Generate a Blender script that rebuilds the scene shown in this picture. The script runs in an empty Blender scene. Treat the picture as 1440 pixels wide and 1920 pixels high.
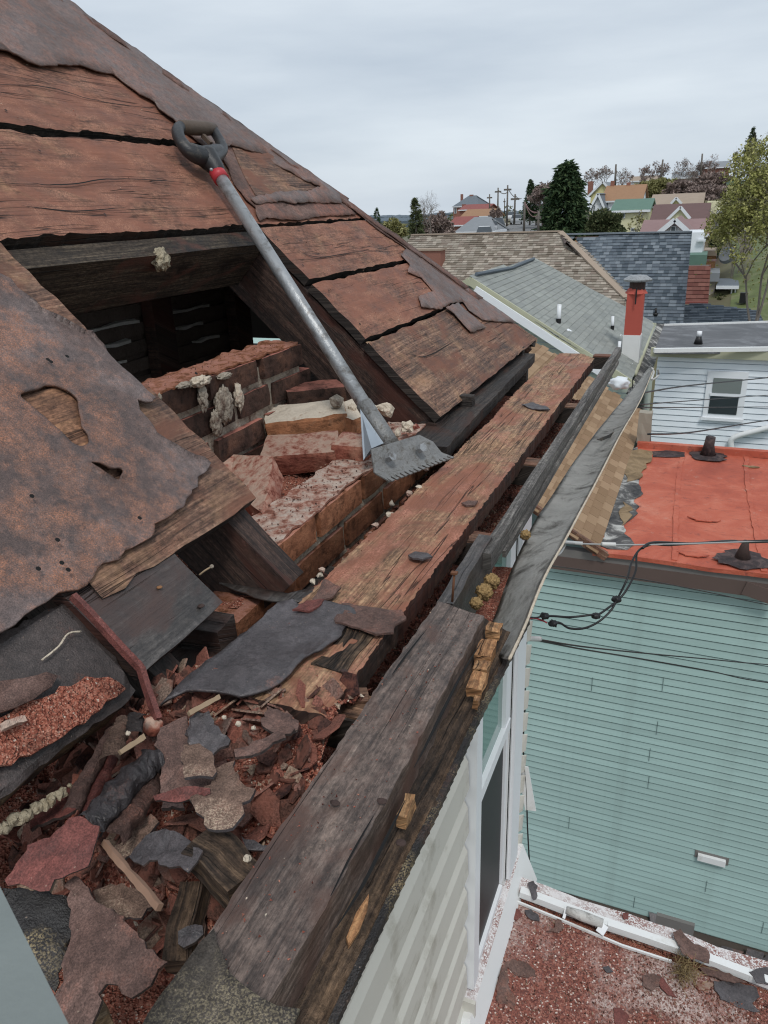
import bpy, bmesh, math, random
from mathutils import Vector, Matrix, noise
V = Vector
R = math.radians
random.seed(7)
SC = bpy.context.scene
COL = SC.collection

# ------------------------------------------------------------------ camera
PPX, PPY, FPX = 720.0, 960.0, 1400.0
_up = -V((130, 3440, 1400)).normalized()
_y = V((625, -594, 1400)); _y = (_y - _up * _y.dot(_up)).normalized()
_x = _y.cross(_up).normalized()
M3 = Matrix((_x, _y, _up))            # camera (right, down, forward) -> world
def ray(px, py): return (M3 @ V((px - PPX, py - PPY, FPX))).normalized()
def az(px, py, z): r = ray(px, py); return r * (z / r.z)
def ax(px, py, x): r = ray(px, py); return r * (x / r.x)
def ay(px, py, y): r = ray(px, py); return r * (y / r.y)
def apl(px, py, p, n):
    r = ray(px, py); return r * (p.dot(n) / r.dot(n))
cd = bpy.data.cameras.new('camera'); cam = bpy.data.objects.new('camera', cd); COL.objects.link(cam)
cr, cu, cb = M3 @ V((1, 0, 0)), M3 @ V((0, -1, 0)), M3 @ V((0, 0, -1))
cam.matrix_world = Matrix(((cr.x, cu.x, cb.x, 0), (cr.y, cu.y, cb.y, 0), (cr.z, cu.z, cb.z, 0), (0, 0, 0, 1)))
cd.sensor_fit = 'VERTICAL'; cd.sensor_height = 36; cd.sensor_width = 27; cd.lens = 36 * FPX / 1920
cd.clip_start = 0.02; cd.clip_end = 6000
cd.dof.use_dof = True; cd.dof.focus_distance = 1.3; cd.dof.aperture_fstop = 40
SC.camera = cam
# ------------------------------------------------------------------ light
SUN_EL, SUN_AZ = R(58), R(150)
w = bpy.data.worlds.new('World'); SC.world = w; w.use_nodes = True
wt = w.node_tree; wt.nodes.clear()
def wn(t): return wt.nodes.new(t)
wo = wn('ShaderNodeOutputWorld'); bg1 = wn('ShaderNodeBackground'); bg2 = wn('ShaderNodeBackground'); mx = wn('ShaderNodeMixShader')
sky = wn('ShaderNodeTexSky'); sky.sky_type = 'NISHITA'; sky.sun_disc = False; sky.sun_elevation = SUN_EL; sky.sun_rotation = SUN_AZ
bg1.inputs[1].default_value = 0.1; wt.links.new(sky.outputs[0], bg1.inputs[0])
tc = wn('ShaderNodeTexCoord'); mp = wn('ShaderNodeMapping'); mp.inputs['Scale'].default_value = (1.0, 1.0, 5.5)
mp.inputs['Rotation'].default_value = (R(3), R(-2), 0)
n1 = wn('ShaderNodeTexNoise'); n1.inputs['Scale'].default_value = 2.1; n1.inputs['Detail'].default_value = 7; n1.inputs['Roughness'].default_value = .5
rp = wn('ShaderNodeValToRGB'); rp.color_ramp.elements[0].position = .3; rp.color_ramp.elements[0].color = (.485, .555, .64, 1)
rp.color_ramp.elements[1].position = .68; rp.color_ramp.elements[1].color = (.70, .765, .825, 1)
wt.links.new(tc.outputs['Generated'], mp.inputs[0]); wt.links.new(mp.outputs[0], n1.inputs['Vector']); wt.links.new(n1.outputs[0], rp.inputs[0])
wt.links.new(rp.outputs[0], bg2.inputs[0]); bg2.inputs[1].default_value = 1.0
mx.inputs[0].default_value = .93
wt.links.new(bg1.outputs[0], mx.inputs[1]); wt.links.new(bg2.outputs[0], mx.inputs[2]); wt.links.new(mx.outputs[0], wo.inputs[0])
sl = bpy.data.lights.new('sun', 'SUN'); sl.energy = 1.5; sl.angle = R(14); sl.color = (1, .97, .93)
so = bpy.data.objects.new('sun', sl); COL.objects.link(so)
_sd = V((math.sin(SUN_AZ) * math.cos(SUN_EL), math.cos(SUN_AZ) * math.cos(SUN_EL), math.sin(SUN_EL)))
so.rotation_euler = _sd.to_track_quat('Z', 'Y').to_euler(); so.location = (3, -3, 30)
SC.view_settings.view_transform = 'Standard'; SC.view_settings.look = 'None'
SC.view_settings.exposure = 0.14; SC.view_settings.gamma = 1.0; SC.view_settings.use_curve_mapping = False
SC.cycles.use_denoising = True; SC.cycles.denoising_prefilter = 'ACCURATE'; SC.cycles.pixel_filter_type = 'BLACKMAN_HARRIS'; SC.cycles.filter_width = 1.15
SC.cycles.max_bounces = 5; SC.cycles.diffuse_bounces = 3; SC.cycles.glossy_bounces = 2; SC.cycles.transmission_bounces = 3; SC.cycles.transparent_max_bounces = 6

# ------------------------------------------------------------------ materials
MATS = {}
class NT:
    def __init__(s, name):
        s.m = bpy.data.materials.new(name); s.m.use_nodes = True; s.t = s.m.node_tree
        s.b = s.t.nodes['Principled BSDF']
    def n(s, t, **k):
        x = s.t.nodes.new('ShaderNode' + t)
        for a, b in k.items():
            if hasattr(x, a): setattr(x, a, b)
            else: x.inputs[a.replace('_', ' ')].default_value = b
        return x
    def l(s, a, b): s.t.links.new(a, b)
    def coord(s, kind, scale=(1, 1, 1)):
        c = s.n('TexCoord'); m = s.n('Mapping'); m.inputs['Scale'].default_value = scale
        s.l(c.outputs[kind], m.inputs[0]); return m.outputs[0]
    def noise(s, vec, sc, det=4, ro=.55, dist=0):
        x = s.n('TexNoise'); x.inputs['Scale'].default_value = sc; x.inputs['Detail'].default_value = det
        x.inputs['Roughness'].default_value = ro; x.inputs['Distortion'].default_value = dist
        s.l(vec, x.inputs['Vector']); return x.outputs[0]
    def ramp(s, f, stops, interp='LINEAR'):
        r = s.n('ValToRGB'); cr_ = r.color_ramp; cr_.interpolation = interp
        while len(cr_.elements) < len(stops): cr_.elements.new(.5)
        for e, (p, c) in zip(cr_.elements, stops):
            e.position = p; e.color = (c, c, c, 1) if isinstance(c, (int, float)) else (*c, 1)
        s.l(f, r.inputs[0]); return r.outputs[0]
    def mix(s, f, a, b, mode='MIX'):
        m = s.n('MixRGB'); m.blend_type = mode
        for sock, val in ((m.inputs[0], f), (m.inputs[1], a), (m.inputs[2], b)):
            if isinstance(val, (int, float)): sock.default_value = val
            elif isinstance(val, tuple): sock.default_value = (*val, 1)
            else: s.l(val, sock)
        return m.outputs[0]
    def math(s, op, a, b=None):
        m = s.n('Math'); m.operation = op
        for i, val in enumerate((a, b)):
            if val is None: continue
            if isinstance(val, (int, float)): m.inputs[i].default_value = val
            else: s.l(val, m.inputs[i])
        return m.outputs[0]
    def bump(s, h, st=.5, d=.01, prev=None):
        b = s.n('Bump'); b.inputs['Strength'].default_value = st; b.inputs['Distance'].default_value = d
        s.l(h, b.inputs['Height'])
        if prev is not None: s.l(prev, b.inputs['Normal'])
        return b.outputs[0]
    def out(s, col=None, rough=.8, normal=None, metal=0, spec=.4):
        for sock, val in ((s.b.inputs['Base Color'], col), (s.b.inputs['Roughness'], rough)):
            if val is None: continue
            if isinstance(val, (int, float)): sock.default_value = val
            elif isinstance(val, tuple): sock.default_value = (*val, 1)
            else: s.l(val, sock)
        s.b.inputs['Metallic'].default_value = metal; s.b.inputs['Specular IOR Level'].default_value = spec
        if normal is not None: s.l(normal, s.b.inputs['Normal'])
        MATS[s.m.name] = s.m; return s.m

def wood(name, c0, c1, c2, stain=None, stain_amt=.5, dust=None, dust_amt=.5, dark=.45, grain=1.0, rough=.75, spec=.35, bumpd=.0025, ochre=0):
    """u of the UV map runs along the grain, in metres"""
    t = NT(name); uv = t.coord('UV'); 
    orr = t.n('ObjectInfo')
    add = t.n('VectorMath'); add.operation = 'ADD'; t.l(uv, add.inputs[0])
    sc = t.n('VectorMath'); sc.operation = 'SCALE'; sc.inputs[0].default_value = (7.3, 3.1, 1.7); t.l(orr.outputs['Random'], sc.inputs['Scale']); t.l(sc.outputs[0], add.inputs[1])
    base = add.outputs[0]
    def mp(sx, sy):
        m = t.n('Mapping'); m.inputs['Scale'].default_value = (sx, sy, 1); t.l(base, m.inputs[0]); return m.outputs[0]
    warp = t.noise(mp(2.0, 9), 1.0, 2, .5)
    wv = t.n('VectorMath'); wv.operation = 'ADD'; t.l(mp(4 * grain, 105 * grain), wv.inputs[0])
    ws = t.n('VectorMath'); ws.operation = 'SCALE'; ws.inputs[0].default_value = (0, 9, 0); t.l(warp, ws.inputs['Scale']); t.l(ws.outputs[0], wv.inputs[1])
    g0 = t.noise(wv.outputs[0], 1.0, 6, .65); g1 = t.noise(mp(7 * grain, 330 * grain), 1.0, 4, .6); g = t.math('ADD', t.math('MULTIPLY', g0, .55), t.math('MULTIPLY', g1, .45))
    col = t.ramp(g, [(.36, c0), (.5, c1), (.66, c2)])
    spk = t.noise(mp(90, 150), 1.0, 5, .75); col = t.mix(.75, col, t.ramp(spk, [(.36, .34), (.5, .95), (.64, 1.7)]), 'MULTIPLY')
    if ochre: col = t.mix(t.ramp(t.noise(mp(9, 7), 1.0, 7, .72, .5), [(.52, 0), (.66, ochre)]), col, (.46, .27, .15))
    big = t.noise(mp(5, 9), 1.0, 5, .6, .6)
    if stain: col = t.mix(t.ramp(big, [(.62 - .3 * stain_amt, 0), (.72 - .3 * stain_amt, 1)]), col, t.mix(g, tuple(x * .45 for x in stain), stain))
    blotch = t.noise(mp(11, 17), 1.0, 6, .7, .3)
    dk = t.ramp(blotch, [(.30, 1), (.30 + .33 * (1 - dark) + .06, 0)])
    col = t.mix(t.math('MULTIPLY', dk, dark * 1.5), col, (.014, .011, .010))
    if dust:
        f = t.noise(mp(420, 420), 1.0, 2, .5); f2 = t.noise(mp(14, 26), 1.0, 6, .65)
        df = t.math('MULTIPLY', t.ramp(f, [(.45, .15), (.62, 1)]), t.ramp(f2, [(.66 - .34 * dust_amt, 0), (.80 - .2 * dust_amt, 1)]))
        col = t.mix(df, col, dust)
    crack = t.noise(mp(1.6, 45), 1.0, 3, .5, .15)
    ck = t.ramp(crack, [(.485, 0), (.5, 1), (.515, 0)])
    cm = t.noise(mp(3, 12), 1.0, 2); ck = t.math('MULTIPLY', ck, t.ramp(cm, [(.5, 0), (.6, 1)]))
    col = t.mix(t.math('MULTIPLY', ck, .85), col, (.008, .006, .005))
    h = t.math('ADD', t.math('MULTIPLY', g, .9), t.math('MULTIPLY', blotch, .35)); h = t.math('ADD', h, t.math('MULTIPLY', spk, .5)); h = t.math('SUBTRACT', h, t.math('MULTIPLY', ck, 1.2))
    fine = t.noise(mp(260, 700), 1.0, 2)
    nb = t.bump(h, .9, bumpd); nb = t.bump(fine, .35, .0012, nb)
    ro = t.ramp(blotch, [(.3, rough - .2), (.7, rough + .12)])
    return t.out(col, ro, nb, spec=spec)

def felt(name, base, hi, rust, rust_amt=.4, gran=.5, rough=.6, spec=.5, light=None):
    t = NT(name); o = t.coord('Object')
    a = t.noise(o, 7, 6, .6, .5); b = t.noise(o, 28, 6, .7); f = t.noise(o, 520, 2, .6); c = t.noise(o, 3.3, 5, .55, 1.0)
    col = t.ramp(a, [(.3, tuple(x * .6 for x in base)), (.5, base), (.72, hi)])
    col = t.mix(t.ramp(b, [(.35, .55), (.6, 0)]), col, tuple(x * .45 for x in base))
    rf = t.math('MULTIPLY', t.ramp(t.math('ADD', t.math('MULTIPLY', c, .6), t.math('MULTIPLY', b, .4)), [(.66 - .32 * rust_amt, 0), (.76 - .32 * rust_amt, 1)]), t.ramp(f, [(.38, .2), (.6, 1)]))
    col = t.mix(rf, col, t.mix(f, tuple(x * .5 for x in rust), rust))
    if light:
        lf = t.math('MULTIPLY', t.ramp(t.noise(o, 11, 5, .6), [(.5, 0), (.62, 1)]), t.ramp(f, [(.46, 0), (.58, 1)]))
        col = t.mix(lf, col, light)
    col = t.mix(.6, col, t.ramp(t.noise(o, 95, 5, .75), [(.36, .45), (.5, .95), (.66, 1.4)]), 'MULTIPLY'); col = t.mix(.65, col, t.ramp(t.noise(o, 620, 3, .7), [(.36, .45), (.5, 1), (.64, 1.6)]), 'MULTIPLY'); sp = t.noise(o, 300, 1, .5); col = t.mix(t.ramp(sp, [(.76, 0), (.79, .6)]), col, (.35, .26, .2))
    nb = t.bump(a, .35, .012); nb = t.bump(b, .5, .004, nb); nb = t.bump(f, gran, .0016, nb)
    ro = t.ramp(b, [(.3, rough - .18), (.65, rough + .15)])
    return t.out(col, ro, nb, spec=spec)

def plain(name, col, rough=.6, metal=0, var=.15, vs=6, bump=.0, bs=60, spec=.4, dirt=None, dirt_amt=.4, ds=4):
    t = NT(name); o = t.coord('Object')
    a = t.noise(o, vs, 5, .6)
    cc = t.mix(a, tuple(x * (1 - var) for x in col), tuple(min(1, x * (1 + var)) for x in col))
    if dirt:
        d = t.noise(o, ds, 8, .7, .4); cc = t.mix(t.ramp(d, [(.64 - .3 * dirt_amt, 0), (.8 - .25 * dirt_amt, 1)]), cc, dirt)
    nb = None
    if bump: nb = t.bump(t.noise(o, bs, 4, .6), bump, .01)
    return t.out(cc, rough, nb, metal, spec)

def brickm(name, c0, c1, c2, dust=None, amt=.4):
    t = NT(name); o = t.coord('Object'); oi = t.n('ObjectInfo')
    ofs = t.n('VectorMath'); ofs.operation = 'ADD'; t.l(o, ofs.inputs[0]); vr = oi.outputs['Random']; cx = t.n('CombineXYZ'); t.l(t.math('MULTIPLY', oi.outputs['Random'], 9.), cx.inputs[0]); t.l(cx.outputs[0], ofs.inputs[1]); o = ofs.outputs[0]
    a = t.noise(o, 14, 6, .65, .4); f = t.noise(o, 130, 4, .7); b = t.noise(o, 45, 5, .7)
    col = t.ramp(a, [(.3, c0), (.5, c1), (.72, c2)])
    col = t.mix(t.ramp(b, [(.3, .8), (.5, 0)]), col, tuple(x * .3 for x in c0))
    if dust:
        g = t.n('NewGeometry'); sep = t.n('SeparateXYZ'); t.l(g.outputs['Normal'], sep.inputs[0])
        df = t.math('MULTIPLY', t.ramp(t.math('ADD', t.math('MULTIPLY', a, .4), t.math('MULTIPLY', b, .6)), [(.62 - .3 * amt, 0), (.72 - .25 * amt, 1)]), t.ramp(sep.outputs[2], [(.2, .04), (.7, 1)]))
        col = t.mix(df, col, t.mix(f, tuple(x * .6 for x in dust), dust))
    col = t.mix(1.0, col, t.ramp(vr, [(0, .6), (.5, 1.0), (1, 1.3)]), 'MULTIPLY')
    nb = t.bump(b, .8, .005); nb = t.bump(f, .8, .002, nb)
    return t.out(col, .9, nb, spec=.2)

def shingle(name, cols, mul=1.0, gr=120):
    t = NT(name); g = t.n('NewGeometry'); oi = t.n('ObjectInfo'); o = t.coord('Object')
    r = t.math('FRACT', t.math('ADD', g.outputs['Random Per Island'], oi.outputs['Random']))
    n = len(cols); col = t.ramp(r, [((i + .5) / n, tuple(x * mul for x in c)) for i, c in enumerate(cols)])
    f = t.noise(o, gr, 2, .6); col = t.mix(.6, col, t.mix(f, (.55, .55, .55), (1.35, 1.35, 1.35)), 'MULTIPLY')
    big = t.noise(o, .8, 5, .6); col = t.mix(.5, col, t.mix(big, (.6, .6, .6), (1.3, 1.3, 1.3)), 'MULTIPLY')
    return t.out(col, .92, t.bump(f, .4, .004), spec=.2)

wood('roof_board_wood', (.075, .038, .027), (.20, .090, .058), (.30, .155, .10), stain=(.335, .14, .09), stain_amt=.62, dust=(.42, .205, .13), dust_amt=.6, dark=.24, ochre=.35)
wood('brown_board_wood', (.05, .028, .02), (.17, .092, .062), (.34, .21, .14), stain=(.25, .11, .07), stain_amt=.4, dust=(.34, .16, .10), dust_amt=.3, dark=.36, ochre=.4)
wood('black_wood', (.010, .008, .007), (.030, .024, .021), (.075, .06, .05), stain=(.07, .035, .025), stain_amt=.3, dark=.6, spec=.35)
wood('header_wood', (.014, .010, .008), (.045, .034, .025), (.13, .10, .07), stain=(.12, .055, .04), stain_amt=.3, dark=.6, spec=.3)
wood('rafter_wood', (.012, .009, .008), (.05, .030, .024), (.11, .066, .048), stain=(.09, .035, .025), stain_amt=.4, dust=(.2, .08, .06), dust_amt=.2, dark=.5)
wood('plank_wood', (.10, .052, .032), (.28, .16, .092), (.45, .29, .17), stain=(.37, .15, .09), stain_amt=.5, dust=(.48, .21, .145), dust_amt=.55, dark=.16, ochre=.15)
wood('beam_wood', (.042, .031, .026), (.13, .094, .078), (.225, .17, .14), stain=(.145, .082, .062), stain_amt=.4, dust=(.26, .19, .15), dust_amt=.12, dark=.38, rough=.58, spec=.5)
wood('grey_wood', (.04, .037, .035), (.12, .11, .10), (.25, .235, .215), dark=.4, dust=(.22, .12, .1), dust_amt=.2)
wood('grey_board_wood', (.028, .023, .021), (.062, .053, .048), (.12, .108, .10), stain=(.09, .05, .04), stain_amt=.3, dark=.35, rough=.5, spec=.6)
wood('fresh_wood', (.16, .07, .03), (.38, .19, .085), (.52, .31, .15), dark=.3, bumpd=.006)
wood('stick_wood', (.18, .11, .07), (.34, .24, .15), (.46, .35, .23), dark=.3, bumpd=.003)
wood('exposed_wood', (.06, .028, .016), (.22, .11, .065), (.40, .21, .11), stain=(.25, .11, .08), stain_amt=.4, dark=.3)
wood('rotten_wood', (.012, .009, .007), (.07, .045, .03), (.2, .13, .08), dark=.55, grain=.7, bumpd=.012)
felt('felt_sheet', (.125, .080, .068), (.19, .15, .142), (.40, .175, .10), .64, .5, .52, .6)
felt('felt_top', (.15, .095, .078), (.205, .145, .13), (.29, .14, .10), .55, .4, .5, .55)
felt('felt_dark', (.075, .064, .066), (.125, .112, .118), (.32, .14, .095), .42, .45, .48, .6)
felt('felt_brown', (.15, .088, .072), (.235, .15, .125), (.36, .155, .11), .5, .8, .75, .35)
felt('felt_granule', (.20, .13, .10), (.30, .21, .165), (.34, .13, .09), .5, 1.0, .9, .2, light=(.36, .27, .20))
felt('felt_red', (.18, .06, .05), (.25, .09, .075), (.12, .05, .045), .35, .6, .7, .35)
felt('felt_lichen', (.09, .075, .062), (.16, .14, .12), (.035, .028, .024), .55, .6, .7, .35, light=(.20, .165, .11))
felt('roll_edge', (.06, .046, .042), (.11, .09, .085), (.30, .12, .08), .5, .8, .55, .5)
felt('tar_crust', (.022, .019, .018), (.06, .05, .045), (.10, .05, .035), .4, .9, .55, .5, light=(.26, .2, .11))
def rubble():
    t = NT('red_rubble'); o = t.coord('Object')
    v = t.n('TexVoronoi'); v.inputs['Scale'].default_value = 480; t.l(o, v.inputs['Vector'])
    v2 = t.n('TexVoronoi'); v2.inputs['Scale'].default_value = 170; t.l(o, v2.inputs['Vector'])
    s = t.n('SeparateXYZ'); t.l(v.outputs['Color'], s.inputs[0])
    col = t.ramp(s.outputs[0], [(0, (.16, .045, .03)), (.45, (.36, .12, .078)), (.8, (.42, .18, .125)), (.96, (.48, .24, .17)), (1, (.66, .54, .44))])
    a = t.noise(o, 16, 5, .6); col = t.mix(t.ramp(a, [(.32, .75), (.52, 0)]), col, (.06, .026, .02))
    nb = t.bump(v2.outputs['Distance'], .8, .006); nb = t.bump(v.outputs['Distance'], .8, .003, nb)
    return t.out(col, .95, nb, spec=.15)
rubble()
def gran(name, stops):
    t = NT(name); g = t.n('NewGeometry'); col = t.ramp(g.outputs['Random Per Island'], stops); o = t.coord('Object'); f = t.noise(o, 420, 4, .75); b = t.noise(o, 60, 4, .7)
    col = t.mix(.9, col, t.ramp(f, [(.36, .4), (.5, 1), (.64, 1.7)]), 'MULTIPLY'); col = t.mix(t.ramp(b, [(.48, 0), (.6, .5)]), col, (.26, .10, .07)); return t.out(col, .9, t.bump(f, .6, .002), spec=.2)
gran('granule_mix', [(0, (.06, .02, .015)), (.3, (.2, .06, .04)), (.7, (.30, .10, .07)), (.9, (.36, .17, .12)), (.95, (.5, .42, .32)), (1, (.62, .55, .45))])
gran('chip_mix', [(0, (.04, .02, .018)), (.35, (.12, .06, .045)), (.65, (.24, .09, .065)), (.88, (.16, .11, .09)), (1, (.34, .25, .18))])
brickm('brick_face', (.13, .050, .027), (.245, .098, .050), (.33, .15, .08), (.42, .20, .15), .6)
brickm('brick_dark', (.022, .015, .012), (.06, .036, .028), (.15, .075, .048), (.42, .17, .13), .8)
brickm('brick_top', (.24, .09, .06), (.38, .17, .12), (.46, .28, .21), (.62, .50, .42), .62)
brickm('brick_red', (.20, .055, .04), (.35, .12, .08), (.44, .22, .15), (.52, .36, .28), .7)
brickm('brick_broken', (.22, .09, .04), (.40, .17, .08), (.30, .20, .13), (.60, .52, .42), 1.15)
plain('mortar', (.36, .31, .25), .95, 0, .4, 30, .9, 90, .1, dirt=(.10, .06, .045), dirt_amt=.5, ds=22)
plain('mortar_pale', (.56, .48, .38), .95, 0, .3, 26, 1.0, 70, .1, dirt=(.32, .15, .11), dirt_amt=.25, ds=25)
plain('mortar_dust', (.48, .36, .29), .95, 0, .4, 30, .9, 90, .1, dirt=(.34, .12, .09), dirt_amt=.55, ds=30)
plain('galvanised', (.36, .37, .375), .45, .6, .3, 30, .2, 120, .5, dirt=(.12, .105, .09), dirt_amt=.45, ds=25)
plain('blade_steel', (.22, .22, .215), .5, .35, .45, 70, .3, 200, .5, dirt=(.09, .08, .065), dirt_amt=.5, ds=70)
plain('blade_back', (.30, .34, .38), .5, .35, .2, 30, .1, 100)
plain('black_plastic', (.020, .021, .023), .45, 0, .3, 40, .15, 300, .5, dirt=(.10, .085, .07), dirt_amt=.3, ds=30)
plain('grip_worn', (.10, .07, .05), .6, 0, .4, 50, .3, 300, .4)
plain('red_plastic', (.42, .035, .045), .45, 0, .15)
plain('wet_metal', (.50, .49, .465), .6, .0, .35, 14, .5, 40, .4, dirt=(.15, .14, .125), dirt_amt=.42, ds=16)
plain('white_vinyl', (.74, .75, .74), .45, 0, .04, 3, 0, 60, .4, dirt=(.58, .57, .53), dirt_amt=.25, ds=6)
plain('white_trim', (.80, .82, .84), .4, 0, .03, 3)
plain('cream_siding', (.60, .585, .525), .55, 0, .06, 4, .08, 160, .3, dirt=(.36, .34, .28), dirt_amt=.35, ds=5)
plain('rubble_dark', (.07, .055, .045), .9, 0, .5, 3)
plain('dark_screen', (.022, .022, .024), .5, 0, .2)
plain('black_gap', (.006, .006, .006), .9, 0, .1)
plain('black_cable', (.012, .012, .013), .45, 0, .1)
plain('red_cable', (.32, .03, .04), .5)
plain('grey_cable', (.42, .42, .41), .45, .3)
plain('insulator', (.62, .62, .60), .4)
plain('brown_trim', (.115, .082, .072), .45, 0, .12, 3)
plain('grey_trim', (.17, .16, .15), .6)
plain('nest_paper', (.36, .24, .11), .95, 0, .5, 60, 1.0, 110, .1, dirt=(.12, .08, .04), dirt_amt=.5, ds=60)
plain('foam_pale', (.40, .345, .25), .95, 0, .5, 50, 1.0, 90, .1, dirt=(.18, .13, .07), dirt_amt=.4, ds=50)
plain('ladder_metal', (.21, .235, .225), .5, .3, .2, 12, .1, 60)
plain('lap_grime', (.09, .13, .125), .9, 0, .3)  # shade under the teal laps, painted as a dark colour; also the joint strips
plain('lap_grime_pale', (.36, .41, .46), .9, 0, .2)  # painted lap shade for the pale blue and sage siding
plain('lap_grime_cream', (.17, .16, .125), .9, 0, .3)  # painted lap shade for the cream siding
plain('plaster', (.5, .48, .44), .9, 0, .4, 20, .6, 60)
plain('lath_dark', (.10, .075, .06), .9, 0, .4, 20, .5, 60)
plain('mint_siding', (.62, .82, .78), .5, 0, .08)
plain('rust_iron', (.05, .03, .025), .8, 0, .5, 30, .6, 90)
plain('nail_iron', (.16, .07, .035), .7, .3, .4, 90)
def glassm(name, col, rough=.06):
    t = NT(name); return t.out(col, rough, None, 0, .9)
glassm('green_glass', (.10, .22, .185)); glassm('dark_glass', (.03, .035, .04)); glassm('blind_glass', (.20, .22, .21), .15)  # the first one's green is the teal reflection put into the base colour
def tealm():
    t = NT('teal_siding'); o = t.coord('Object', (1.2, 1.2, 26)); a = t.noise(o, 1.0, 5, .6)
    o2 = t.coord('Object'); b = t.noise(o2, .9, 5, .6)
    col = t.ramp(a, [(.3, (.32, .455, .42)), (.5, (.36, .50, .465)), (.72, (.40, .54, .505))])
    col = t.mix(t.math('MULTIPLY', b, .45), col, (.31, .45, .44))
    oi = t.n('ObjectInfo'); col = t.mix(1.0, col, t.ramp(oi.outputs['Random'], [(0, .92), (1, 1.06)]), 'MULTIPLY')
    dz = t.noise(t.coord('Object', (2.2, 2.2, .35)), 1.0, 6, .7); col = t.mix(t.ramp(dz, [(.5, 0), (.72, .3)]), col, (.20, .26, .24))
    return t.out(col, .55, t.bump(a, .06, .004), spec=.3)
tealm()
def redroof():
    t = NT('red_roof_coating'); o = t.coord('Object'); a = t.noise(o, 1.1, 7, .68, .6); f = t.noise(o, 60, 3, .6); b = t.noise(o, 7, 8, .75)
    col = t.ramp(a, [(.32, (.34, .075, .045)), (.48, (.45, .105, .06)), (.56, (.50, .135, .08)), (.68, (.56, .20, .13))])
    col = t.mix(t.ramp(b, [(.60, 0), (.68, .55)]), col, (.46, .27, .21))
    col = t.mix(t.ramp(b, [(.34, .7), (.42, 0)]), col, (.22, .065, .05))
    col = t.mix(t.ramp(t.noise(t.coord('Object', (1, 7, 1)), 4, 6, .75), [(.34, .65), (.42, 0)]), col, (.17, .06, .05))
    return t.out(col, .7, t.bump(t.math('ADD', b, t.math('MULTIPLY', f, .3)), .5, .03), spec=.35)
redroof()
def patchm(name, c0, c1, c2, sc=5):
    t = NT(name); o = t.coord('Object'); a = t.noise(o, sc, 7, .7, .8)
    return t.out(t.ramp(a, [(.36, c0), (.5, c1), (.60, c2)]), .7, t.bump(a, .6, .03), spec=.4)
patchm('tar_patch', (.028, .028, .03), (.10, .095, .09), (.46, .45, .42), 3.2)
patchm('tan_patch', (.15, .10, .05), (.23, .155, .08), (.29, .20, .11), 4)
patchm('black_tar', (.02, .014, .014), (.045, .03, .03), (.09, .06, .055), 9)
patchm('old_flat_roof', (.085, .088, .095), (.115, .118, .125), (.17, .175, .185), 1.3)
patchm('grass', (.085, .10, .035), (.11, .14, .045), (.16, .165, .08), .6)
patchm('terrain_mix', (.10, .075, .05), (.12, .115, .055), (.15, .12, .08), .09)
patchm('asphalt', (.13, .13, .13), (.17, .17, .17), (.2, .2, .2), 1)
patchm('concrete', (.32, .31, .29), (.38, .37, .35), (.44, .43, .41), 2)
def porchm():
    t = NT('porch_membrane'); o = t.coord('Object'); v = t.n('TexVoronoi'); v.inputs['Scale'].default_value = 170; t.l(o, v.inputs['Vector'])
    s = t.n('SeparateXYZ'); t.l(v.outputs['Color'], s.inputs[0]); a = t.noise(o, 2.2, 6, .65, .3)
    red = t.ramp(s.outputs[0], [(0, (.10, .035, .03)), (.6, (.26, .085, .06)), (.92, (.34, .15, .11)), (1, (.7, .62, .55))])
    wht = t.ramp(s.outputs[1], [(.0, (.20, .10, .085)), (.4, (.38, .27, .235)), (.8, (.58, .50, .46))])
    sep = t.n('SeparateXYZ'); t.l(o, sep.inputs[0])
    mr = t.n('MapRange'); mr.inputs['From Min'].default_value = .62; mr.inputs['From Max'].default_value = 1.05; t.l(sep.outputs[1], mr.inputs['Value'])
    fac = t.ramp(t.math('ADD', a, t.math('MULTIPLY', t.math('SUBTRACT', .5, mr.outputs[0]), .34)), [(.26, .13), (.42, .96)])
    return t.out(t.mix(fac, wht, red), .85, t.bump(v.outputs['Distance'], .5, .004), spec=.25)
porchm()
def dustwhite():
    t = NT('dusted_white'); o = t.coord('Object'); v = t.n('TexVoronoi'); v.inputs['Scale'].default_value = 210; t.l(o, v.inputs['Vector'])
    s = t.n('SeparateXYZ'); t.l(v.outputs['Color'], s.inputs[0]); a = t.noise(o, 9, 5, .65)
    fac = t.math('MULTIPLY', t.ramp(s.outputs[0], [(.35, 0), (.5, 1)]), t.ramp(a, [(.38, .05), (.58, .95)]))
    return t.out(t.mix(fac, (.68, .66, .65), (.24, .11, .09)), .7, t.bump(v.outputs['Distance'], .3, .003), spec=.3)
dustwhite()
shingle('tan_shingle', [(.28, .18, .105), (.36, .24, .145), (.43, .295, .185), (.31, .20, .12)], .9)
shingle('weathered_shingle', [(.20, .165, .13), (.31, .27, .22), (.38, .34, .285), (.24, .19, .155), (.44, .385, .32)], .92, 40)
shingle('light_grey_shingle', [(.27, .285, .27), (.31, .325, .305), (.34, .355, .33), (.29, .305, .285)], .95, 40)
shingle('slate_shingle', [(.075, .095, .115), (.12, .145, .17), (.17, .20, .23), (.09, .11, .135), (.205, .235, .265)], .95, 40)
shingle('maroon_shingle', [(.15, .06, .05), (.19, .085, .07), (.23, .105, .085), (.17, .07, .055)], 1, 40)
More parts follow.
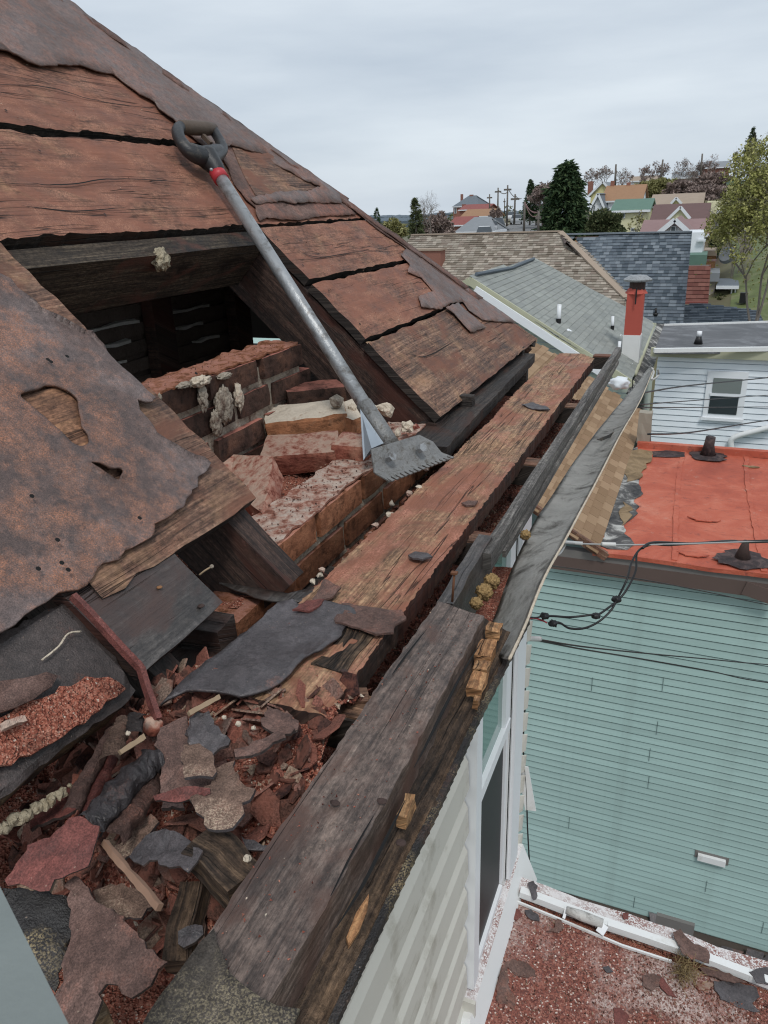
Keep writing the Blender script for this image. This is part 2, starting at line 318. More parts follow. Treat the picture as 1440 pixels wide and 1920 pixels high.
for nm, c in dict(wall_white=(.72, .75, .78), wall_pale_blue=(.80, .845, .885), wall_cream=(.66, .64, .42), wall_yellow=(.62, .58, .30), wall_tan=(.42, .33, .25), wall_brick=(.25, .11, .08), wall_sage=(.50, .55, .48),
                  roof_orange=(.30, .17, .095), roof_green=(.11, .19, .15), roof_tan=(.33, .26, .20), roof_maroon=(.13, .075, .07), roof_mauve=(.25, .16, .155), roof_grey=(.22, .235, .25), roof_red=(.24, .075, .065), roof_slate=(.13, .15, .17),
                  chimney_red=(.42, .085, .06), chimney_white=(.72, .72, .7), pole_wood=(.13, .115, .10), car_white=(.72, .73, .74), car_dark=(.04, .05, .06), car_silver=(.42, .44, .46), car_glass=(.05, .06, .07), tyre=(.02, .02, .02), stone=(.30, .27, .22), window_dark=(.10, .12, .13), olive_trim=(.42, .42, .30), hill_far=(.095, .125, .15), bark=(.20, .175, .155), bark_red=(.21, .15, .14), soil=(.13, .09, .06)).items():
    plain(nm, c, .8 if not nm.startswith('car') else .3, 0, .14, 1.5, .1 if nm[:4] in ('wall', 'roof') else 0, 8)
def leaf(name, c0, c1, c2):
    t = NT(name); g = t.n('NewGeometry'); col = t.ramp(g.outputs['Random Per Island'], [(0, c0), (.5, c1), (1, c2)]); return t.out(col, .8, None, spec=.2)
leaf('spruce_leaf', (.018, .035, .016), (.035, .065, .028), (.07, .10, .04))
leaf('pine_leaf', (.04, .055, .025), (.075, .095, .04), (.12, .12, .06))
leaf('willow_leaf', (.17, .18, .05), (.28, .28, .09), (.40, .38, .15))
leaf('spring_leaf', (.16, .15, .06), (.25, .24, .10), (.34, .33, .16))
leaf('bush_leaf', (.05, .07, .025), (.09, .10, .04), (.14, .14, .06))
leaf('mauve_twig', (.19, .145, .13), (.25, .19, .17), (.32, .25, .22))
leaf('straw', (.12, .085, .04), (.22, .16, .08), (.32, .24, .12))
# ------------------------------------------------------------------ object helpers
def tag(o, label=None, cat=None, group=None, kind=None):
    if label: o['label'] = label
    if cat: o['category'] = cat
    if group: o['group'] = group
    if kind: o['kind'] = kind
    return o
def thing(name, label, cat, loc=(0, 0, 0), group=None, rz=0):
    o = bpy.data.objects.new(name, None); COL.objects.link(o); o.location = loc; o.rotation_euler = (0, 0, rz)
    o.empty_display_size = .1
    return tag(o, label, cat, group)
def worg(p):
    """world position of an (unrotated) parent chain"""
    v = V((0, 0, 0))
    while p is not None: v += p.location; p = p.parent
    return v
def obj(name, bm, mat, parent=None, smooth=False, local=False):
    """links a bmesh written in world coordinates (local=True: in its parent's) as one mesh object"""
    if parent is not None and not local:
        bmesh.ops.translate(bm, verts=bm.verts, vec=-worg(parent))
    me = bpy.data.meshes.new(name); bm.to_mesh(me); bm.free()
    mats = mat if isinstance(mat, (list, tuple)) else [mat]
    for m in mats: me.materials.append(MATS[m])
    if smooth:
        for p in me.polygons: p.use_smooth = True
    o = bpy.data.objects.new(name, me); COL.objects.link(o); o.parent = parent
    return o
def based(name, bm, mat, label, cat, base, group=None, smooth=False, kind=None):
    """a one-mesh thing whose origin is moved to its base"""
    bmesh.ops.translate(bm, verts=bm.verts, vec=-V(base))
    o = obj(name, bm, mat, None, smooth); o.location = base
    return tag(o, label, cat, group, kind)
def inst(src, parent, loc, rot=None, scale=None, name=None):
    c = src.copy(); COL.objects.link(c); c.parent = parent; c.location = loc
    if rot is not None: c.rotation_euler = rot
    if scale is not None: c.scale = scale
    return c
def frame(n, g):
    n = n.normalized(); u = (g - n * g.dot(n)).normalized(); return u, n.cross(u), n
def jagged(p, step, amp, seed, keep=()):
    out = []
    N = len(p)
    for i in range(N):
        a, b = p[i], p[(i + 1) % N]; L = (b - a).length; k = max(1, int(L / step)); d = (b - a); nn = V((-d.y, d.x)).normalized() if L > 0 else V((0, 0))
        for j in range(k):
            t = j / k; q = a + d * t
            if j and i not in keep:
                q = q + nn * amp * (noise.noise(V((q.x * 22, q.y * 22, seed))) * .55 + noise.noise(V((q.x * 80, q.y * 80, seed + 5))) * .9 + noise.noise(V((q.x * 260, q.y * 260, seed + 8))) * .8)
            if j and i not in keep: q = q + V((random.uniform(-1, 1), random.uniform(-1, 1))) * amp * .75
            out.append(q)
    return out
def inside(q, poly):
    c = False; n = len(poly); j = n - 1
    for i in range(n):
        a, b = poly[i], poly[j]
        if (a.y > q.y) != (b.y > q.y) and q.x < (b.x - a.x) * (q.y - a.y) / (b.y - a.y) + a.x: c = not c
        j = i
    return c
def slab_bm(pts, n, thick, grain, cu=.08, cv=.04, jag=0, step=.02, disp=.0015, freq=6, seed=0, keep=(), holes=(), curl=None, edge_amp=0.0):
    u, v, n = frame(V(n), V(grain)); o = V(pts[0])
    p2 = [V(((V(p) - o).dot(u), (V(p) - o).dot(v))) for p in pts]
    area = sum(p2[i].x * p2[(i + 1) % len(p2)].y - p2[(i + 1) % len(p2)].x * p2[i].y for i in range(len(p2)))
    if area < 0: p2.reverse(); keep = [len(p2) - 2 - k if k < len(p2) - 1 else len(p2) - 1 for k in keep]
    out = jagged(p2, step, jag, seed, keep) if jag else p2
    bm = bmesh.new(); vs = [bm.verts.new((q.x, q.y, 0)) for q in out]; bm.faces.new(vs)
    for cut, axis in ((cu, 0), (cv, 1)):
        if not cut: continue
        lo = min(q[axis] for q in out); hi = max(q[axis] for q in out); k = int((hi - lo) / cut)
        no = V((1, 0, 0)) if axis == 0 else V((0, 1, 0))
        for i in range(1, k + 1):
            c = lo + (hi - lo) * (i + .13) / (k + 1)
            bmesh.ops.bisect_plane(bm, geom=bm.verts[:] + bm.edges[:] + bm.faces[:], dist=1e-5, plane_co=no * c, plane_no=no)
    if holes:
        for hp in holes:
            h2 = jagged([V(((V(p) - o).dot(u), (V(p) - o).dot(v))) for p in hp], .01, .003, seed + 3)
            kill = [f for f in bm.faces if inside(f.calc_center_median().xy, h2)]
            bmesh.ops.delete(bm, geom=kill, context='FACES')
            x0_, x1_ = min(q.x for q in h2) - .02, max(q.x for q in h2) + .02; y0_, y1_ = min(q.y for q in h2) - .02, max(q.y for q in h2) + .02
            for _ in range(4):
                nb_ = {}
                for e in bm.edges:
                    if len(e.link_faces) == 1:
                        a, b = e.verts
                        if x0_ < a.co.x < x1_ and y0_ < a.co.y < y1_ and x0_ < b.co.x < x1_ and y0_ < b.co.y < y1_: nb_.setdefault(a, []).append(b.co.copy()); nb_.setdefault(b, []).append(a.co.copy())
                for q, l_ in nb_.items():
                    if len(l_) == 2: q.co = q.co * .4 + (l_[0] + l_[1]) * .3
    off = (seed * 1.37) % 7
    uvs = {}
    for q in bm.verts: q.index = 0
    flat = [(q, q.co.x, q.co.y) for q in bm.verts]
    bound = {q for e in bm.edges if len(e.link_faces) == 1 for q in e.verts}
    top = bm.faces[:]
    for q, x, y in flat:
        s = V((x * freq, y * freq, off))
        z = disp * (noise.noise(s) * 1.6 + .7 * noise.noise(s * 3.1))
        if curl: z += curl(x, y, q in bound)
        q.co.z = z
    uvl = bm.loops.layers.uv.new('UVMap')
    if thick:
        ret = bmesh.ops.extrude_face_region(bm, geom=top)
        nv = [g for g in ret['geom'] if isinstance(g, bmesh.types.BMVert)]
        for q in nv: q.co.z -= thick
        # extruded copies are the bottom; flip them
        for f in [g for g in ret['geom'] if isinstance(g, bmesh.types.BMFace)]: pass
    bmesh.ops.recalc_face_normals(bm, faces=bm.faces)
    ox, oy = random.random() * 5, random.random() * 5
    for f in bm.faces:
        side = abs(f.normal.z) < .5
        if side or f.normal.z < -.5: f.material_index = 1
        for l in f.loops:
            c = l.vert.co; l[uvl].uv = (c.x + ox, c.y + oy + (c.z * 1.0 if side else 0))
    for q in bm.verts:
        c = q.co; q.co = o + u * c.x + v * c.y + n * c.z
    return bm
def slab(name, pts, n, thick, mat, parent, grain=(0, 1, 0), smooth=False, side=None, **k):
    if side: mat = [mat, side]
    return obj(name, slab_bm(pts, n, thick, grain, **k), mat, parent, smooth)
def box_bm(c, ux, uy, uz, sx, sy, sz, sub=0, amp=0, fr=20, seed=0, rnd=0, bm=None, taper=0, sagz=0):
    """box round c; ux,uy,uz axes; full sizes; uv along ux"""
    if bm is not None:
        t_ = box_bm(c, ux, uy, uz, sx, sy, sz, sub, amp, fr, seed, rnd); me_ = bpy.data.meshes.new('tmp'); t_.to_mesh(me_); t_.free(); bm.from_mesh(me_); bpy.data.meshes.remove(me_); return bm
    bm = bmesh.new()
    ux, uy, uz = V(ux).normalized(), V(uy).normalized(), V(uz).normalized()
    before = set(bm.verts); r = bmesh.ops.create_cube(bm, size=1.0); vs = r['verts']
    fs = list({f for q in vs for f in q.link_faces})
    if sub:
        es = list({e for f in fs for e in f.edges})
        bmesh.ops.subdivide_edges(bm, edges=es, cuts=sub, use_grid_fill=True)
        vs = [q for q in bm.verts if q not in before]; fs = list({f for q in vs for f in q.link_faces})
    uvl = bm.loops.layers.uv.get('UVMap') or bm.loops.layers.uv.new('UVMap'); a, b = random.random() * 5, random.random() * 5
    for f in fs:
        nz = max(range(3), key=lambda i: abs(f.normal[i]))
        for l in f.loops:
            q = l.vert.co; x, y, z = q.x * sx, q.y * sy, q.z * sz
            l[uvl].uv = (x + a, (z if nz == 1 else y if nz == 2 else y * .5 + z) + b)
    for q in vs:
        p = V((q.co.x * sx, q.co.y * sy, q.co.z * sz))
        if rnd:
            for i, h in enumerate((sx / 2, sy / 2, sz / 2)):
                pass
            e = [abs(p[i]) / (s / 2) for i, s in enumerate((sx, sy, sz))]
            k = sum(1 for t in e if t > .99)
            if k >= 2: p *= 1 - rnd * (k - 1) / max(.02, p.length) 
        if amp:
            s = V((p.x * fr, p.y * fr, p.z * fr)) + V((seed * 3.7, seed, 0))
            p += V((noise.noise(s), noise.noise(s + V((9, 0, 0))), noise.noise(s + V((0, 9, 0))))) * amp
        q.co = V(c) + ux * p.x + uy * p.y + uz * (p.z)
    return bm
def box(name, c, axes, size, mat, parent, **k):
    return obj(name, box_bm(c, *axes, *size, **k), mat, parent)
AX = (V((1, 0, 0)), V((0, 1, 0)), V((0, 0, 1)))
def bar(name, a, b, wdt, hgt, mat, parent, upv=(0, 0, 1), bm=None, **k):
    a, b = V(a), V(b); d = (b - a); up = V(upv); s = d.cross(up).normalized(); up = s.cross(d).normalized()
    r = box_bm((a + b) / 2, d, -s, up, d.length, wdt, hgt, bm=bm, **k)
    return r if bm is not None else obj(name, r, mat, parent)
def tube_bm(pts, rad, seg=8, bm=None, cap=True):
    own = bm is None
    if own: bm = bmesh.new()
    pts = [V(p) for p in pts]; rings = []; prev = None
    for i, p in enumerate(pts):
        d = (pts[min(i + 1, len(pts) - 1)] - pts[max(i - 1, 0)]).normalized()
        if prev is None:
            s = d.cross(V((0, 0, 1)));
            if s.length < .01: s = d.cross(V((1, 0, 0)))
            s.normalize()
        else: s = (prev - d * prev.dot(d)).normalized()
        prev = s; t = d.cross(s); r = rad[i] if isinstance(rad, (list, tuple)) else rad
        rings.append([bm.verts.new(p + (s * math.cos(a) + t * math.sin(a)) * r) for a in [2 * math.pi * j / seg for j in range(seg)]])
    for A, B in zip(rings, rings[1:]):
        for j in range(seg): bm.faces.new((A[j], A[(j + 1) % seg], B[(j + 1) % seg], B[j]))
    if cap and seg > 2:
        bm.faces.new(list(reversed(rings[0]))); bm.faces.new(rings[-1])
    return bm
def tube(name, pts, rad, mat, parent, seg=8, smooth=True): return obj(name, tube_bm(pts, rad, seg), mat, parent, smooth)
def smoothpath(pts, k=6):
    pts = [V(p) for p in pts]; out = []
    for i in range(len(pts) - 1):
        p0, p1, p2, p3 = pts[max(i - 1, 0)], pts[i], pts[i + 1], pts[min(i + 2, len(pts) - 1)]
        for j in range(k):
            t = j / k; out.append(.5 * ((2 * p1) + (p2 - p0) * t + (2 * p0 - 5 * p1 + 4 * p2 - p3) * t * t + (3 * p1 - p0 - 3 * p2 + p3) * t ** 3))
    out.append(pts[-1]); return out
def quad_prism(bm, pts, n, th):
    """pts: planar polygon; extrudes -n*th"""
    n = V(n); a = [bm.verts.new(p) for p in pts]; b = [bm.verts.new(V(p) - n * th) for p in pts]
    fs = [bm.faces.new(a), bm.faces.new(list(reversed(b)))]
    for i in range(len(a)):
        j = (i + 1) % len(a); fs.append(bm.faces.new((a[j], a[i], b[i], b[j])))
    bmesh.ops.recalc_face_normals(bm, faces=fs)
    return bm
def prism(name, pts, n, th, mat, parent):
    bm = bmesh.new(); quad_prism(bm, [V(p) for p in pts], V(n).normalized(), th); return obj(name, bm, mat, parent)
def clump_bm(c, r, seed=0, sub=3, amp=.35, fr=3, squash=(1, 1, 1)):
    bm = bmesh.new(); bmesh.ops.create_icosphere(bm, subdivisions=sub, radius=1)
    for q in bm.verts:
        d = q.co.normalized(); k = 1 + amp * noise.noise(d * fr + V((seed, 0, 0))) + amp * .5 * noise.noise(d * fr * 3 + V((0, seed, 0)))
        q.co = V(c) + V((d.x * squash[0], d.y * squash[1], d.z * squash[2])) * r * k
    return bm
def chips_bm(n, pos, size, bm=None, flat=.6):
    """n small irregular grains; pos() -> point, normal"""
    own = bm or bmesh.new()
    for i in range(n):
        p = pos(); r = size() if callable(size) else size
        q = Matrix.Rotation(random.uniform(0, 6.28), 3, V((random.gauss(0, 1), random.gauss(0, 1), random.gauss(0, 1))).normalized())
        vs = [own.verts.new(V(p) + q @ V((x * r * random.uniform(.6, 1.3), y * r * random.uniform(.6, 1.3), z * r * flat * random.uniform(.6, 1.3)))) for x, y, z in ((1, 0, 0), (-.6, .8, 0), (-.6, -.8, 0), (0, 0, .9), (0, 0, -.9))]
        for a, b, c in ((0, 1, 3), (1, 2, 3), (2, 0, 3), (1, 0, 4), (2, 1, 4), (0, 2, 4)): own.faces.new((vs[a], vs[b], vs[c]))
    return own
def shard(name, px, z, th, mat, tilt=0, jag=.004, curl=None, parent=None, seed=0, n=None, **k):
    """a torn flat piece lying at height z, its outline given where it lies"""
    n = V(n) if n else V((0, 0, 1)); c = az(*px[0], z)
    P = [apl(x, y, c, n) for x, y in px]
    return P, slab_bm(P, n, th, (0, 1, 0), cu=.02, cv=.02, jag=jag, step=.008, disp=k.get('disp', .003), freq=k.get('freq', 14), seed=seed, curl=curl)
U = .52
# ================================================================== the torn-open house roof
GZ = -9.3
SA = R(43.5); RP = V((-1.10 * U, 0, -.93 * U)); RU = V((-math.cos(SA), 0, math.sin(SA))); RN = V((math.sin(SA), 0, math.cos(SA)))
def rt(y, t, off=0): return V((RP.x, y, RP.z)) + RU * t + RN * off
def rf(px, py, off=0): return apl(px, py, RP + RN * off, RN)
def rfs(L, off=0): return [rf(a, b, off) for a, b in L]
def hipy(t): return 2.895 - .7254 * t
house = thing('hip_roofed_house', 'old house with its hip roof stripped to reddish boards and torn open at the eave', 'house', (-3.0, 0.5, GZ))
YG = (0, 1, 0)
def board(name, y0, y1, t0, t1, off=0, th=.022, mat='roof_board_wood', hip=False, seed=0, tail=0, **k):
    if hip: P = [rt(y0, t0, off), rt(hipy(t0), t0, off), rt(hipy(t1), t1, off), rt(y0, t1, off)]
    else: P = [rt(y0, t0, off), rt(y1, t0, off), rt(y1, t1, off), rt(y0, t1, off)]
    if tail: P[1] = P[1] + V((0, tail, 0))
    return slab(name, P, RN, th, mat, house, YG, side='black_wood', jag=k.pop('jag', .0035), step=.03, disp=.0022, freq=9, seed=seed, cu=.06, cv=.03, **k)
# far section right of the hole, then the boards above it
b = board('roof_board', 1.712, 0, 0.0, .256, hip=True, seed=1, jag=.003, mat='brown_board_wood')
tag(b, 'lowest board, weathered brown with pale scrapes')
board('roof_board', 1.715, 0, .268, .458, hip=True, seed=2, jag=.003)
board('roof_board', 1.722, 0, .474, .652, hip=True, seed=3, jag=.003)
P = [rt(-.6, .672), rt(.9, .668), rt(1.71, .664), rt(hipy(.664), .664), rt(hipy(.935), .935), rt(-.6, .925)]
slab('roof_board', P, RN, .026, 'roof_board_wood', house, YG, side='black_wood', jag=.0035, step=.015, disp=.003, freq=8, seed=4, cu=.06, cv=.03)
P = [rt(-.6, .957), rt(.9, .962), rt(1.3, .955), rt(hipy(.955), .955), rt(hipy(1.2), 1.2), rt(-.6, 1.2)]
slab('roof_board', P, RN, .024, 'roof_board_wood', house, YG, side='black_wood', jag=.0035, step=.015, disp=.003, freq=8, seed=5, cu=.07, cv=.035)
for i, (a, c) in enumerate([(1.21, 1.46), (1.47, 1.75), (1.76, 2.05), (2.06, 2.4), (2.41, 2.75), (2.76, 3.1)]):
    board('roof_board', -.6, 0, a, c, hip=True, seed=6 + i)
# near section
board('roof_board', -.6, .94, .345, .66, seed=13, mat='brown_board_wood', jag=.004)
board('roof_board', .60, .952, .083, .338, off=.004, seed=14, mat='brown_board_wood', jag=.005, tail=.0)
P = rfs([(268, 1262), (418, 1128), (290, 1000), (180, 1010), (110, 1110)], .002)
tag(slab('roof_board', P, RN, .02, 'grey_board_wood', house, YG, side='rafter_wood', jag=.002, step=.03, disp=.0015, seed=15, cu=.06, cv=.03), 'bare grey board under the torn felt')
bar('hip_rafter', rt(hipy(0) - .05, .0, -.055), rt(hipy(3.1) - .05, 3.1, -.055), .05, .06, 'brown_board_wood', house, RN)
# hip side and back of the roof
apx = rt(hipy(3.1), 3.1)
hf = rt(2.895, 0)
P = [hf, hf + V((-6.2, 0, 0)), V((apx.x - .05, apx.y, apx.z))]
nn = (P[1] - P[0]).cross(P[2] - P[0]).normalized(); nn = nn if nn.z > 0 else -nn
bm = bmesh.new(); quad_prism(bm, [p - V((0, .03, 0)) for p in P], nn, .03); obj('hip_end_boards', bm, 'black_wood', house)
bm = bmesh.new(); quad_prism(bm, [rt(-.6, 3.1), rt(hipy(3.1), 3.1), rt(hipy(3.1), 3.1) + V((-2.4, 0, -2.2)), rt(-.6, 3.1) + V((-2.4, 0, -2.2))], (-.7, 0, .7), .03); obj('rear_slope_boards', bm, 'black_wood', house)
# felt still lying on the upper boards
def felt_sheet(name, P, n, mat, seed, jag=.006, lift=.004, holes=(), th=.0035, wav=.0035, freq=7, fold=None, keep=(), lab=None, parent=None, cell=.03):
    def curl(x, y, bd):
        e = lift * max(0, noise.noise(V((x * 9, y * 9, seed + 2.2)))) * 2.2 if bd else 0
        f = .0022 * math.sin((x * 1.3 + y) * 26 + 3 * noise.noise(V((x * 3, y * 3, seed)))) * max(0, noise.noise(V((x * 4, y * 4, seed + 9))) + .25)
        return e + f
    o = slab(name, P, n, th, mat, parent or house, YG, True, jag=jag, step=.012, disp=wav, freq=freq, seed=seed, cu=cell, cv=cell, curl=curl, holes=holes, keep=keep)
    if lab: tag(o, lab)
    return o
L = [(-260, 30), (-60, 90), (0, 95), (28, 104), (52, 118), (100, 122), (150, 120), (180, 132), (213, 137), (232, 152), (262, 176), (290, 190), (300, 204), (326, 222), (345, 240), (372, 262), (405, 282), (432, 272), (448, 276), (470, 283), (505, 287), (515, 305), (545, 322), (572, 338), (600, 350), (570, 358), (530, 362), (486, 364), (470, 372), (480, 381), (530, 377), (552, 383), (590, 378), (640, 381)]
P = [rf(a, c, .010) for a, c in L] + [rt(hipy(.76) - .004, .76, .010), rt(hipy(1.5), 1.5, .010), rt(hipy(2.2), 2.2, .010), rt(-.6, 2.2, .010)]
felt_sheet('roofing_felt', P, RN, 'felt_top', 21, jag=.003, lab='faded grey-brown felt near the ridge', cell=.05)
# upper felt edge shows doubled layers
P = [rf(a, c, .014) for a, c in [(268, 145), (330, 205), (348, 228), (395, 262), (430, 283), (455, 330), (478, 352), (472, 366), (452, 356), (432, 320), (415, 290), (380, 268), (338, 238), (312, 215), (262, 166)]]
felt_sheet('roofing_felt', P, RN, 'felt_brown', 22, jag=.003) if False else None
P = [rf(a, c, .014) for a, c in [(410, 280), (430, 330), (450, 352), (478, 384), (560, 378), (640, 386), (632, 394), (560, 388), (480, 394), (462, 386), (440, 356), (420, 332)]]
P = [rf(a, c, .004) for a, c in [(398, 262), (425, 312), (440, 345), (462, 375), (478, 388), (520, 390), (560, 382), (600, 386), (652, 390), (655, 372), (600, 335), (520, 290), (440, 255)]]
felt_sheet('roofing_felt', P, RN, 'felt_brown', 22, jag=.002, lift=0, wav=.001, th=.002)
P = [rf(a, c, .0065) for a, c in [(436, 276), (505, 282), (545, 316), (605, 352), (545, 362), (480, 366), (458, 330)]]
slab('exposed_board', P, RN, .003, 'brown_board_wood', house, YG, disp=.0005, cu=.04, cv=.03)
# hip cover strip, bent over the hip
hs = []
for i in range(40):
    t = -.0 + i * .06; wd = .055 + .02 * noise.noise(V((t * 9, 3, 1))); hs.append((t, wd))
P = [rt(hipy(t) + .002, t, .006) for t, w_ in hs] + [rt(hipy(t) - w_, t, .006) for t, w_ in reversed(hs)]
P = [p for p in P if (p - RP).dot(RU) > .19]
felt_sheet('hip_felt_strip', P, RN, 'felt_brown', 23, jag=.003, cell=.04, lift=.003, th=.002, wav=.001)
P = [rt(hipy(t) + .002, t, .009) for t in [.3 + .06 * i for i in range(30)]] + [rt(hipy(t) - .045 - .012 * noise.noise(V((t * 12, 1, 1))), t, .009) for t in reversed([.3 + .06 * i for i in range(30)])]
felt_sheet('hip_felt_strip', P, RN, 'felt_brown', 24, jag=.003, cell=.05, lift=.003, th=.002, wav=.001)
# torn tongues of felt on the lower far boards
P = rfs([(672, 400), (700, 416), (742, 446), (762, 466), (752, 478), (768, 495), (764, 510), (790, 520), (812, 545), (785, 556), (790, 575), (826, 580), (845, 568), (868, 566), (880, 582), (905, 600), (935, 603)], .006) + [rt(hipy(t) - .004, t, .006) for t in (.10, .2, .3, .4, .5, .6, .68)]
felt_sheet('roofing_felt', P, RN, 'felt_top', 25, jag=.002, lift=.001, th=.0015, wav=.001)
P = rfs([(836, 577), (852, 588), (870, 608), (884, 622), (897, 618), (912, 614), (893, 596), (872, 580), (860, 566)], .008)
felt_sheet('roofing_felt', P, RN, 'felt_top', 26, jag=.002, lift=.001, th=.0015, wav=.001)
P = rfs([(478, 384), (540, 380), (600, 383), (655, 384), (668, 402), (600, 405), (560, 413), (500, 408), (487, 415), (480, 400)], .006)
felt_sheet('roofing_felt', P, RN, 'felt_brown', 27, jag=.002, lift=.001, th=.0015, wav=.001)
# big felt sheet left of the hole
L = [(-330, 250), (-60, 455), (0, 508), (22, 520), (50, 548), (92, 585), (130, 607), (160, 622), (172, 622), (203, 658), (228, 690), (246, 706), (274, 735), (290, 748), (272, 757), (256, 752), (260, 772), (276, 790), (292, 815), (330, 836), (366, 856), (396, 868), (388, 882), (372, 893), (372, 912), (350, 935), (345, 950), (318, 968), (290, 982), (284, 1006), (262, 1018), (236, 1030), (226, 1046), (196, 1052), (186, 1062), (178, 1078), (150, 1102), (112, 1108), (88, 1128), (45, 1155), (0, 1188), (-120, 1260), (-330, 1300)]
HO = [rfs([(30, 747), (45, 738), (58, 735), (82, 724), (108, 724), (130, 736), (146, 752), (148, 775), (152, 800), (165, 812), (168, 838), (142, 842), (120, 812), (92, 796), (62, 770)], .014),
      rfs([(140, 852), (162, 866), (185, 872), (208, 884), (228, 880), (238, 888), (224, 890), (222, 906), (208, 900), (186, 884), (164, 872)], .014)]
o = felt_sheet('roofing_felt', rfs(L, .014), RN, 'felt_sheet', 31, jag=.0035, holes=HO, cell=.0048, lift=.006, th=.004, wav=.005, freq=5, lab='large grey-red felt sheet with a torn hole showing wood')
None and tag(slab('felt_lip', rfs([(128, 735), (150, 756), (152, 800), (172, 842), (160, 842), (143, 800), (140, 760)], .02), RN, .003, 'felt_dark', house, YG, True, jag=.002, step=.01, disp=.003, seed=4, cu=.02, cv=.02))
box('exposed_board', rf(105, 790, .006), (V((0, 1, 0)), -RU, RN), (.22, .10, .006), 'exposed_wood', house, sub=3, amp=.002)
# nail holes
bm = bmesh.new()
for a, c in [(72, 1066), (116, 1055), (128, 1068), (262, 971), (108, 1012), (368, 700), (60, 930), (126, 668), (90, 674), (96, 678)]:
    p = rf(a, c, .020); bmesh.ops.create_circle(bm, cap_ends=True, segments=7, radius=.0032, matrix=Matrix.Translation(p) @ RN.to_track_quat('Z', 'Y').to_matrix().to_4x4())
obj('nail_hole', bm, 'black_gap', house)

# header board, rafters, inside the loft
def beam(name, y0, y1, t0, t1, off0, dep, mat, seed=0, sub=4, amp=.003):
    c = rt((y0 + y1) / 2, (t0 + t1) / 2, off0 - dep / 2)
    if (y1 - y0) > abs(t1 - t0): return box(name, c, (V((0, 1, 0)), -RU, RN), (y1 - y0, abs(t1 - t0), dep), mat, house, sub=sub, amp=amp, seed=seed)
    return box(name, c, (-RU, V((0, -1, 0)), RN), (abs(t1 - t0), y1 - y0, dep), mat, house, sub=sub, amp=amp, seed=seed)
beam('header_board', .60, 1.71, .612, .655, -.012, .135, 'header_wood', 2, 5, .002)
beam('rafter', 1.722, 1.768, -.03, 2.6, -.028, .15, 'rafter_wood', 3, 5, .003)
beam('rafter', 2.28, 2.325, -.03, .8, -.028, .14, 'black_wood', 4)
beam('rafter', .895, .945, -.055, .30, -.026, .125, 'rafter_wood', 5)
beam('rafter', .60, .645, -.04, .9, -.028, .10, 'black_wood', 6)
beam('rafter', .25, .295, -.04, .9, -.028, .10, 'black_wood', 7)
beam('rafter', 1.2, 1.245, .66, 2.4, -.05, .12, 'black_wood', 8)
box('rafter_foot_cleat', az(815, 795, -.515), (V((0, 1, 0)), V((1, 0, 0)), V((0, 0, 1))), (.10, .045, .03), 'black_wood', house, sub=3, amp=.003)
# foam nest stuck to the header
p = apl(302, 487, rt(0, .609), RU)
o = based('foam_lump', clump_bm(p, .021, 4, 4, .55, 2.5, (.6, 1, 1)), 'foam_pale', 'small pale lump stuck on the dark header board across the hole', 'nest', tuple(p), smooth=True)
# lath-and-plaster partition deep inside
lath = obj('lath_partition', box_bm(V((-1.55, 1.40, -.75)), *AX, .02, 1.9, 1.3), 'lath_dark', house)
bm = bmesh.new()
for k in range(26):
    z = -.25 - k * .052
    box_bm(V((-1.532, 1.4, z)), (0, 1, 0), (1, 0, 0), (0, 0, 1), 1.88, .012, .036, sub=2, amp=.002, bm=bm, seed=k)
obj('lath', bm, 'lath_dark', lath)
bm = bmesh.new()
for k in range(26):
    for y0, y1 in ((1.35, 1.78), (1.92, 2.2)):
        if random.random() < .3: continue
        a = y0 + random.uniform(0, .12); c = y1 - random.uniform(0, .12); z = -.276 - k * .052
        box_bm(V((-1.518, (a + c) / 2, z)), (0, 1, 0), (1, 0, 0), (0, 0, 1), c - a, .020, .008, sub=4, amp=.009, bm=bm, seed=k)
tag(obj('plaster_key', bm, 'plaster', lath), kind='stuff')
for y in (1.85, 2.28): box('stud', V((-1.50, y, -.75)), AX, (.04, .09, 1.2), 'rafter_wood', lath)
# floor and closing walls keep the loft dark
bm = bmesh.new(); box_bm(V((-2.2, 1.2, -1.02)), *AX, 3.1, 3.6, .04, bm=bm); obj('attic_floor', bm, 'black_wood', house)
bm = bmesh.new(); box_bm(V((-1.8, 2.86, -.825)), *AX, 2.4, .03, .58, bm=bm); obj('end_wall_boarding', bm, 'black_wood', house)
mt = thing('mint_house', 'pale mint sided house glimpsed through the dark loft opening', 'house', (-11, 16, GZ)); obj('wall', box_bm(V((-11, 17, -5.3)), *AX, 9, 3, 7.6), 'mint_siding', mt)
# ---- ledge under the far boards
z = -.97 * U
P = [az(838, 838, z), az(1003, 664, z), az(1003, 664, z) + V((-.16, 0, 0)), az(838, 838, z) + V((-.16, 0, 0))]
slab('eave_ledge_board', P, (0, 0, 1), .03, 'black_wood', house, YG, jag=.002, disp=.002, cu=.06, cv=.03, seed=9)
for a, c in [(885, 765), (980, 668)]:
    p = az(a, c, z); box('ledge_block', p + V((-.02, .02, .015)), AX, (.035, .03, .03), 'black_wood', house, sub=1, amp=.003)
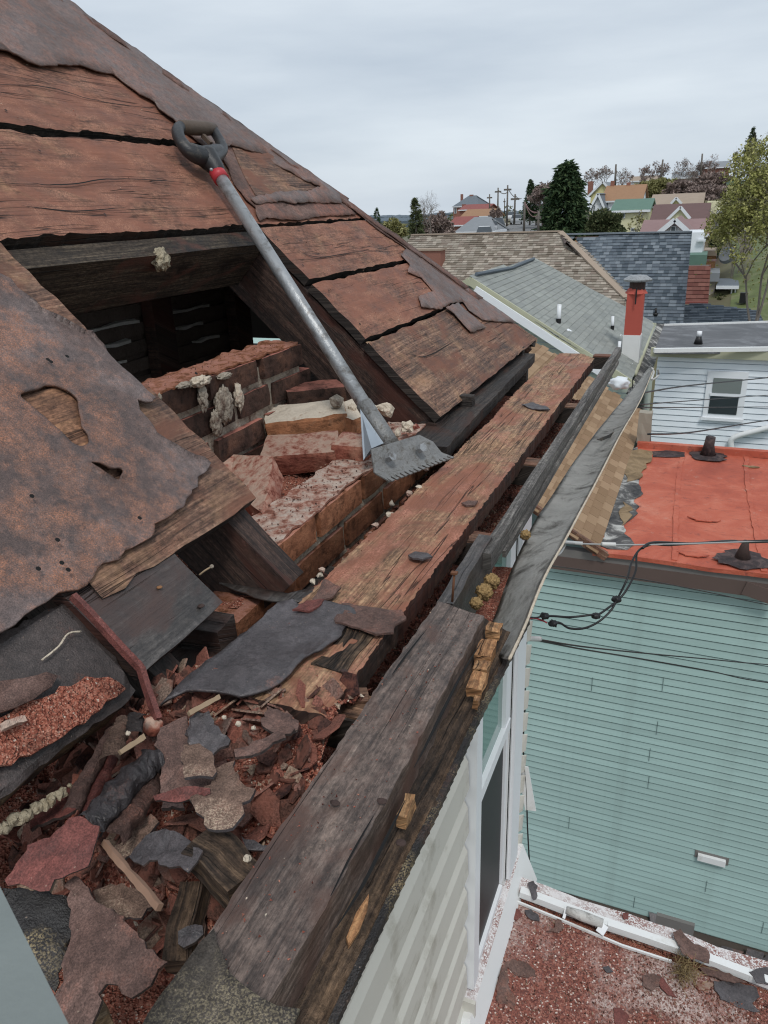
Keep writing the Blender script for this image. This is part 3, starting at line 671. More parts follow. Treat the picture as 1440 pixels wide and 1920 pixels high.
# ---- middle plank
zP = -U; xl, xr = -.945 * U, -.650 * U
def edgew(x, y, bd): return (-.004 * max(0, noise.noise(V((x * 7, y * 7, 3)))) if bd else 0)
P = [V((xl, .60, zP)), V((xr, .60, zP)), V((xr, 2.74, zP)), V((xr - .06, 2.83, zP)), V((xl + .02, 2.80, zP)), V((xl + .0, 2.2, zP)), V((xl + .012, 1.9, zP))]
tag(slab('cornice_plank', P, (0, 0, 1), .034, 'plank_wood', house, YG, side='rafter_wood', jag=.0022, step=.006, disp=.0022, freq=6, seed=40, cu=.03, cv=.015, curl=edgew), 'long reddish tan plank along the eave')
# ---- channel behind the fascia: soffit with debris
xf0, xf1 = -.560 * U, -.522 * U
bm = slab_bm([V((xl - .3, .2, -1.30 * U)), V((xf1, .2, -1.30 * U)), V((xf1, 1.32, -1.30 * U)), V((-.352, 1.34, -1.30 * U)), V((-.352, 2.75, -1.30 * U)), V((xl - .3, 2.75, -1.30 * U))], (0, 0, 1), .02, YG, cu=.06, cv=.04, disp=.012, freq=9, seed=41)
tag(obj('soffit_board', bm, 'red_rubble', house), 'dark soffit covered in red dust')
box('wall_plate', V((-.64, 1.0, -1.45 * U)), AX, (.10, 3.4, .10), 'black_wood', house, sub=3, amp=.003)
blocks = [(1066, 762, .050), (992, 868, .055), (890, 1010, .05), (676, 1330, .05), (1135, 668, .05)]
for i, (a, c, s) in enumerate(blocks):
    p = az(a, c, -1.06 * U); x0 = xr - .03; x1 = xf0
    o = box('lookout_block', V(((x0 + x1) / 2, p.y, p.z - .022)), (V((0, 1, 0)), V((-1, 0, 0)), V((0, 0, 1))), (s, x1 - x0, .045), 'black_wood', house, sub=2, amp=.003, seed=i)
    box('dust_cap', V(((x0 + x1) / 2, p.y, p.z + .002)), AX, (x1 - x0 - .004, s - .004, .006), 'brown_board_wood', o, sub=3, amp=.003)
# ---- fascia on edge
yA = az(930, 1040, zP).y; yB = az(1160, 650, zP).y
bm = box_bm(V(((xf0 + xf1) / 2, (yA + yB) / 2, zP - .016)), (0, 1, 0), (-1, 0, 0), (0, 0, 1), yB - yA, xf1 - xf0, .032, sub=9, amp=.0025, fr=12)
obj('fascia_board', bm, 'grey_wood', house)
bm = box_bm(V((xf1 + .004, (yA + yB) / 2 - .02, zP - .036)), (0, 1, 0), (-1, 0, 0), (0, 0, 1), yB - yA - .2, .006, .014, sub=7, amp=.005, fr=14)
obj('fascia_moulding', bm, 'grey_wood', house)
yC = az(868, 1128, zP).y; yD = az(916, 1010, zP).y
bm = box_bm(V((xf0 - .004, (yC + yD) / 2, zP - .045)), (0, 1, .06), (-1, 0, 0), (0, 0, 1), yD - yC, .024, .09, sub=4, amp=.003, fr=14)
tag(obj('fascia_board', bm, 'grey_board_wood', house), 'short grey stub of fascia board')
for L_ in ([(-30, 341), (60, 345), (125, 346), (200, 336), (300, 338), (372, 346)], [(-30, 158), (55, 160), (110, 168), (180, 188), (300, 206)], [(560, 470), (600, 482), (680, 470)], [(760, 660), (800, 668), (850, 640)], [(40, 385), (140, 396), (240, 388)]):
    bm = bmesh.new(); pts = smoothpath([rf(a, c, .0035) + RU * .0 for a, c in L_], 6)
    for i in range(len(pts) - 1):
        a, b_ = pts[i] + RU * .0025 * noise.noise(pts[i] * 40), pts[i + 1] + RU * .0025 * noise.noise(pts[i + 1] * 40); k0 = .0013 * math.sin(math.pi * i / (len(pts) - 1)) + .0002; k1 = .0013 * math.sin(math.pi * (i + 1) / (len(pts) - 1)) + .0002
        bm.faces.new([bm.verts.new(q) for q in (a - RU * k0, b_ - RU * k1, b_ + RU * k1, a + RU * k0)])
    obj('drying_crack', bm, 'black_gap', house)
bm = bmesh.new()
for y_ in (1.745, 2.30):
    for t_ in (.04, .21, .31, .42, .51, .61, .71, .88, .99, 1.15):
        if y_ > hipy(t_) - .05 or (y_ > 2 and t_ > .6): continue
        for d_ in (0, .012):
            p = rt(y_ + random.uniform(-.01, .01), t_ + random.uniform(-.01, .01), .0035); bmesh.ops.create_circle(bm, cap_ends=True, segments=6, radius=.0032, matrix=Matrix.Translation(p) @ RN.to_track_quat('Z', 'Y').to_matrix().to_4x4()); break
for t_ in (.71, .88, .99, 1.15):
    p = rt(1.22 + random.uniform(-.01, .01), t_, .004); bmesh.ops.create_circle(bm, cap_ends=True, segments=6, radius=.0032, matrix=Matrix.Translation(p) @ RN.to_track_quat('Z', 'Y').to_matrix().to_4x4())
tag(obj('nail_head', bm, 'rust_iron', house), kind='stuff')
# ---- near beam
xb0, xb1 = -.583 * U, -.442 * U
P = [V((xb0, .16, zP)), V((xb1 - .004, .16, zP)), V((xb1 + .006, .5, zP)), V((xb1, az(908, 1152, zP).y, zP)), V((xb0, az(822, 1126, zP).y, zP))]
tag(slab('cornice_beam', P, (0, 0, 1), .06, 'beam_wood', house, YG, jag=.0015, step=.01, disp=.002, freq=8, seed=50, cu=.02, cv=.012), 'thick cracked grey-brown beam in the foreground')
# long drying cracks cut dark slots
bm = bmesh.new()
def crack(L, z, w_):
    pts = [az(a, c, z) for a, c in L]; pts = smoothpath(pts, 5)
    for i in range(len(pts) - 1):
        a, b_ = pts[i], pts[i + 1]; s = (b_ - a).cross(V((0, 0, 1))).normalized(); k0 = w_ * math.sin(math.pi * i / (len(pts) - 1)) + .0003; k1 = w_ * math.sin(math.pi * (i + 1) / (len(pts) - 1)) + .0003
        bm.faces.new([bm.verts.new(q) for q in (a - s * k0, a + s * k0, b_ + s * k1, b_ - s * k1)])
zc = zP + .0045
for L_, w_ in (([(905, 1200), (868, 1260), (842, 1310), (822, 1350), (800, 1395), (776, 1440)], .0016), ([(760, 1500), (720, 1580), (680, 1660), (630, 1740)], .0014), ([(800, 1180), (760, 1230), (735, 1265)], .0010), ([(700, 1530), (660, 1600), (620, 1680)], .0007)):
    bm = bmesh.new(); crack(L_, zc, w_); obj('drying_crack', bm, 'black_gap', house)
# lower rotten ledge between beam and metal edge
xe = -.345 * U
P = [V((xb1 - .02, .14, zP - .035))] + [az(a, c, zP - .035) for a, c in [(560, 2040), (620, 1922), (700, 1752), (760, 1625), (815, 1518), (856, 1428), (893, 1348), (945, 1245), (984, 1172)]] + [V((xb1 - .02, az(925, 1160, zP - .035).y, zP - .035))]
tag(slab('rotten_ledge', P, (.25, 0, 1), .03, 'rotten_wood', house, YG, jag=.0015, step=.01, disp=.006, freq=18, seed=51, cu=.014, cv=.008), 'blackened rotting edge of the beam')
for i, (a, c, l, w_) in enumerate([(926, 1183, .026, .020), (911, 1222, .042, .022), (902, 1256, .02, .02), (894, 1284, .036, .018), (762, 1520, .03, .010), (893, 1316, .010, .006)]):
    p = az(a, c, zP - .022); box('rot_chunk', p, (V((-.06, 1, 0)), V((-1, 0, 0)), V((0, 0, 1))), (l, w_, .014), 'fresh_wood', house, sub=2, amp=.0025, fr=90, seed=i)
P = [az(a, c, zP - .028) for a, c in [(692, 1675), (690, 1700), (675, 1740), (655, 1770), (650, 1755), (668, 1710)]]
slab('splinter', P, (.2, 0, 1), .004, 'fresh_wood', house, YG, jag=.001, disp=.002, cu=.02, cv=.01)
# remnant of lichened felt on the beam, bottom of the frame
P = [az(a, c, zP + .006) for a, c in [(230, 1985), (275, 1912), (345, 1815), (402, 1744), (408, 1775), (422, 1800), (430, 1828), (455, 1850), (490, 1872), (520, 1888), (562, 1893), (548, 1925), (520, 1985)]]
felt_sheet('roofing_felt', P, V((0, 0, 1)), 'felt_lichen', 33, jag=.002, lift=.003, wav=.003, cell=.015, lab='lichened felt scrap stuck on the near end of the beam')
# ---- dangling metal gutter strip, from the beam out to the far corner
def zs(i): return 0
left = [(905, 1200), (930, 1150), (962, 1060), (1004, 975), (1032, 933), (1079, 862), (1130, 795), (1180, 735), (1221, 683)]
right = [(955, 1236), (985, 1172), (1020, 1085), (1060, 1012), (1085, 965), (1125, 890), (1165, 812), (1202, 748), (1226, 690)]
zl = zP - .085; zr = zP - .045
bm = bmesh.new(); rows = []
A = smoothpath([ax(a, c, -.475 * U - .01) for a, c in left], 5); B = smoothpath([ax(a, c, -.335 * U) for a, c in right], 5)
for i, (a, b_) in enumerate(zip(A, B)):
    row = []
    for j in range(9):
        t = j / 8; q = a.lerp(b_, t); q.z += .009 * math.sin(math.pi * t) * (-1) + .004 * noise.noise(V((q.x * 20, q.y * 7, 1))) ; row.append(bm.verts.new(q))
    rows.append(row)
for r0, r1 in zip(rows, rows[1:]):
    for j in range(8): bm.faces.new((r0[j], r0[j + 1], r1[j + 1], r1[j]))
bmesh.ops.solidify(bm, geom=bm.faces[:], thickness=.003)
gut = obj('gutter_strip', bm, 'wet_metal', house, True); tag(gut, 'long warped grey metal gutter strip hanging off the eave')
tube('gutter_lip', B, .0022, 'mortar_pale', gut, 6)
tube('gutter_hook', smoothpath([ax(1222, 690, -.335 * U), ax(1226, 698, -.31 * U), ax(1222, 712, -.30 * U), ax(1234, 704, -.29 * U), ax(1234, 694, -.29 * U)], 5), .004, 'wet_metal', gut, 6)
for (a, c, d, e) in [(1186, 712, 1186, 728), (1151, 806, 1152, 822)]:
    bm = tube_bm([ax(a, c, -.40 * U), ax(d, e, -.40 * U)], .0015, 5); obj('nail', bm, 'black_gap', gut)
# torn scrap on the gutter
P = [ax(a, c, -.40 * U) + V((.004, 0, .006)) for a, c in [(1116, 828), (1140, 818), (1158, 806), (1150, 820), (1126, 830)]]
bm = bmesh.new(); quad_prism(bm, P, (1, 0, .5), .002); obj('loose_flap', bm, 'tar_crust', gut)
# edge of flashing below the beam down to the foreground
pts = smoothpath([az(a, c, zP - .048) for a, c in [(988, 1165), (940, 1258), (893, 1350), (856, 1430), (815, 1520), (760, 1630), (700, 1755), (655, 1850), (618, 1930)]], 6)
bm = bmesh.new()
for a, b_ in zip(pts, pts[1:]): box_bm((a + b_) / 2, b_ - a, V((0, 0, 1)).cross(b_ - a), (0, 0, 1), (b_ - a).length * 1.04, .008, .010, sub=1, amp=.003, fr=60, bm=bm)
obj('drip_edge', bm, 'tar_crust', house)
# ---- papery nests in the channel
for i, (a, c, r) in enumerate([(985, 1003, .009), (922, 1090, .012), (908, 1110, .0125), (893, 1131, .009)]):
    p = az(a, c, zP - .035); lab = ['single small brown nest tucked by the fascia, highest of the brown nests', 'largest crinkled brown nest in the gutter channel, next below the single one', 'crinkled brown nest touching the largest one on its left', 'lowest brown nest, at the end of the thick beam'][i]
    based('mud_nest', clump_bm(p, r, i, 4, .35, 4), 'nest_paper', lab, 'nest', tuple(p), 'brown nests in the gutter channel', True)

# ================================================================== siding wall, window, corner
XW = -.55
wall = obj('siding_wall', box_bm(V((XW - .08, .95, (GZ - .9) / 2)), *AX, .12, 3.55, abs(GZ) - .9), 'black_gap', house)
def siding_profile(L, h, mat, d=.012, seam=0):
    """one lapped course, length L along +x from 0, hanging from z=0 down to -h, sticking out to -y"""
    bm = bmesh.new(); cream = mat == 'cream_siding'
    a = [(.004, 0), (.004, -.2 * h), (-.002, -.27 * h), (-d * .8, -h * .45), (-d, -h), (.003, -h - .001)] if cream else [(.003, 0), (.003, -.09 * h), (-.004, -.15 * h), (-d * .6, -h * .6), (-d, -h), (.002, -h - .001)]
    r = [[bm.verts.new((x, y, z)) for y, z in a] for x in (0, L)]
    for j in range(5): bm.faces.new((r[0][j], r[0][j + 1], r[1][j + 1], r[1][j])).material_index = 1 if j < 2 else 0  # upper faces take the colour that paints the shadow line of each lap
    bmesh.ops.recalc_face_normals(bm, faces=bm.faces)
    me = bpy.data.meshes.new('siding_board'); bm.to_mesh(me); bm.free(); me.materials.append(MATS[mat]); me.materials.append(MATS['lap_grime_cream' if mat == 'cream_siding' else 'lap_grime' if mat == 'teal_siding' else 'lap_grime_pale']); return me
def courses(parent, x0, x1, y, ztop, zbot, h, mat, d=.012, axis='x', name='siding_board', limit=300):
    me = siding_profile(abs(x1 - x0), h, mat, d); og = worg(parent); n = int((ztop - zbot) / h + .5)
    for k in range(n):
        o = bpy.data.objects.new(name, me); COL.objects.link(o); o.parent = parent
        if axis == 'x': o.location = V((x0, y, ztop - k * h)) - og
        else: o.location = V((y, x0, ztop - k * h)) - og; o.rotation_euler = (0, 0, R(90))
# near stretch of cream double siding, then the piece past the window
wy0 = 1.885; wy1 = 2.40
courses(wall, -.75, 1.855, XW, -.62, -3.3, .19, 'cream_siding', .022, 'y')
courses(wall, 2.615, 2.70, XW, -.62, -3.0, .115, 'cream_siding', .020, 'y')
box('frieze_trim', V((XW + .03, .98, -.72)), AX, (.06, 3.5, .05), 'cream_siding', house)
win = obj('window', box_bm(V((XW - .0, 2.13, -1.75)), *AX, .03, .53, 1.9), 'white_trim', wall)
# casings (boxes) and sashes
def bx(name, x0, x1, y0, y1, z0, z1, mat, par): return obj(name, box_bm(V(((x0 + x1) / 2, (y0 + y1) / 2, (z0 + z1) / 2)), *AX, x1 - x0, y1 - y0, z1 - z0), mat, par)
bx('casing', XW + .002, XW + .045, 1.86, 1.925, -2.72, -.72, 'white_trim', win)
bx('casing', XW + .002, XW + .035, 2.375, 2.60, -2.74, -.72, 'white_vinyl', win)
bx('casing', XW + .036, XW + .050, 2.41, 2.56, -2.74, -.72, 'white_trim', win)
bx('joint_gap', XW + .034, XW + .0365, 2.378, 2.392, -2.72, -.72, 'black_gap', win)
bx('sash_rail', XW + .016, XW + .038, 1.93, 2.37, -1.90, -1.85, 'white_trim', win)
bx('pane', XW + .016, XW + .019, 1.925, 2.33, -1.85, -.75, 'green_glass', win)
bx('sash_stile', XW + .016, XW + .034, 2.30, 2.372, -1.849, -.75, 'white_trim', win)
bx('screen', XW + .016, XW + .019, 1.925, 2.345, -2.70, -1.901, 'dark_screen', win)
bx('sash_stile', XW + .016, XW + .030, 2.342, 2.372, -2.70, -1.901, 'white_trim', win)
bx('sash_rail', XW + .016, XW + .034, 1.925, 2.34, -2.73, -2.701, 'white_trim', win)
P = [V((XW, 1.84, -2.735)), V((XW + .055, 1.84, -2.765)), V((XW + .055, 2.63, -2.765)), V((XW, 2.63, -2.735))]
bm = bmesh.new(); quad_prism(bm, P, (0.4, 0, 1), .035); tag(obj('sill', bm, 'dusted_white', win), 'sloping white sill strewn with red grit')
bx('sill_end', XW + .001, XW + .06, 1.825, 1.84, -2.83, -2.745, 'cream_siding', win)
# white skirt below the sill, flaring onto the porch roof
P0 = [V((XW + .050, 1.80, -2.795)), V((XW + .050, 2.68, -2.795)), V((XW + .125, 2.68, -2.99)), V((XW + .125, 1.50, -2.99))]
bm = bmesh.new(); quad_prism(bm, P0, (1, 0, .2), .06); obj('skirt_flashing', bm, 'white_vinyl', wall)
# ragged outer ends of the siding at the corner
bm = bmesh.new()
for k in range(16):
    zt = -1.35 - k * .115
    quad_prism(bm, [V((XW + .006, 2.655, zt)), V((XW + .045, 2.70, zt - .02)), V((XW + .040, 2.70, zt - .112)), V((XW + .012, 2.655, zt - .114))], (.3, 1, 0), .006)
obj('corner_lap', bm, 'cream_siding', wall)
bar('loose_siding_end', (XW + .03, 2.70, -2.36), (XW + .075, 2.70, -2.60), .05, .006, 'white_vinyl', wall, (0, 1, 0))
# ================================================================== brickwork in the hole
BL, BH, BW, BJ = .186, .050, .094, .016
bw = obj('parapet_wall', box_bm(V((-.660, 1.32, -.70)), *AX, .10, .80, .36, sub=6, amp=.006, fr=30), 'mortar', house)
for k in range(4):
    y = .905 + (0 if k % 2 == 0 else -.09); zc = -.507 - BH / 2 - k * (BH + BJ)
    while y < 1.72:
        L = BL
        if y < .92 and k == 0: y = 1.107 - BL - BJ
        obj('brick', box_bm(V((-.600 - BW / 2 + random.uniform(-.002, .002), y + L / 2, zc)), (0, 1, 0), (-1, 0, 0), (0, 0, 1), L, BW, BH, sub=3, amp=.002, fr=34, seed=random.random() * 9, rnd=.0012), 'brick_face', bw)
        if k == 9: obj('brick', box_bm(V((-.705 - BW / 2 + random.uniform(-.004, .004), y + L / 2 - .07, zc - .004)), (0, 1, 0), (-1, 0, 0), (0, 0, 1), L, BW, BH, sub=3, amp=.004, fr=30, seed=random.random() * 9), 'brick_face', bw)
        y += L + BJ
# chalky mortar bed on top of the wall
bm = slab_bm([V((-.605, .94, -.502)), V((-.605, 1.70, -.502)), V((-.705, 1.70, -.503)), V((-.700, .92, -.503))], (0, 0, 1), .004, YG, cu=.012, cv=.012, disp=.003, freq=30, seed=61, jag=.004)
obj('mortar_bed', bm, 'brick_top', bw)
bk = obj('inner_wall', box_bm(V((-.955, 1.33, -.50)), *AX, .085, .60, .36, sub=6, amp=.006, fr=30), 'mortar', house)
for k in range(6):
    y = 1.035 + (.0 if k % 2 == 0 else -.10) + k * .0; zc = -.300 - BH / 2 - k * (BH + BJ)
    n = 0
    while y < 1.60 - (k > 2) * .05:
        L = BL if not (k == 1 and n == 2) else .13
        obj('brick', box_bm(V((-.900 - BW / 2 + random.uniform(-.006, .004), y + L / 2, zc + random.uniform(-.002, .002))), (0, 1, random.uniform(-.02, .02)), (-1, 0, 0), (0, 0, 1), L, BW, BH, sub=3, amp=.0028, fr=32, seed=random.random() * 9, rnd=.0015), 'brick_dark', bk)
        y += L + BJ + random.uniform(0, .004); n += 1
bm = slab_bm([V((-.905, 1.03, -.297)), V((-.905, 1.62, -.297)), V((-1.0, 1.62, -.297)), V((-1.0, 1.03, -.297))], (0, 0, 1), .004, YG, cu=.012, cv=.012, disp=.005, freq=26, seed=62, jag=.005)
obj('mortar_bed', bm, 'brick_face', bk)
for a, c, r, sq in [(375, 715, .03, (.5, 1.1, .4)), (345, 722, .022, (.5, 1, .3)), (420, 705, .025, (.5, 1, .3)), (420, 760, .040, (.3, .8, 1.1)), (448, 745, .030, (.3, .5, 1.1)), (380, 745, .026, (.3, .6, 1.2)), (405, 795, .030, (.3, .6, 1.0)), (300, 745, .008, (.5, .5, 1))]:
    p = ax(a, c, -.895); obj('mortar_lump', clump_bm(p, r * .85, a, 4, .4, 3, sq), 'mortar_pale' if a in (448, 375) else 'mortar', bk, True)
# rubble bed between the two walls
def heap(name, x0, x1, y0, y1, zf, mat, n=60, ok=None, parent=None, kind=None):
    bm = bmesh.new(); g = {}
    for i in range(n + 1):
        for j in range(n + 1):
            x = x0 + (x1 - x0) * i / n; y = y0 + (y1 - y0) * j / n
            if ok and not ok(x, y): continue
            g[i, j] = bm.verts.new((x, y, zf(x, y)))
    for (i, j), a in list(g.items()):
        if (i + 1, j) in g and (i + 1, j + 1) in g and (i, j + 1) in g: bm.faces.new((a, g[i + 1, j], g[i + 1, j + 1], g[i, j + 1]))
    return bm
def zin(x, y): return -.575 + .03 * max(0, min(1, (-.70 - x) / .1)) + .05 * max(0, (y - 1.3)) - .1 * (x + .8) * 0 + .014 * noise.noise(V((x * 20, y * 20, 0))) + .007 * noise.noise(V((x * 70, y * 70, 4)))
o = obj('brick_rubble_bed', heap('h', -.91, -.62, .85, 1.73, zin, '', 70), 'red_rubble', None, True)
tag(o, 'bed of red brick dust between the two broken brick walls', 'rubble', None, 'stuff')
def pin():
    x = random.uniform(-.89, -.61); y = random.uniform(.9, 1.7); return (x, y, zin(x, y) + .002)
chips = chips_bm(900, pin, lambda: random.choice((.002, .003, .004, .007)))
chips = chips_bm(700, lambda: (random.uniform(-.705, -.605), random.uniform(.95, 1.68), -.499), lambda: random.choice((.0007, .001, .0016, .003)), chips)
chips = chips_bm(200, lambda: (random.uniform(-.99, -.905), random.uniform(1.04, 1.62), -.293), lambda: random.choice((.0008, .0012, .002)), chips)
tag(obj('brick_grit', chips, 'chip_mix', None), 'loose brick grit scattered over the broken brickwork', 'grit', None, 'stuff')
def loose_brick(a, b_, z, L, W_, H, mat, label, tilt=0, rollv=0, extra=None, amp=.006, seed=0):
    A, B = az(*a, z), az(*b_, z); d = (B - A).normalized(); d = (d + V((0, 0, tilt))).normalized()
    s = V((0, 0, 1)).cross(d).normalized(); up = d.cross(s); q = Matrix.Rotation(rollv, 3, d); s, up = q @ s, q @ up
    c = (A + B) / 2
    bm = box_bm(c, d, s, up, L, W_, H, sub=5, amp=amp * .55, fr=30, seed=seed, rnd=.0018)
    return based('loose_brick', bm, mat, label, 'brick', tuple(c - V((0, 0, H / 2))), 'loose bricks in the roof hole')
loose_brick((492, 795), (655, 782), -.455, .19, .10, .052, 'brick_broken', 'loose brick capped with pale mortar, orange at its broken right end', .05, .12, seed=1, amp=.010)
loose_brick((500, 850), (632, 848), -.500, .17, .095, .05, 'brick_red', 'red brick lying flat under the mortar-capped brick', .06, .25, seed=2)
P3 = [az(398, 884, -.495), az(438, 852, -.478), az(512, 856, -.455), az(505, 905, -.475), az(491, 962, -.50), az(430, 912, -.515)]; e3 = az(531, 896, -.497) - az(512, 856, -.455)
bm = bmesh.new(); va = [bm.verts.new(p) for p in P3]; vb = [bm.verts.new(p + e3) for p in P3]; bm.faces.new(va); bm.faces.new(vb[::-1])
for i in range(6): bm.faces.new((va[(i + 1) % 6], va[i], vb[i], vb[(i + 1) % 6]))
bmesh.ops.recalc_face_normals(bm, faces=bm.faces); bmesh.ops.triangulate(bm, faces=bm.faces[:]); bmesh.ops.subdivide_edges(bm, edges=bm.edges[:], cuts=4, use_grid_fill=True)
for q in bm.verts: q.co += V((noise.noise(q.co * 60), noise.noise(q.co * 60 + V((5, 0, 0))), noise.noise(q.co * 60 + V((0, 7, 0))))) * .0022
based('loose_brick', bm, 'brick_red', 'wedge-like red brick standing beside the cut rafter, its cut side turned right', 'brick', tuple(P3[4]), 'loose bricks in the roof hole')
loose_brick((536, 748), (640, 738), -.425, .145, .10, .055, 'brick_dark', 'dusty dark brick against the rafter, at the end of the inner wall', .0, .0, seed=4)
loose_brick((560, 785), (600, 782), -.470, .10, .06, .05, 'brick_dark', 'blackened brick end tucked behind the mortar-capped brick', .0, .1, seed=14)
loose_brick((640, 790), (690, 775), -.455, .10, .08, .05, 'brick_broken', 'broken brick half behind the shovel shaft', .1, .2, seed=5)
loose_brick((655, 850), (672, 835), -.490, .08, .08, .05, 'brick_red', 'small red brick stub left of the shovel head', .1, .0, seed=6)
for i, (a, c, z, r, m) in enumerate([(726, 768, -.44, .022, 'mortar_pale'), (764, 800, -.47, .018, 'mortar_pale'), (600, 684, -.39, .014, 'mortar'), (690, 745, -.45, .014, 'mortar'), (745, 812, -.475, .014, 'mortar_pale'), (660, 765, -.43, .012, 'mortar_pale'), (632, 752, -.41, .022, 'mortar'), (786, 915, -.52, .012, 'mortar_pale'), (768, 925, -.53, .014, 'mortar_dust'), (730, 965, -.535, .013, 'mortar_pale'), (704, 985, -.54, .012, 'mortar_dust'), (735, 945, -.53, .010, 'mortar'), (586, 1090, -.53, .010, 'mortar_pale'), (600, 1078, -.53, .008, 'mortar_pale'), (604, 1068, -.53, .009, 'mortar_dust'), (780, 800, -.47, .012, 'brick_red'), (652, 900, -.505, .006, 'mortar'), (695, 1000, -.54, .010, 'brick_red'), (760, 890, -.53, .009, 'brick_red'), (800, 880, -.53, .009, 'mortar_dust')]):
    p = az(a, c, z); r *= .85 if i < 7 else .62; bm = clump_bm(p, r, i * 3.1, 1 if i > 1 else 2, .75, 1.4, (random.uniform(.7, 1.2), random.uniform(.7, 1.2), random.uniform(.6, 1)))
    labs = ['largest pale mortar lump, standing just right of the shovel shaft', 'pale mortar lump right behind the shovel head', 'grey lump on top of the inner brick wall', 'grey lump against the rafter, left of the shovel shaft', 'pale chip touching the far corner of the shovel head', 'pale lump under the middle of the shovel shaft', 'grey lump on the end of the dark brick by the rafter', 'pale chip in the gap just below the shovel teeth', 'dusty chip left of the one below the shovel teeth', 'pale chip midway down the gap along the brick face', 'dusty chip lowest of those midway along the brick face', 'grey chip highest of those midway along the brick face', 'pale lump by the cut rafter foot, lowest of three', 'pale lump by the cut rafter foot, middle of three', 'pale dusty lump by the cut rafter foot, top of three', 'red brick crumb behind the shovel head', 'small grey crumb on the dusty top of the outer brick wall', 'red crumb in the gap near the lower end of the brick face', 'red crumb right beside the shovel teeth', 'dusty crumb off the right corner of the shovel teeth']
    based('mortar_chunk', bm, m, labs[i], 'rubble chunk', tuple(p), 'mortar chunks')
# chips between wall and plank
def pgap():
    y = random.uniform(.95, 2.0); return (random.uniform(-.60, -.49), y, -.645 + random.uniform(0, .02))
bm = chips_bm(900, pgap, lambda: random.choice((.002, .003, .005, .008)), None, .5)
tag(obj('gap_debris', bm, 'chip_mix', None), 'crumbled mortar and chips in the gap between brick wall and plank', 'debris', None, 'stuff')
slabm = box_bm(V((-.545, 1.5, -.665)), *AX, .12, 1.6, .03, sub=5, amp=.006); obj('gap_bottom_board', slabm, 'black_wood', house)

# ================================================================== shovel
T = rf(412, 331, .035); B = az(726, 826, -.452); dv = (B - T).normalized()
sh = thing('shingle_shovel', 'toothed shingle-removing shovel with a grey metal shaft and black D-grip, leaning on the torn roof', 'shovel', tuple(B))
tube('shaft', [T - dv * .02, B], .0155, 'galvanised', sh, 20)
tube('collar', [T - dv * .018, T + dv * .012], .019, 'red_plastic', sh, 20)
g = lambda a, c, o=.040: rf(a, c, o)
bm = tube_bm(smoothpath([T - dv * .01, g(404, 314), g(392, 300), g(384, 290)], 4), [.018, .018, .019, .020, .021, .022, .023, .025, .026, .027, .028, .027, .024][:13], 16)
tube_bm(smoothpath([g(392, 298), g(365, 290), g(347, 276), g(335, 256), g(334, 242), g(344, 236)], 4), [.020, .021, .021, .020, .019, .018, .017, .017, .016, .016, .015, .015, .015, .015, .015, .015, .014, .014, .014, .014, .014], 12, bm)
tube_bm(smoothpath([g(350, 280), g(380, 292), g(412, 282)], 4), [.016, .019, .021, .022, .022, .022, .02, .018, .015], 12, bm)
tube_bm(smoothpath([g(394, 300), g(410, 290), g(417, 280), g(413, 266), g(404, 250), g(396, 240)], 4), [.020, .019, .017, .016, .015, .015, .014, .014, .014, .014, .014, .013, .013, .013, .013, .013, .013, .013, .013, .013, .013], 12, bm)
obj('yoke', bm, 'black_plastic', sh, True)
tube('grip', [g(338, 238), g(350, 239), g(385, 241), g(400, 242)], [.015, .0175, .0175, .015], 'grip_worn', sh, 14)
box('pull_tab', g(388, 262, .035), (RU, YG, RN), (.03, .012, .01), 'grip_worn', sh)
p = g(396, 318, .055); obj('screw', clump_bm(p, .004, 1, 2, 0), 'galvanised', sh, True)
hz_ = lambda a, c, z: az(a, c, z)
a_, b_, e_, d_, g_, f_ = hz_(696, 842, -.437), hz_(786, 815, -.437), hz_(828, 848, -.478), hz_(702, 886, -.478), hz_(732, 903, -.492), hz_(852, 857, -.492)
m1 = hz_(812, 828, -.455)
bm = bmesh.new(); n1_ = (b_ - a_).cross(d_ - a_).normalized(); n1_ = n1_ if n1_.z > 0 else -n1_
quad_prism(bm, [a_, b_, m1, e_, d_], n1_, .003); obj('blade', bm, 'blade_steel', sh)
teeth = [d_, e_, f_]
N_ = 15
for i in range(N_):
    u0 = 1 - i / N_; u1 = 1 - (i + .62) / N_; u2 = 1 - (i + 1) / N_
    teeth += [g_.lerp(f_, u0), g_.lerp(f_, u1)]; q = g_.lerp(f_, u1); inn = (d_.lerp(e_, u1) - q) * .42; teeth += [q + inn * .9, g_.lerp(f_, u2) + inn * .6]
teeth += [g_]
n2_ = (e_ - d_).cross(g_ - d_).normalized(); n2_ = n2_ if n2_.z > 0 else -n2_
bm = bmesh.new(); quad_prism(bm, teeth, n2_, .003); bmesh.ops.triangulate(bm, faces=bm.faces[:]); obj('toothed_edge', bm, 'blade_steel', sh)
for a, c in ((731, 857), (788, 841)):
    p = hz_(a, c, -.455); bm = tube_bm([p - n1_ * .004, p + n1_ * .010], .0095, 6); obj('bolt', bm, 'galvanised', sh)
bm = bmesh.new(); F1, F2, F3, F4 = hz_(676, 768, -.392), hz_(720, 832, -.448), hz_(697, 842, -.452), hz_(682, 864, -.478); nf = (F2 - F1).cross(F4 - F1).normalized(); quad_prism(bm, [F1, F2, F3, F4], nf, .003); obj('fulcrum_plate', bm, 'blade_back', sh)
tube('socket', [B - dv * .10, B + dv * .03], [.018, .021], 'blade_steel', sh, 18)
tube('rust_band', [B - dv * .075, B - dv * .068], .0175, 'nail_iron', sh, 14)

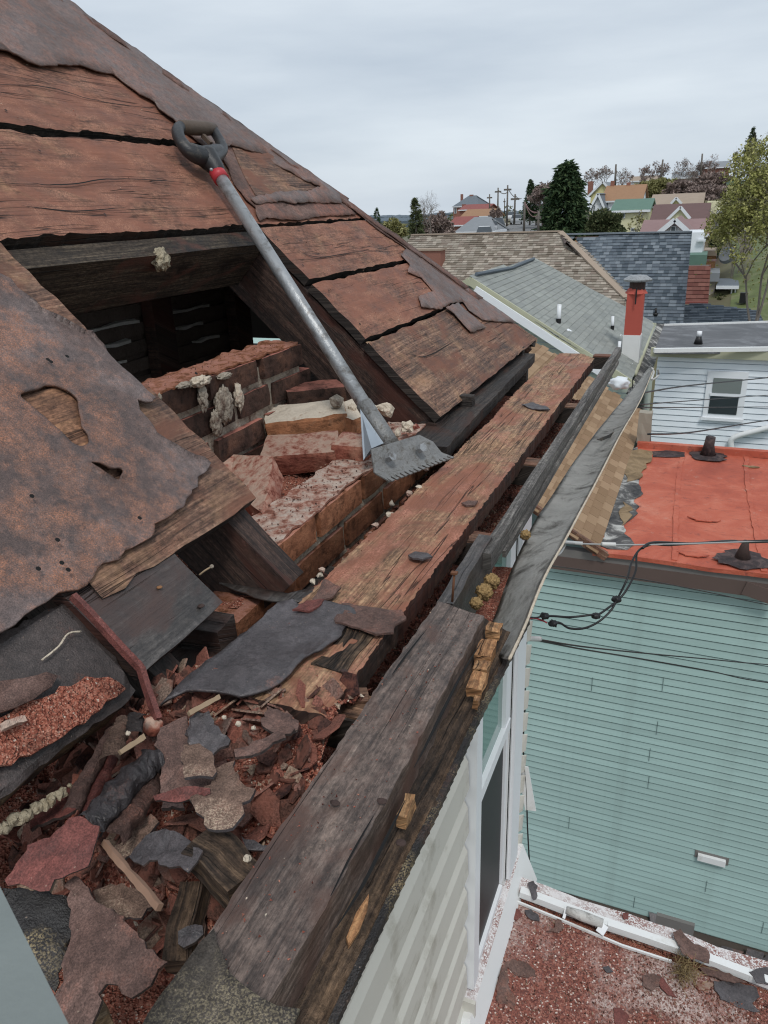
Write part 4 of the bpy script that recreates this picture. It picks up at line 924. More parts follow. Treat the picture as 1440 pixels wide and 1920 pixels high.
# ================================================================== sheets and boards left of the plank
P = [az(a, c, zP + .009) for a, c in [(300, 1318), (330, 1290), (400, 1234), (470, 1172), (520, 1126), (548, 1118), (560, 1128), (590, 1120), (622, 1128), (655, 1135), (668, 1150), (648, 1168), (632, 1196), (604, 1222), (570, 1240), (545, 1265), (505, 1292), (482, 1300), (450, 1309), (405, 1303), (350, 1297), (315, 1308)]]
felt_sheet('roofing_felt', P, V((0, 0, 1)), 'felt_dark', 35, jag=.002, wav=.005, lab='dark felt tongue lying over the near end of the tan plank', cell=.012)
for i, (L, m, z) in enumerate([([(585, 1128), (600, 1108), (608, 1090), (640, 1108), (622, 1122)], 'felt_brown', .006), ([(628, 1165), (640, 1128), (675, 1135), (722, 1140), (752, 1138), (762, 1160), (742, 1172), (738, 1186), (705, 1192), (680, 1182)], 'felt_brown', .008), ([(548, 1142), (575, 1122), (608, 1120), (602, 1130), (580, 1142)], 'felt_red', .012), ([(765, 1040), (778, 1034), (800, 1038), (811, 1045), (792, 1053), (775, 1050)], 'felt_dark', .006), ([(865, 942), (878, 938), (896, 938), (890, 946), (874, 946)], 'felt_brown', .006), ([(978, 758), (1000, 756), (1022, 762), (1032, 769), (1010, 768), (990, 764)], 'felt_dark', .006)]):
    P = [az(a, c, zP + z) for a, c in L]
    bm = slab_bm(P, (random.uniform(-.05, .05), random.uniform(-.1, .1), 1), .003, YG, cu=.01, cv=.01, jag=.002, step=.008, disp=.003, freq=20, seed=70 + i)
    lab = ['small triangular brown felt scrap at the left edge of the tan plank', 'brown felt scrap lying across the right edge of the tan plank', 'little reddish felt flake on the dark felt tongue', 'dark leaf-shaped felt scrap alone on the tan plank', 'tiny felt flake on the tan plank below the shovel head', 'curled dark splinter on the far part of the tan plank'][i]
    based('felt_scrap', bm, m, lab, 'felt scrap', tuple(P[0]))
slab('lining_sheet', [az(a, c, -.555) for a, c in [(372, 1054), (420, 1072), (480, 1100), (540, 1112), (580, 1104), (628, 1092), (600, 1118), (560, 1130), (500, 1124), (440, 1104), (385, 1078)]], (0, 0, 1), .003, 'grey_board_wood', house, YG, True, cu=.02, cv=.02, disp=.003, jag=.002)
slab('soffit_offcut', [az(a, c, -.575) for a, c in [(240, 1330), (330, 1215), (392, 1216), (412, 1236), (290, 1345)]], (0, 0, 1), .02, 'grey_board_wood', house, YG, cu=.03, cv=.02, jag=.002)
p = az(392, 1192, -.565); box('lookout_block', p, (V((1, .15, 0)), V((-.15, 1, 0)), V((0, 0, 1))), (.06, .055, .05), 'grey_board_wood', house, sub=3, amp=.003)
box('dark_plate', az(430, 1180, -.64), AX, (.2, .5, .02), 'black_wood', house)
tube('bent_nail', smoothpath([rf(374, 1078, .0), rf(384, 1070, .012), rf(396, 1063, .022)], 4), .0014, 'stick_wood', house, 6)
o = house; obj('nail_head', clump_bm(rf(397, 1062, .024), .003, 2, 2, .1), 'mortar', house, True)
obj('nail_head', clump_bm(rf(377, 1136, .004), .005, 2, 2, .1, 3, (1, 1, .4)), 'rust_iron', house, True)
obj('knot', clump_bm(rf(299, 1101, .003), .004, 2, 2, .1, 3, (1, 1, .4)), 'fresh_wood', house, True)
tube('bent_nail', [az(848, 1128, zP), az(848, 1128, zP) + V((.003, .0, .045))], .0018, 'nail_iron', house, 6)
obj('nail_head', box_bm(az(848, 1128, zP) + V((.003, 0, .046)), *AX, .009, .007, .003), 'nail_iron', house)
for a, c in [(716, 1502), (645, 1258), (628, 1505), (752, 1580)]:
    obj('nail_head', clump_bm(az(a, c, zP + .004), .004, a, 2, .2, 3, (1.3, 1, .3)), 'rust_iron', house, True)
# built-up roll edge on the left
P = rfs([(-200, 1330), (-60, 1228), (0, 1190), (60, 1160), (122, 1128), (160, 1160), (205, 1215), (240, 1262), (258, 1290), (232, 1322), (150, 1380), (60, 1450), (0, 1495), (-200, 1640)], -.006)
def rollc(x, y, bd): return -.004 if bd else .003 * noise.noise(V((x * 12, y * 12, 2)))
o = slab('built_up_roofing', P, RN, .052, 'roll_edge', house, YG, False, side='tar_crust', jag=.003, step=.01, disp=.004, freq=8, seed=80, cu=.014, cv=.014, curl=rollc)
tag(o, 'thick lump of old built-up roofing with a dark cut edge')
P = rfs([(-160, 1340), (0, 1280), (40, 1275), (85, 1262), (106, 1270), (95, 1290), (60, 1315), (0, 1338), (-160, 1400)], .006)
felt_sheet('roofing_felt', P, RN, 'felt_brown', 81, jag=.003, cell=.015)
P = rfs([(-160, 1420), (0, 1345), (60, 1312), (110, 1288), (160, 1268), (205, 1268), (236, 1292), (190, 1330), (120, 1380), (60, 1415), (0, 1436), (-160, 1520)], .004)
slab('red_dust_bank', P, RN, .004, 'red_rubble', house, YG, jag=.004, step=.01, disp=.003, freq=20, seed=83, cu=.012, cv=.012)
tube('white_scrape', smoothpath([rf(78, 1238, .003), rf(110, 1212, .003), rf(128, 1188, .003), rf(152, 1184, .003)], 4), .0012, 'mortar_pale', house, 5)
P = rfs([(20, 1242), (60, 1215), (80, 1205), (120, 1190), (130, 1186), (146, 1184), (134, 1194), (95, 1212), (60, 1232), (36, 1246)], .008)
slab('white_scrape', P, RN, .001, 'white_vinyl', house, YG, cu=0, cv=0, disp=0) if False else None
for L in ([(128, 1128), (160, 1160), (205, 1210), (255, 1263)], [(255, 1263), (266, 1300), (286, 1358)]):
    pts = smoothpath([rf(a, c, .012) for a, c in L], 4); bm = bmesh.new()
    for q0, q1 in zip(pts, pts[1:]): bar('', q0 + RN * .012, q1 + RN * .012, .0075, .010, None, None, RN, bm=bm, sub=1, amp=.002, fr=60)
    obj('red_edge_strip', bm, 'felt_red', house)
obj('red_lump', clump_bm(rf(287, 1362, .012), .011, 2, 3, .3), 'brick_red', house, True)
bm = bmesh.new()
for i in range(120):
    t = random.random(); a = -20 + 195 * t; c = 1566 - 113 * t + 7 * noise.noise(V((t * 20, 0, 0))) + random.uniform(-5, 5)
    p = rf(a, c, -.052); c2 = clump_bm(p, random.choice((.0015, .002, .003, .004, .0055)), i, 1, .8); me_ = bpy.data.meshes.new('t'); c2.to_mesh(me_); c2.free(); bm.from_mesh(me_); bpy.data.meshes.remove(me_)
obj('pale_crust', bm, 'foam_pale', house)

# ================================================================== red rubble in the near gutter trough
def ztr(x, y):
    b = -.528 - .07 * max(0, min(1, (.62 - y) / .2)) - .24 * max(0, min(1, (.42 - y) / .16)) - .10 * max(0, min(1, (-.56 - x) / .12))
    b += .03 * noise.noise(V((x * 7, y * 7, 1))) + .012 * noise.noise(V((x * 24, y * 24, 5))) + .006 * noise.noise(V((x * 70, y * 70, 9)))
    if y > .62: b -= (y - .62) * .35
    return b
o = obj('shingle_rubble', heap('h', -.75, -.318, .10, .72, ztr, '', 120, lambda x, y: x < -.325 + .02 * noise.noise(V((1, y * 12, 3))) or y < .30), 'red_rubble', None, True)
tag(o, 'deep red shingle dust and crumbs filling the eave trough in the foreground', 'rubble', None, 'stuff')
def ptr():
    x = random.uniform(-.74, -.325); y = random.uniform(.14, .70); return (x, y, ztr(x, y) + .001)
bm = chips_bm(9000, ptr, lambda: random.choice((.0009, .0014, .0018, .0025, .0025, .004)), None, .8)
tag(obj('red_granules', bm, 'granule_mix', None), 'coarse red and white roof granules over the rubble', 'granules', None, 'stuff')
bm = chips_bm(500, ptr, lambda: random.uniform(.004, .010), None, .5)
tag(obj('shingle_crumbs', bm, 'chip_mix', None), 'larger broken shingle crumbs in the rubble', 'crumbs', None, 'stuff')
bm = bmesh.new(); rs_ = random.Random(12)
for i in range(1000):
    x, y = rs_.uniform(-.70, -.33), rs_.uniform(.2, .66); c = V((x, y, ztr(x, y) + rs_.uniform(.002, .012))); nv = V((rs_.gauss(0, .7), rs_.gauss(-.3, .7), 1)).normalized(); r_ = rs_.uniform(.3, 1) ** 2 * .026; u_, v_, n_ = frame(nv, V((rs_.gauss(0, 1), rs_.gauss(0, 1), .1)))
    k = rs_.randint(5, 8); P = [c + (u_ * math.cos(6.283 * j / k) * rs_.uniform(.5, 1.3) + v_ * math.sin(6.283 * j / k) * rs_.uniform(.5, 1.2)) * r_ for j in range(k)]; quad_prism(bm, P, n_, .0022)
tag(obj('shingle_flakes', bm, 'chip_mix', None), 'small broken shingle flakes heaped through the rubble', 'flakes', None, 'stuff')
def pch():
    y = random.uniform(.75, 2.7); return (random.uniform(xr - .07, -.355), y, -1.30 * U + .012)
bm = chips_bm(2600, pch, lambda: random.choice((.0015, .003, .004, .006)), None, .6)
tag(obj('channel_grit', bm, 'chip_mix', None), 'dark red grit and splinters in the gap behind the fascia', 'grit', None, 'stuff')
def pdust():
    r_ = random.random()
    if r_ < .55: return (random.uniform(xl, xr), random.uniform(.65, 2.75), zP + .004)
    return (random.uniform(xb0, xb1), random.uniform(.2, .85), zP + .003)
bm = chips_bm(900, pdust, lambda: random.choice((.0004, .0006, .0009, .0016)), None, .6)
def proof():
    r_ = random.random()
    if r_ < .5: t = random.uniform(0, .65); return rt(random.uniform(1.72, hipy(t)), t, .003)
    if r_ < .75: t = random.uniform(.67, 1.2); return rt(random.uniform(.8, hipy(t)), t, .003)
    return rt(random.uniform(.35, .93), random.uniform(.1, .3), .003)
bm = chips_bm(700, proof, lambda: random.choice((.0005, .0008, .0012, .002)), bm, .5)
tag(obj('loose_grit', bm, 'granule_mix', None), 'fine grit sprinkled over the boards, plank and beam', 'grit', None, 'stuff')

SH = [  # outline, height, thickness, material, tilt normal, label
 ([(355, 1348), (372, 1338), (392, 1336), (410, 1362), (432, 1386), (428, 1396), (396, 1412), (368, 1396), (350, 1385)], -.510, .006, 'felt_dark', (.1, -.15, 1), 'dark kite-shaped shingle piece on top of the stacked scraps'),
 ([(300, 1368), (325, 1356), (352, 1348), (352, 1382), (372, 1402), (392, 1414), (400, 1445), (396, 1478), (396, 1486), (345, 1472), (340, 1498), (345, 1512), (300, 1508), (298, 1480), (304, 1440), (298, 1410)], -.520, .008, 'felt_brown', (.1, -.2, 1), 'broad brown shingle slab at the left of the stacked scraps'),
 ([(345, 1402), (375, 1398), (398, 1412), (402, 1440), (400, 1462), (372, 1466), (346, 1460), (340, 1430)], -.508, .006, 'felt_granule', (.05, -.1, 1), 'small granule-covered piece in the middle of the stacked scraps'),
 ([(404, 1444), (420, 1432), (440, 1425), (446, 1450), (456, 1474), (480, 1482), (470, 1505), (456, 1512), (460, 1530), (446, 1548), (425, 1562), (405, 1563), (385, 1552), (370, 1530), (356, 1504), (350, 1490), (378, 1490), (398, 1478)], -.520, .006, 'felt_granule', (-.05, -.15, 1), 'pale granule-covered jagged shingle piece, brightest of the scraps'),
 ([(438, 1402), (470, 1388), (505, 1376), (545, 1350), (552, 1362), (520, 1388), (490, 1400), (470, 1412), (440, 1416)], -.515, .006, 'felt_brown', (0, -.1, 1), 'crooked brown piece right of the stacked scraps'),
 ([(500, 1318), (540, 1330), (560, 1345), (545, 1368), (515, 1372), (490, 1350)], -.520, .006, 'felt_brown', (.1, 0, 1), 'reddish shingle piece half sunk in the rubble near the dark felt tongue'),
 ([(285, 1490), (340, 1478), (395, 1480), (396, 1490), (340, 1502), (290, 1500)], -.520, .005, 'felt_red', (.1, -.4, 1), 'narrow reddish layer under the stacked scraps'),
 ([(243, 1608), (262, 1580), (292, 1562), (312, 1558), (340, 1566), (352, 1575), (384, 1602), (372, 1622), (356, 1642), (330, 1630), (300, 1625), (282, 1618), (260, 1620)], -.555, .004, 'felt_dark', (-.1, -.2, 1), 'smooth bluish-grey curled felt piece in the trough'),
 ([(12, 1652), (40, 1612), (68, 1580), (104, 1558), (128, 1532), (160, 1534), (186, 1548), (182, 1578), (172, 1610), (150, 1632), (120, 1648), (96, 1672), (50, 1662), (20, 1664)], -.540, .004, 'felt_red', (.2, -.5, 1), 'dark red flap of felt at the left edge of the trough'),
 ([(128, 1655), (140, 1642), (160, 1660), (180, 1690), (222, 1716), (262, 1752), (292, 1784), (320, 1808), (302, 1822), (286, 1850), (270, 1862), (250, 1874), (232, 1866), (226, 1850), (205, 1848), (190, 1868), (188, 1900), (176, 1960), (120, 1960), (104, 1888), (125, 1830), (140, 1750)], -.560, .005, 'felt_brown', (-.1, -.4, 1), 'large dusty pink-brown felt sheet in the lower left corner'),
 ([(4, 1664), (50, 1664), (96, 1674), (130, 1678), (138, 1700), (134, 1750), (118, 1810), (104, 1862), (60, 1840), (10, 1760)], -.550, .004, 'tar_crust', (.3, -.4, 1), 'crumpled black tar-coated scrap beside the ladder rail'),
 ([(172, 1665), (205, 1650), (240, 1662), (290, 1672), (288, 1700), (250, 1720), (200, 1712), (175, 1690)], -.585, .006, 'felt_granule', (.1, -.2, 1), 'granule-covered piece low in the trough under the thin stick'),
 ([(200, 1590), (240, 1560), (285, 1530), (300, 1545), (262, 1580), (228, 1612)], -.570, .006, 'felt_granule', (.1, -.3, 1), 'tan granular strip lying across the trough'),
 ([(335, 1748), (352, 1738), (380, 1736), (382, 1752), (366, 1768), (345, 1778), (334, 1770)], -.590, .006, 'felt_dark', (0, -.3, 1), 'small dark flake low in the trough beside the beam'),
 ([(456, 1575), (480, 1582), (508, 1592), (500, 1602), (480, 1602), (462, 1590)], -.560, .004, 'felt_dark', (0, -.3, 1), 'small dark flake near the left edge of the thick beam'),
 ([(350, 1680), (372, 1658), (388, 1670), (392, 1740), (382, 1830), (340, 1800), (345, 1730)], -.640, .010, 'brick_red', (0, -.5, 1), 'red brick face deep in the trough shadow'),
 ([(60, 1500), (130, 1462), (180, 1450), (170, 1490), (120, 1530), (60, 1560)], -.600, .008, 'felt_red', (0, -.3, 1), 'dark red layer under the old roofing lump'),
 ([(560, 1545), (585, 1530), (600, 1500), (590, 1480), (575, 1500)], -.545, .004, 'felt_brown', (0, 0, 1), 'thin brown flake against the black gap'),
]
for i, (L, z, th, m, n, lab) in enumerate(SH):
    z += .02
    c0 = az(*L[0], z); nv = V(n).normalized()
    P = [apl(a, c, c0, nv) for a, c in L]; th *= .6
    cv_ = random.uniform(.5, 1.2)
    ctr = sum(P, V((0, 0, 0))) / len(P)
    def cf(x, y, bd, s=i, c_=cv_): return .006 * c_ * math.sin(x * 30 + s) + (.004 * noise.noise(V((x * 40, y * 40, s))) if bd else 0)
    bm = slab_bm(P, nv, th, YG, cu=.009, cv=.009, jag=.0032, step=.0055, disp=.0032, freq=22, seed=90 + i, curl=cf)
    based('shingle_scrap', bm, [m, 'felt_dark' if 'granule' in m else 'roll_edge'], lab, 'shingle scrap', tuple(ctr))
# rolled strips and sticks
def curl_bm(pts, r, seed):
    bm = bmesh.new(); n_ = len(pts) * 2; P_ = smoothpath(pts, 2); rows = []
    for j, p in enumerate(P_):
        d = (P_[min(j + 1, len(P_) - 1)] - P_[max(j - 1, 0)]).normalized(); s = d.cross(V((0, 0, 1))).normalized(); up = s.cross(d)
        arc = 3.6 + .9 * noise.noise(V((j * .45, seed, 0))) ; rr_ = r * 1.15 * (1 + .22 * noise.noise(V((j * .5, seed, 3))) ); row = []
        for k in range(13):
            t_ = -.9 + arc * (k / 12) + .3 * noise.noise(V((j * .8, seed, 9))); q_ = rr_ * (1 - .35 * k / 12)
            row.append(bm.verts.new(p + s * math.cos(t_) * q_ + up * math.sin(t_) * q_ * .75))
        rows.append(row)
    for r0, r1 in zip(rows, rows[1:]):
        for k in range(12): bm.faces.new((r0[k], r0[k + 1], r1[k + 1], r1[k]))
    bmesh.ops.solidify(bm, geom=bm.faces[:], thickness=.003); return bm
ST = [([(160, 1545), (205, 1500), (262, 1440), (296, 1418)], -.53, .016, 'felt_dark', 'felt_strip', 'dark rolled felt strip pointing up right, longest of the rolls'),
      ([(205, 1570), (248, 1520), (292, 1450)], -.545, .014, 'felt_brown', 'felt_strip', 'brown rolled felt strip just below the longest roll'),
      ([(128, 1525), (158, 1462), (196, 1395), (212, 1370)], -.53, .009, 'felt_brown', 'felt_strip', 'thin brown curled strip leaning on the old roofing lump'),
      ([(150, 1540), (178, 1480), (205, 1430), (215, 1380)], -.54, .008, 'felt_red', 'felt_strip', 'thin reddish strip beside the brown curled one'),
      ([(202, 1428), (216, 1385), (232, 1352)], -.515, .011, 'felt_granule', 'felt_strip', 'short upright granular strip below the red edge strip'),
      ([(245, 1380), (252, 1345), (268, 1350)], -.515, .010, 'roll_edge', 'felt_strip', 'short grey-brown upright strip at the foot of the red edge strip'),
      ([(225, 1412), (250, 1396), (270, 1382)], -.505, .0035, 'stick_wood', 'wood_stick', 'pale stick lying left of the stacked scraps'),
      ([(353, 1338), (382, 1322), (411, 1307)], -.500, .0035, 'stick_wood', 'wood_stick', 'pale stick lying above the stacked scraps'),
      ([(195, 1580), (240, 1632), (300, 1702)], -.54, .004, 'brown_board_wood', 'wood_stick', 'thin reddish brown lath end crossing the trough'),
      ([(0, 1366), (28, 1354), (48, 1348)], -.45, .005, 'mortar_dust', 'wood_stick', 'pale crumbly stick on the old roofing lump')]
for i, (L, z, r, m, nm, lab) in enumerate(ST):
    pts = smoothpath([az(a, c, z + .02) for a, c in L], 5)
    if i == 9: pts = smoothpath([rf(a, c, .012) for a, c in L], 5)
    if nm == 'felt_strip': bm = curl_bm(pts, r, i)
    else: bm = tube_bm(pts, [r * (1 + .25 * noise.noise(V((j * .7, i, 0)))) for j in range(len(pts))], 4)
    for q in bm.verts: q.co += V((noise.noise(q.co * 60), noise.noise(q.co * 60 + V((5, 0, 0))), noise.noise(q.co * 60 + V((0, 7, 0))))) * r * .3
    if nm != 'felt_strip': bmesh.ops.subdivide_edges(bm, edges=bm.edges[:], cuts=1, use_grid_fill=True)
    for q in bm.verts: q.co += V((noise.noise(q.co * 150), noise.noise(q.co * 150 + V((5, 0, 0))), noise.noise(q.co * 150 + V((0, 7, 0))))) * r * .15
    based(nm, bm, m, lab, 'felt strip' if nm == 'felt_strip' else 'stick', tuple(pts[0]), smooth=False)
def chunk(a, b_, z, w_, h, mat, name, lab, cat, tilt=0):
    A, B_ = az(*a, z), az(*b_, z); A.z += tilt
    bm = bar('', A, B_, w_, h, None, None, bm=bmesh.new(), sub=4, amp=.005, fr=30)
    based(name, bm, mat, lab, cat, tuple(A))
chunk((378, 1600), (462, 1668), -.545, .04, .03, 'rotten_wood', 'wood_offcut', 'charred-looking wood block against the thick beam in the trough', 'wood block', .01)
chunk((325, 1785), (368, 1660), -.58, .025, .03, 'rotten_wood', 'wood_offcut', 'dark upright wood piece beneath the bluish felt piece', 'wood block', -.02)
chunk((690, 1172), (615, 1262), -.524, .045, .012, 'rotten_wood', 'wood_offcut', 'rotten split wood showing at the near end of the tan plank', 'wood block')
chunk((150, 1935), (200, 1898), -.60, .03, .03, 'stick_wood', 'wood_offcut', 'pale split wood block at the bottom edge of the picture', 'wood block')
chunk((640, 1318), (690, 1312), -.55, .03, .02, 'brown_board_wood', 'wood_offcut', 'red-dusted wood block in the black gap beside the thick beam', 'wood block')
for i, (a, c, z, r) in enumerate([(464, 1610, -.55, .006), (447, 1357, -.515, .005), (475, 1365, -.515, .004), (240, 1375, -.50, .004), (225, 1775, -.58, .005), (420, 1345, -.51, .004)]):
    p = az(a, c, z + .02); based('pebble', clump_bm(p, r * .62, i, 2, .4), 'mortar_pale', ['largest whitish pebble, near the left edge of the thick beam', 'left of the two whitish pebbles below the dark felt tongue', 'right of the two whitish pebbles below the dark felt tongue', 'whitish pebble beside the upright curled strips', 'whitish pebble low in the trough on the dusty sheet', 'whitish pebble beside the pale stick above the scraps'][i], 'pebble', tuple(p), 'whitish pebbles on the red rubble')

# ladder rail close to the lens, lower left
q = [ray(a, c) * s for a, c, s in [(-30, 1590, .40), (128, 1930, .34), (290, 2300, .29), (-60, 2400, .30), (-250, 1900, .36)]]
nq = (q[1] - q[0]).cross(q[4] - q[0]).normalized(); nq = nq if nq.dot(ray(0, 1900)) < 0 else -nq
q = [apl(a, c, q[0], nq) for a, c in [(-40, 1572), (0, 1662), (131, 1925), (290, 2250), (-80, 2400), (-260, 1900)]]
bm = bmesh.new(); quad_prism(bm, q, nq, .03); based('ladder_rail', bm, 'ladder_metal', 'blurred grey-green metal rail in the bottom left corner', 'ladder', tuple(q[4]))
# ================================================================== porch roof below
PN = V((.13, 0, 1)).normalized(); PP = V((-.44, 0, -2.90))
def pr(px, py, off=0): return apl(px, py, PP + PN * off, PN)
def prs(L, off=0): return [pr(a, c, off) for a, c in L]
porch = thing('porch_roof', 'low white porch roof littered with red shingle debris, lower right', 'porch roof', (1.2, 1.2, GZ))
far = [(969, 1641), (1021, 1659), (1085, 1685), (1142, 1703), (1178, 1713), (1263, 1742), (1343, 1774), (1440, 1803), (1560, 1842)]
lip = [(975, 1672), (1061, 1704), (1138, 1733), (1275, 1779), (1404, 1828), (1560, 1888)]
inn = [(970, 1691), (1057, 1727), (1166, 1773), (1259, 1803), (1400, 1850), (1560, 1905)]
slab('roof_membrane', prs([(965, 1690)] + inn[1:]) + prs([(1650, 2200), (860, 2200), (905, 1925), (940, 1800)]), PN, .04, 'porch_membrane', porch, YG, cu=.08, cv=.08, disp=.004)
slab('white_edge_band', prs(far, .035) + prs(list(reversed(lip)), .035), PN, .05, 'dusted_white', porch, YG, cu=.1, cv=.05, disp=.003, jag=.0)
slab('channel_floor', prs([(960, 1665)] + lip[1:], -.01) + prs(list(reversed(inn)), -.01), PN, .02, 'red_rubble', porch, YG, cu=.05, cv=.02, disp=.008, freq=14)
bm = bmesh.new(); L = [pr(a, c, .03) for a, c in lip]
for q0, q1 in zip(L, L[1:]): bar('', q0, q1, .035, .035, None, None, PN, bm=bm, sub=1, amp=.002)
obj('gutter_rail', bm, 'white_vinyl', porch)
bm = bmesh.new(); L = [pr(a, c, .01) for a, c in inn[:4]]
for q0, q1 in zip(L, L[1:]): bar('', q0, q1, .008, .012, None, None, PN, bm=bm)
obj('white_lip', bm, 'white_vinyl', porch)
bar('gutter_strap', pr(1124, 1750, .03), pr(1134, 1734, .05), .035, .01, 'white_trim', porch, PN)
bar('gutter_strap', pr(1057, 1722, .02), pr(1062, 1702, .05), .012, .01, 'white_trim', porch, PN)
tube('grey_sleeve', [pr(1062, 1706, .05), pr(1090, 1717, .05), pr(1130, 1732, .05)], [.016, .022, .020], 'wet_metal', porch, 10)
obj('porch_fascia', box_bm(V((1.7, 2.50, -3.45)), *AX, 4.4, .06, .5), 'white_vinyl', porch)
def pdp(): 
    a = random.uniform(930, 1440); c = random.uniform(max(1700, 1697 + (a - 970) * .385), 1925); return pr(a, c, .003)
bm = chips_bm(2600, pdp, lambda: random.choice((.002, .003, .004, .007)), None, .5)
def pch2():
    t = random.random(); a = 975 + 430 * t; return pr(a, 1682 + (1838 - 1682) * t + random.uniform(-5, 6), .004)
bm = chips_bm(900, pch2, lambda: random.choice((.003, .006, .010)), bm, .5)
tag(obj('porch_grit', bm, 'chip_mix', None), 'red brown shingle crumbs spread over the porch roof', 'crumbs', None, 'stuff')
PS = [([(1262, 1748), (1276, 1741), (1290, 1758), (1303, 1770), (1325, 1778), (1331, 1790), (1329, 1808), (1312, 1803), (1296, 1799), (1278, 1786)], 'felt_brown', .065, 'brown shingle piece bridging the porch gutter, straw on it'),
      ([(1338, 1840), (1370, 1838), (1400, 1848), (1418, 1852), (1424, 1870), (1410, 1880), (1426, 1895), (1412, 1896), (1380, 1884), (1352, 1872), (1340, 1855)], 'felt_dark', .012, 'largest grey felt piece, at the right end of the porch roof'),
      ([(1404, 1822), (1420, 1816), (1440, 1812), (1460, 1835), (1440, 1846), (1418, 1842)], 'felt_dark', .05, 'grey felt piece over the porch gutter at the right edge'),
      ([(1310, 1812), (1335, 1812), (1380, 1832), (1400, 1845), (1370, 1842), (1325, 1828)], 'felt_brown', .02, 'long brown shingle piece beside the largest grey one'),
      ([(990, 1655), (1000, 1652), (1008, 1662), (1006, 1684), (1000, 1686), (994, 1670)], 'felt_dark', .055, 'dark felt scrap on the white band nearest the siding corner'),
      ([(984, 1706), (996, 1704), (1010, 1716), (1012, 1726), (998, 1724), (986, 1714)], 'felt_dark', .01, 'dark oval scrap just inside the porch gutter'),
      ([(964, 1702), (975, 1706), (980, 1716), (970, 1724), (962, 1722)], 'felt_red', .01, 'reddish scrap at the very corner of the porch roof'),
      ([(1045, 1718), (1052, 1726), (1058, 1740), (1046, 1750), (1024, 1748), (1040, 1740)], 'felt_brown', .012, 'forked brown scrap left on the pale part of the porch roof'),
      ([(960, 1798), (985, 1802), (1004, 1818), (1006, 1830), (985, 1832), (965, 1825), (952, 1812), (955, 1850), (968, 1870), (965, 1895), (945, 1900), (930, 1870), (935, 1830), (945, 1806)], 'felt_brown', .010, 'hook-shaped brown scrap at the left side of the porch roof'),
      ([(1206, 1830), (1225, 1826), (1240, 1832), (1236, 1850), (1222, 1858), (1206, 1848)], 'felt_brown', .010, 'curled brown scrap near the middle of the porch roof'),
      ([(1232, 1826), (1246, 1836), (1262, 1862), (1270, 1872), (1252, 1866), (1238, 1850)], 'felt_red', .010, 'narrow reddish scrap right beside the curled brown one'),
      ([(1150, 1890), (1165, 1888), (1180, 1905), (1170, 1925), (1152, 1915)], 'felt_red', .008, 'reddish scrap at the bottom edge of the picture'),
      ([(1130, 1812), (1142, 1810), (1150, 1822), (1138, 1824)], 'felt_dark', .008, 'tiny dark scrap in the red middle of the porch roof'),
      ([(1300, 1845), (1320, 1838), (1340, 1842), (1330, 1855), (1308, 1856)], 'brick_red', .010, 'bright red chip by the straw tuft'),
      ([(1168, 1712), (1180, 1711), (1178, 1722), (1170, 1724)], 'felt_red', .05, 'small red chip on the white edge band')]
for i, (L, m, off, lab) in enumerate(PS):
    P = prs(L, off); bm = slab_bm(P, PN + V((random.uniform(-.06, .06), random.uniform(-.06, .06), 0)), .004, YG, cu=.02, cv=.02, jag=.004, step=.012, disp=.006, freq=12, seed=130 + i)
    based('shingle_scrap', bm, m, lab, 'shingle scrap', tuple(P[0]))
bm = bmesh.new()
c0 = pr(1285, 1822, .03)
for i in range(260):
    d = V((random.gauss(0, 1), random.gauss(0, 1), random.gauss(0, .7))).normalized(); a = c0 + V((random.gauss(0, .022), random.gauss(0, .03), abs(random.gauss(0, .015)))); tube_bm([a, a + d * random.uniform(.02, .06)], .0009, 3, bm, False)
based('straw_tuft', bm, 'straw', 'tangled tuft of dry straw on the porch roof edge', 'straw', tuple(c0))
# ================================================================== service wires at our corner
def wires(name, L, r, mat, label, cat='wire', group=None, par=None, seg=8, k=8):
    pts = smoothpath([ay(a, c, y) for a, c, y in L], k)
    if par: return tube(name, pts, r, mat, par, seg)
    bm = tube_bm(pts, r, seg); return based(name, bm, mat, label, cat, tuple(pts[0]), group, True)
sd_ = thing('service_drop', 'electric service cable with pale clamp and black spliced loops before the teal wall', 'power line', tuple(ay(1050, 1018, 2.95)))
wires('messenger', [(1020, 1014, 2.9), (1100, 1020, 3), (1230, 1021, 3.3), (1440, 1014, 4.2), (1700, 1002, 6)], .0038, 'grey_cable', '', par=sd_)
wires('clamp', [(1056, 1016, 2.95), (1092, 1019, 2.98)], .008, 'insulator', '', par=sd_)
wires('clamp', [(1128, 1020, 3.02), (1154, 1021, 3.04)], .0095, 'insulator', '', par=sd_)
wires('line_cable', [(1205, 1028, 3.2), (1226, 1017, 3.3), (1300, 1019, 3.6), (1370, 1014, 3.9), (1440, 1016, 4.2), (1700, 1004, 6)], .006, 'black_cable', '', par=sd_)
wires('line_cable', [(1226, 1020, 3.3), (1260, 1022, 3.4), (1340, 1016, 3.75), (1440, 1013, 4.2), (1700, 1001, 6)], .005, 'black_cable', '', par=sd_)
wires('splice_loop', [(1226, 1017, 3.3), (1200, 1030, 3.2), (1184, 1055, 3.1), (1176, 1085, 3.0), (1158, 1122, 2.95), (1145, 1145, 2.9), (1122, 1166, 2.85), (1095, 1178, 2.8), (1068, 1178, 2.75), (1050, 1168, 2.72), (1036, 1167, 2.7)], .0048, 'black_cable', '', par=sd_)
wires('splice_loop', [(1226, 1019, 3.3), (1196, 1034, 3.2), (1192, 1070, 3.1), (1176, 1104, 3.0), (1160, 1124, 2.95), (1140, 1140, 2.9), (1122, 1152, 2.85), (1108, 1153, 2.82), (1070, 1157, 2.78), (1035, 1155, 2.72), (1020, 1156, 2.7)], .0048, 'black_cable', '', par=sd_)
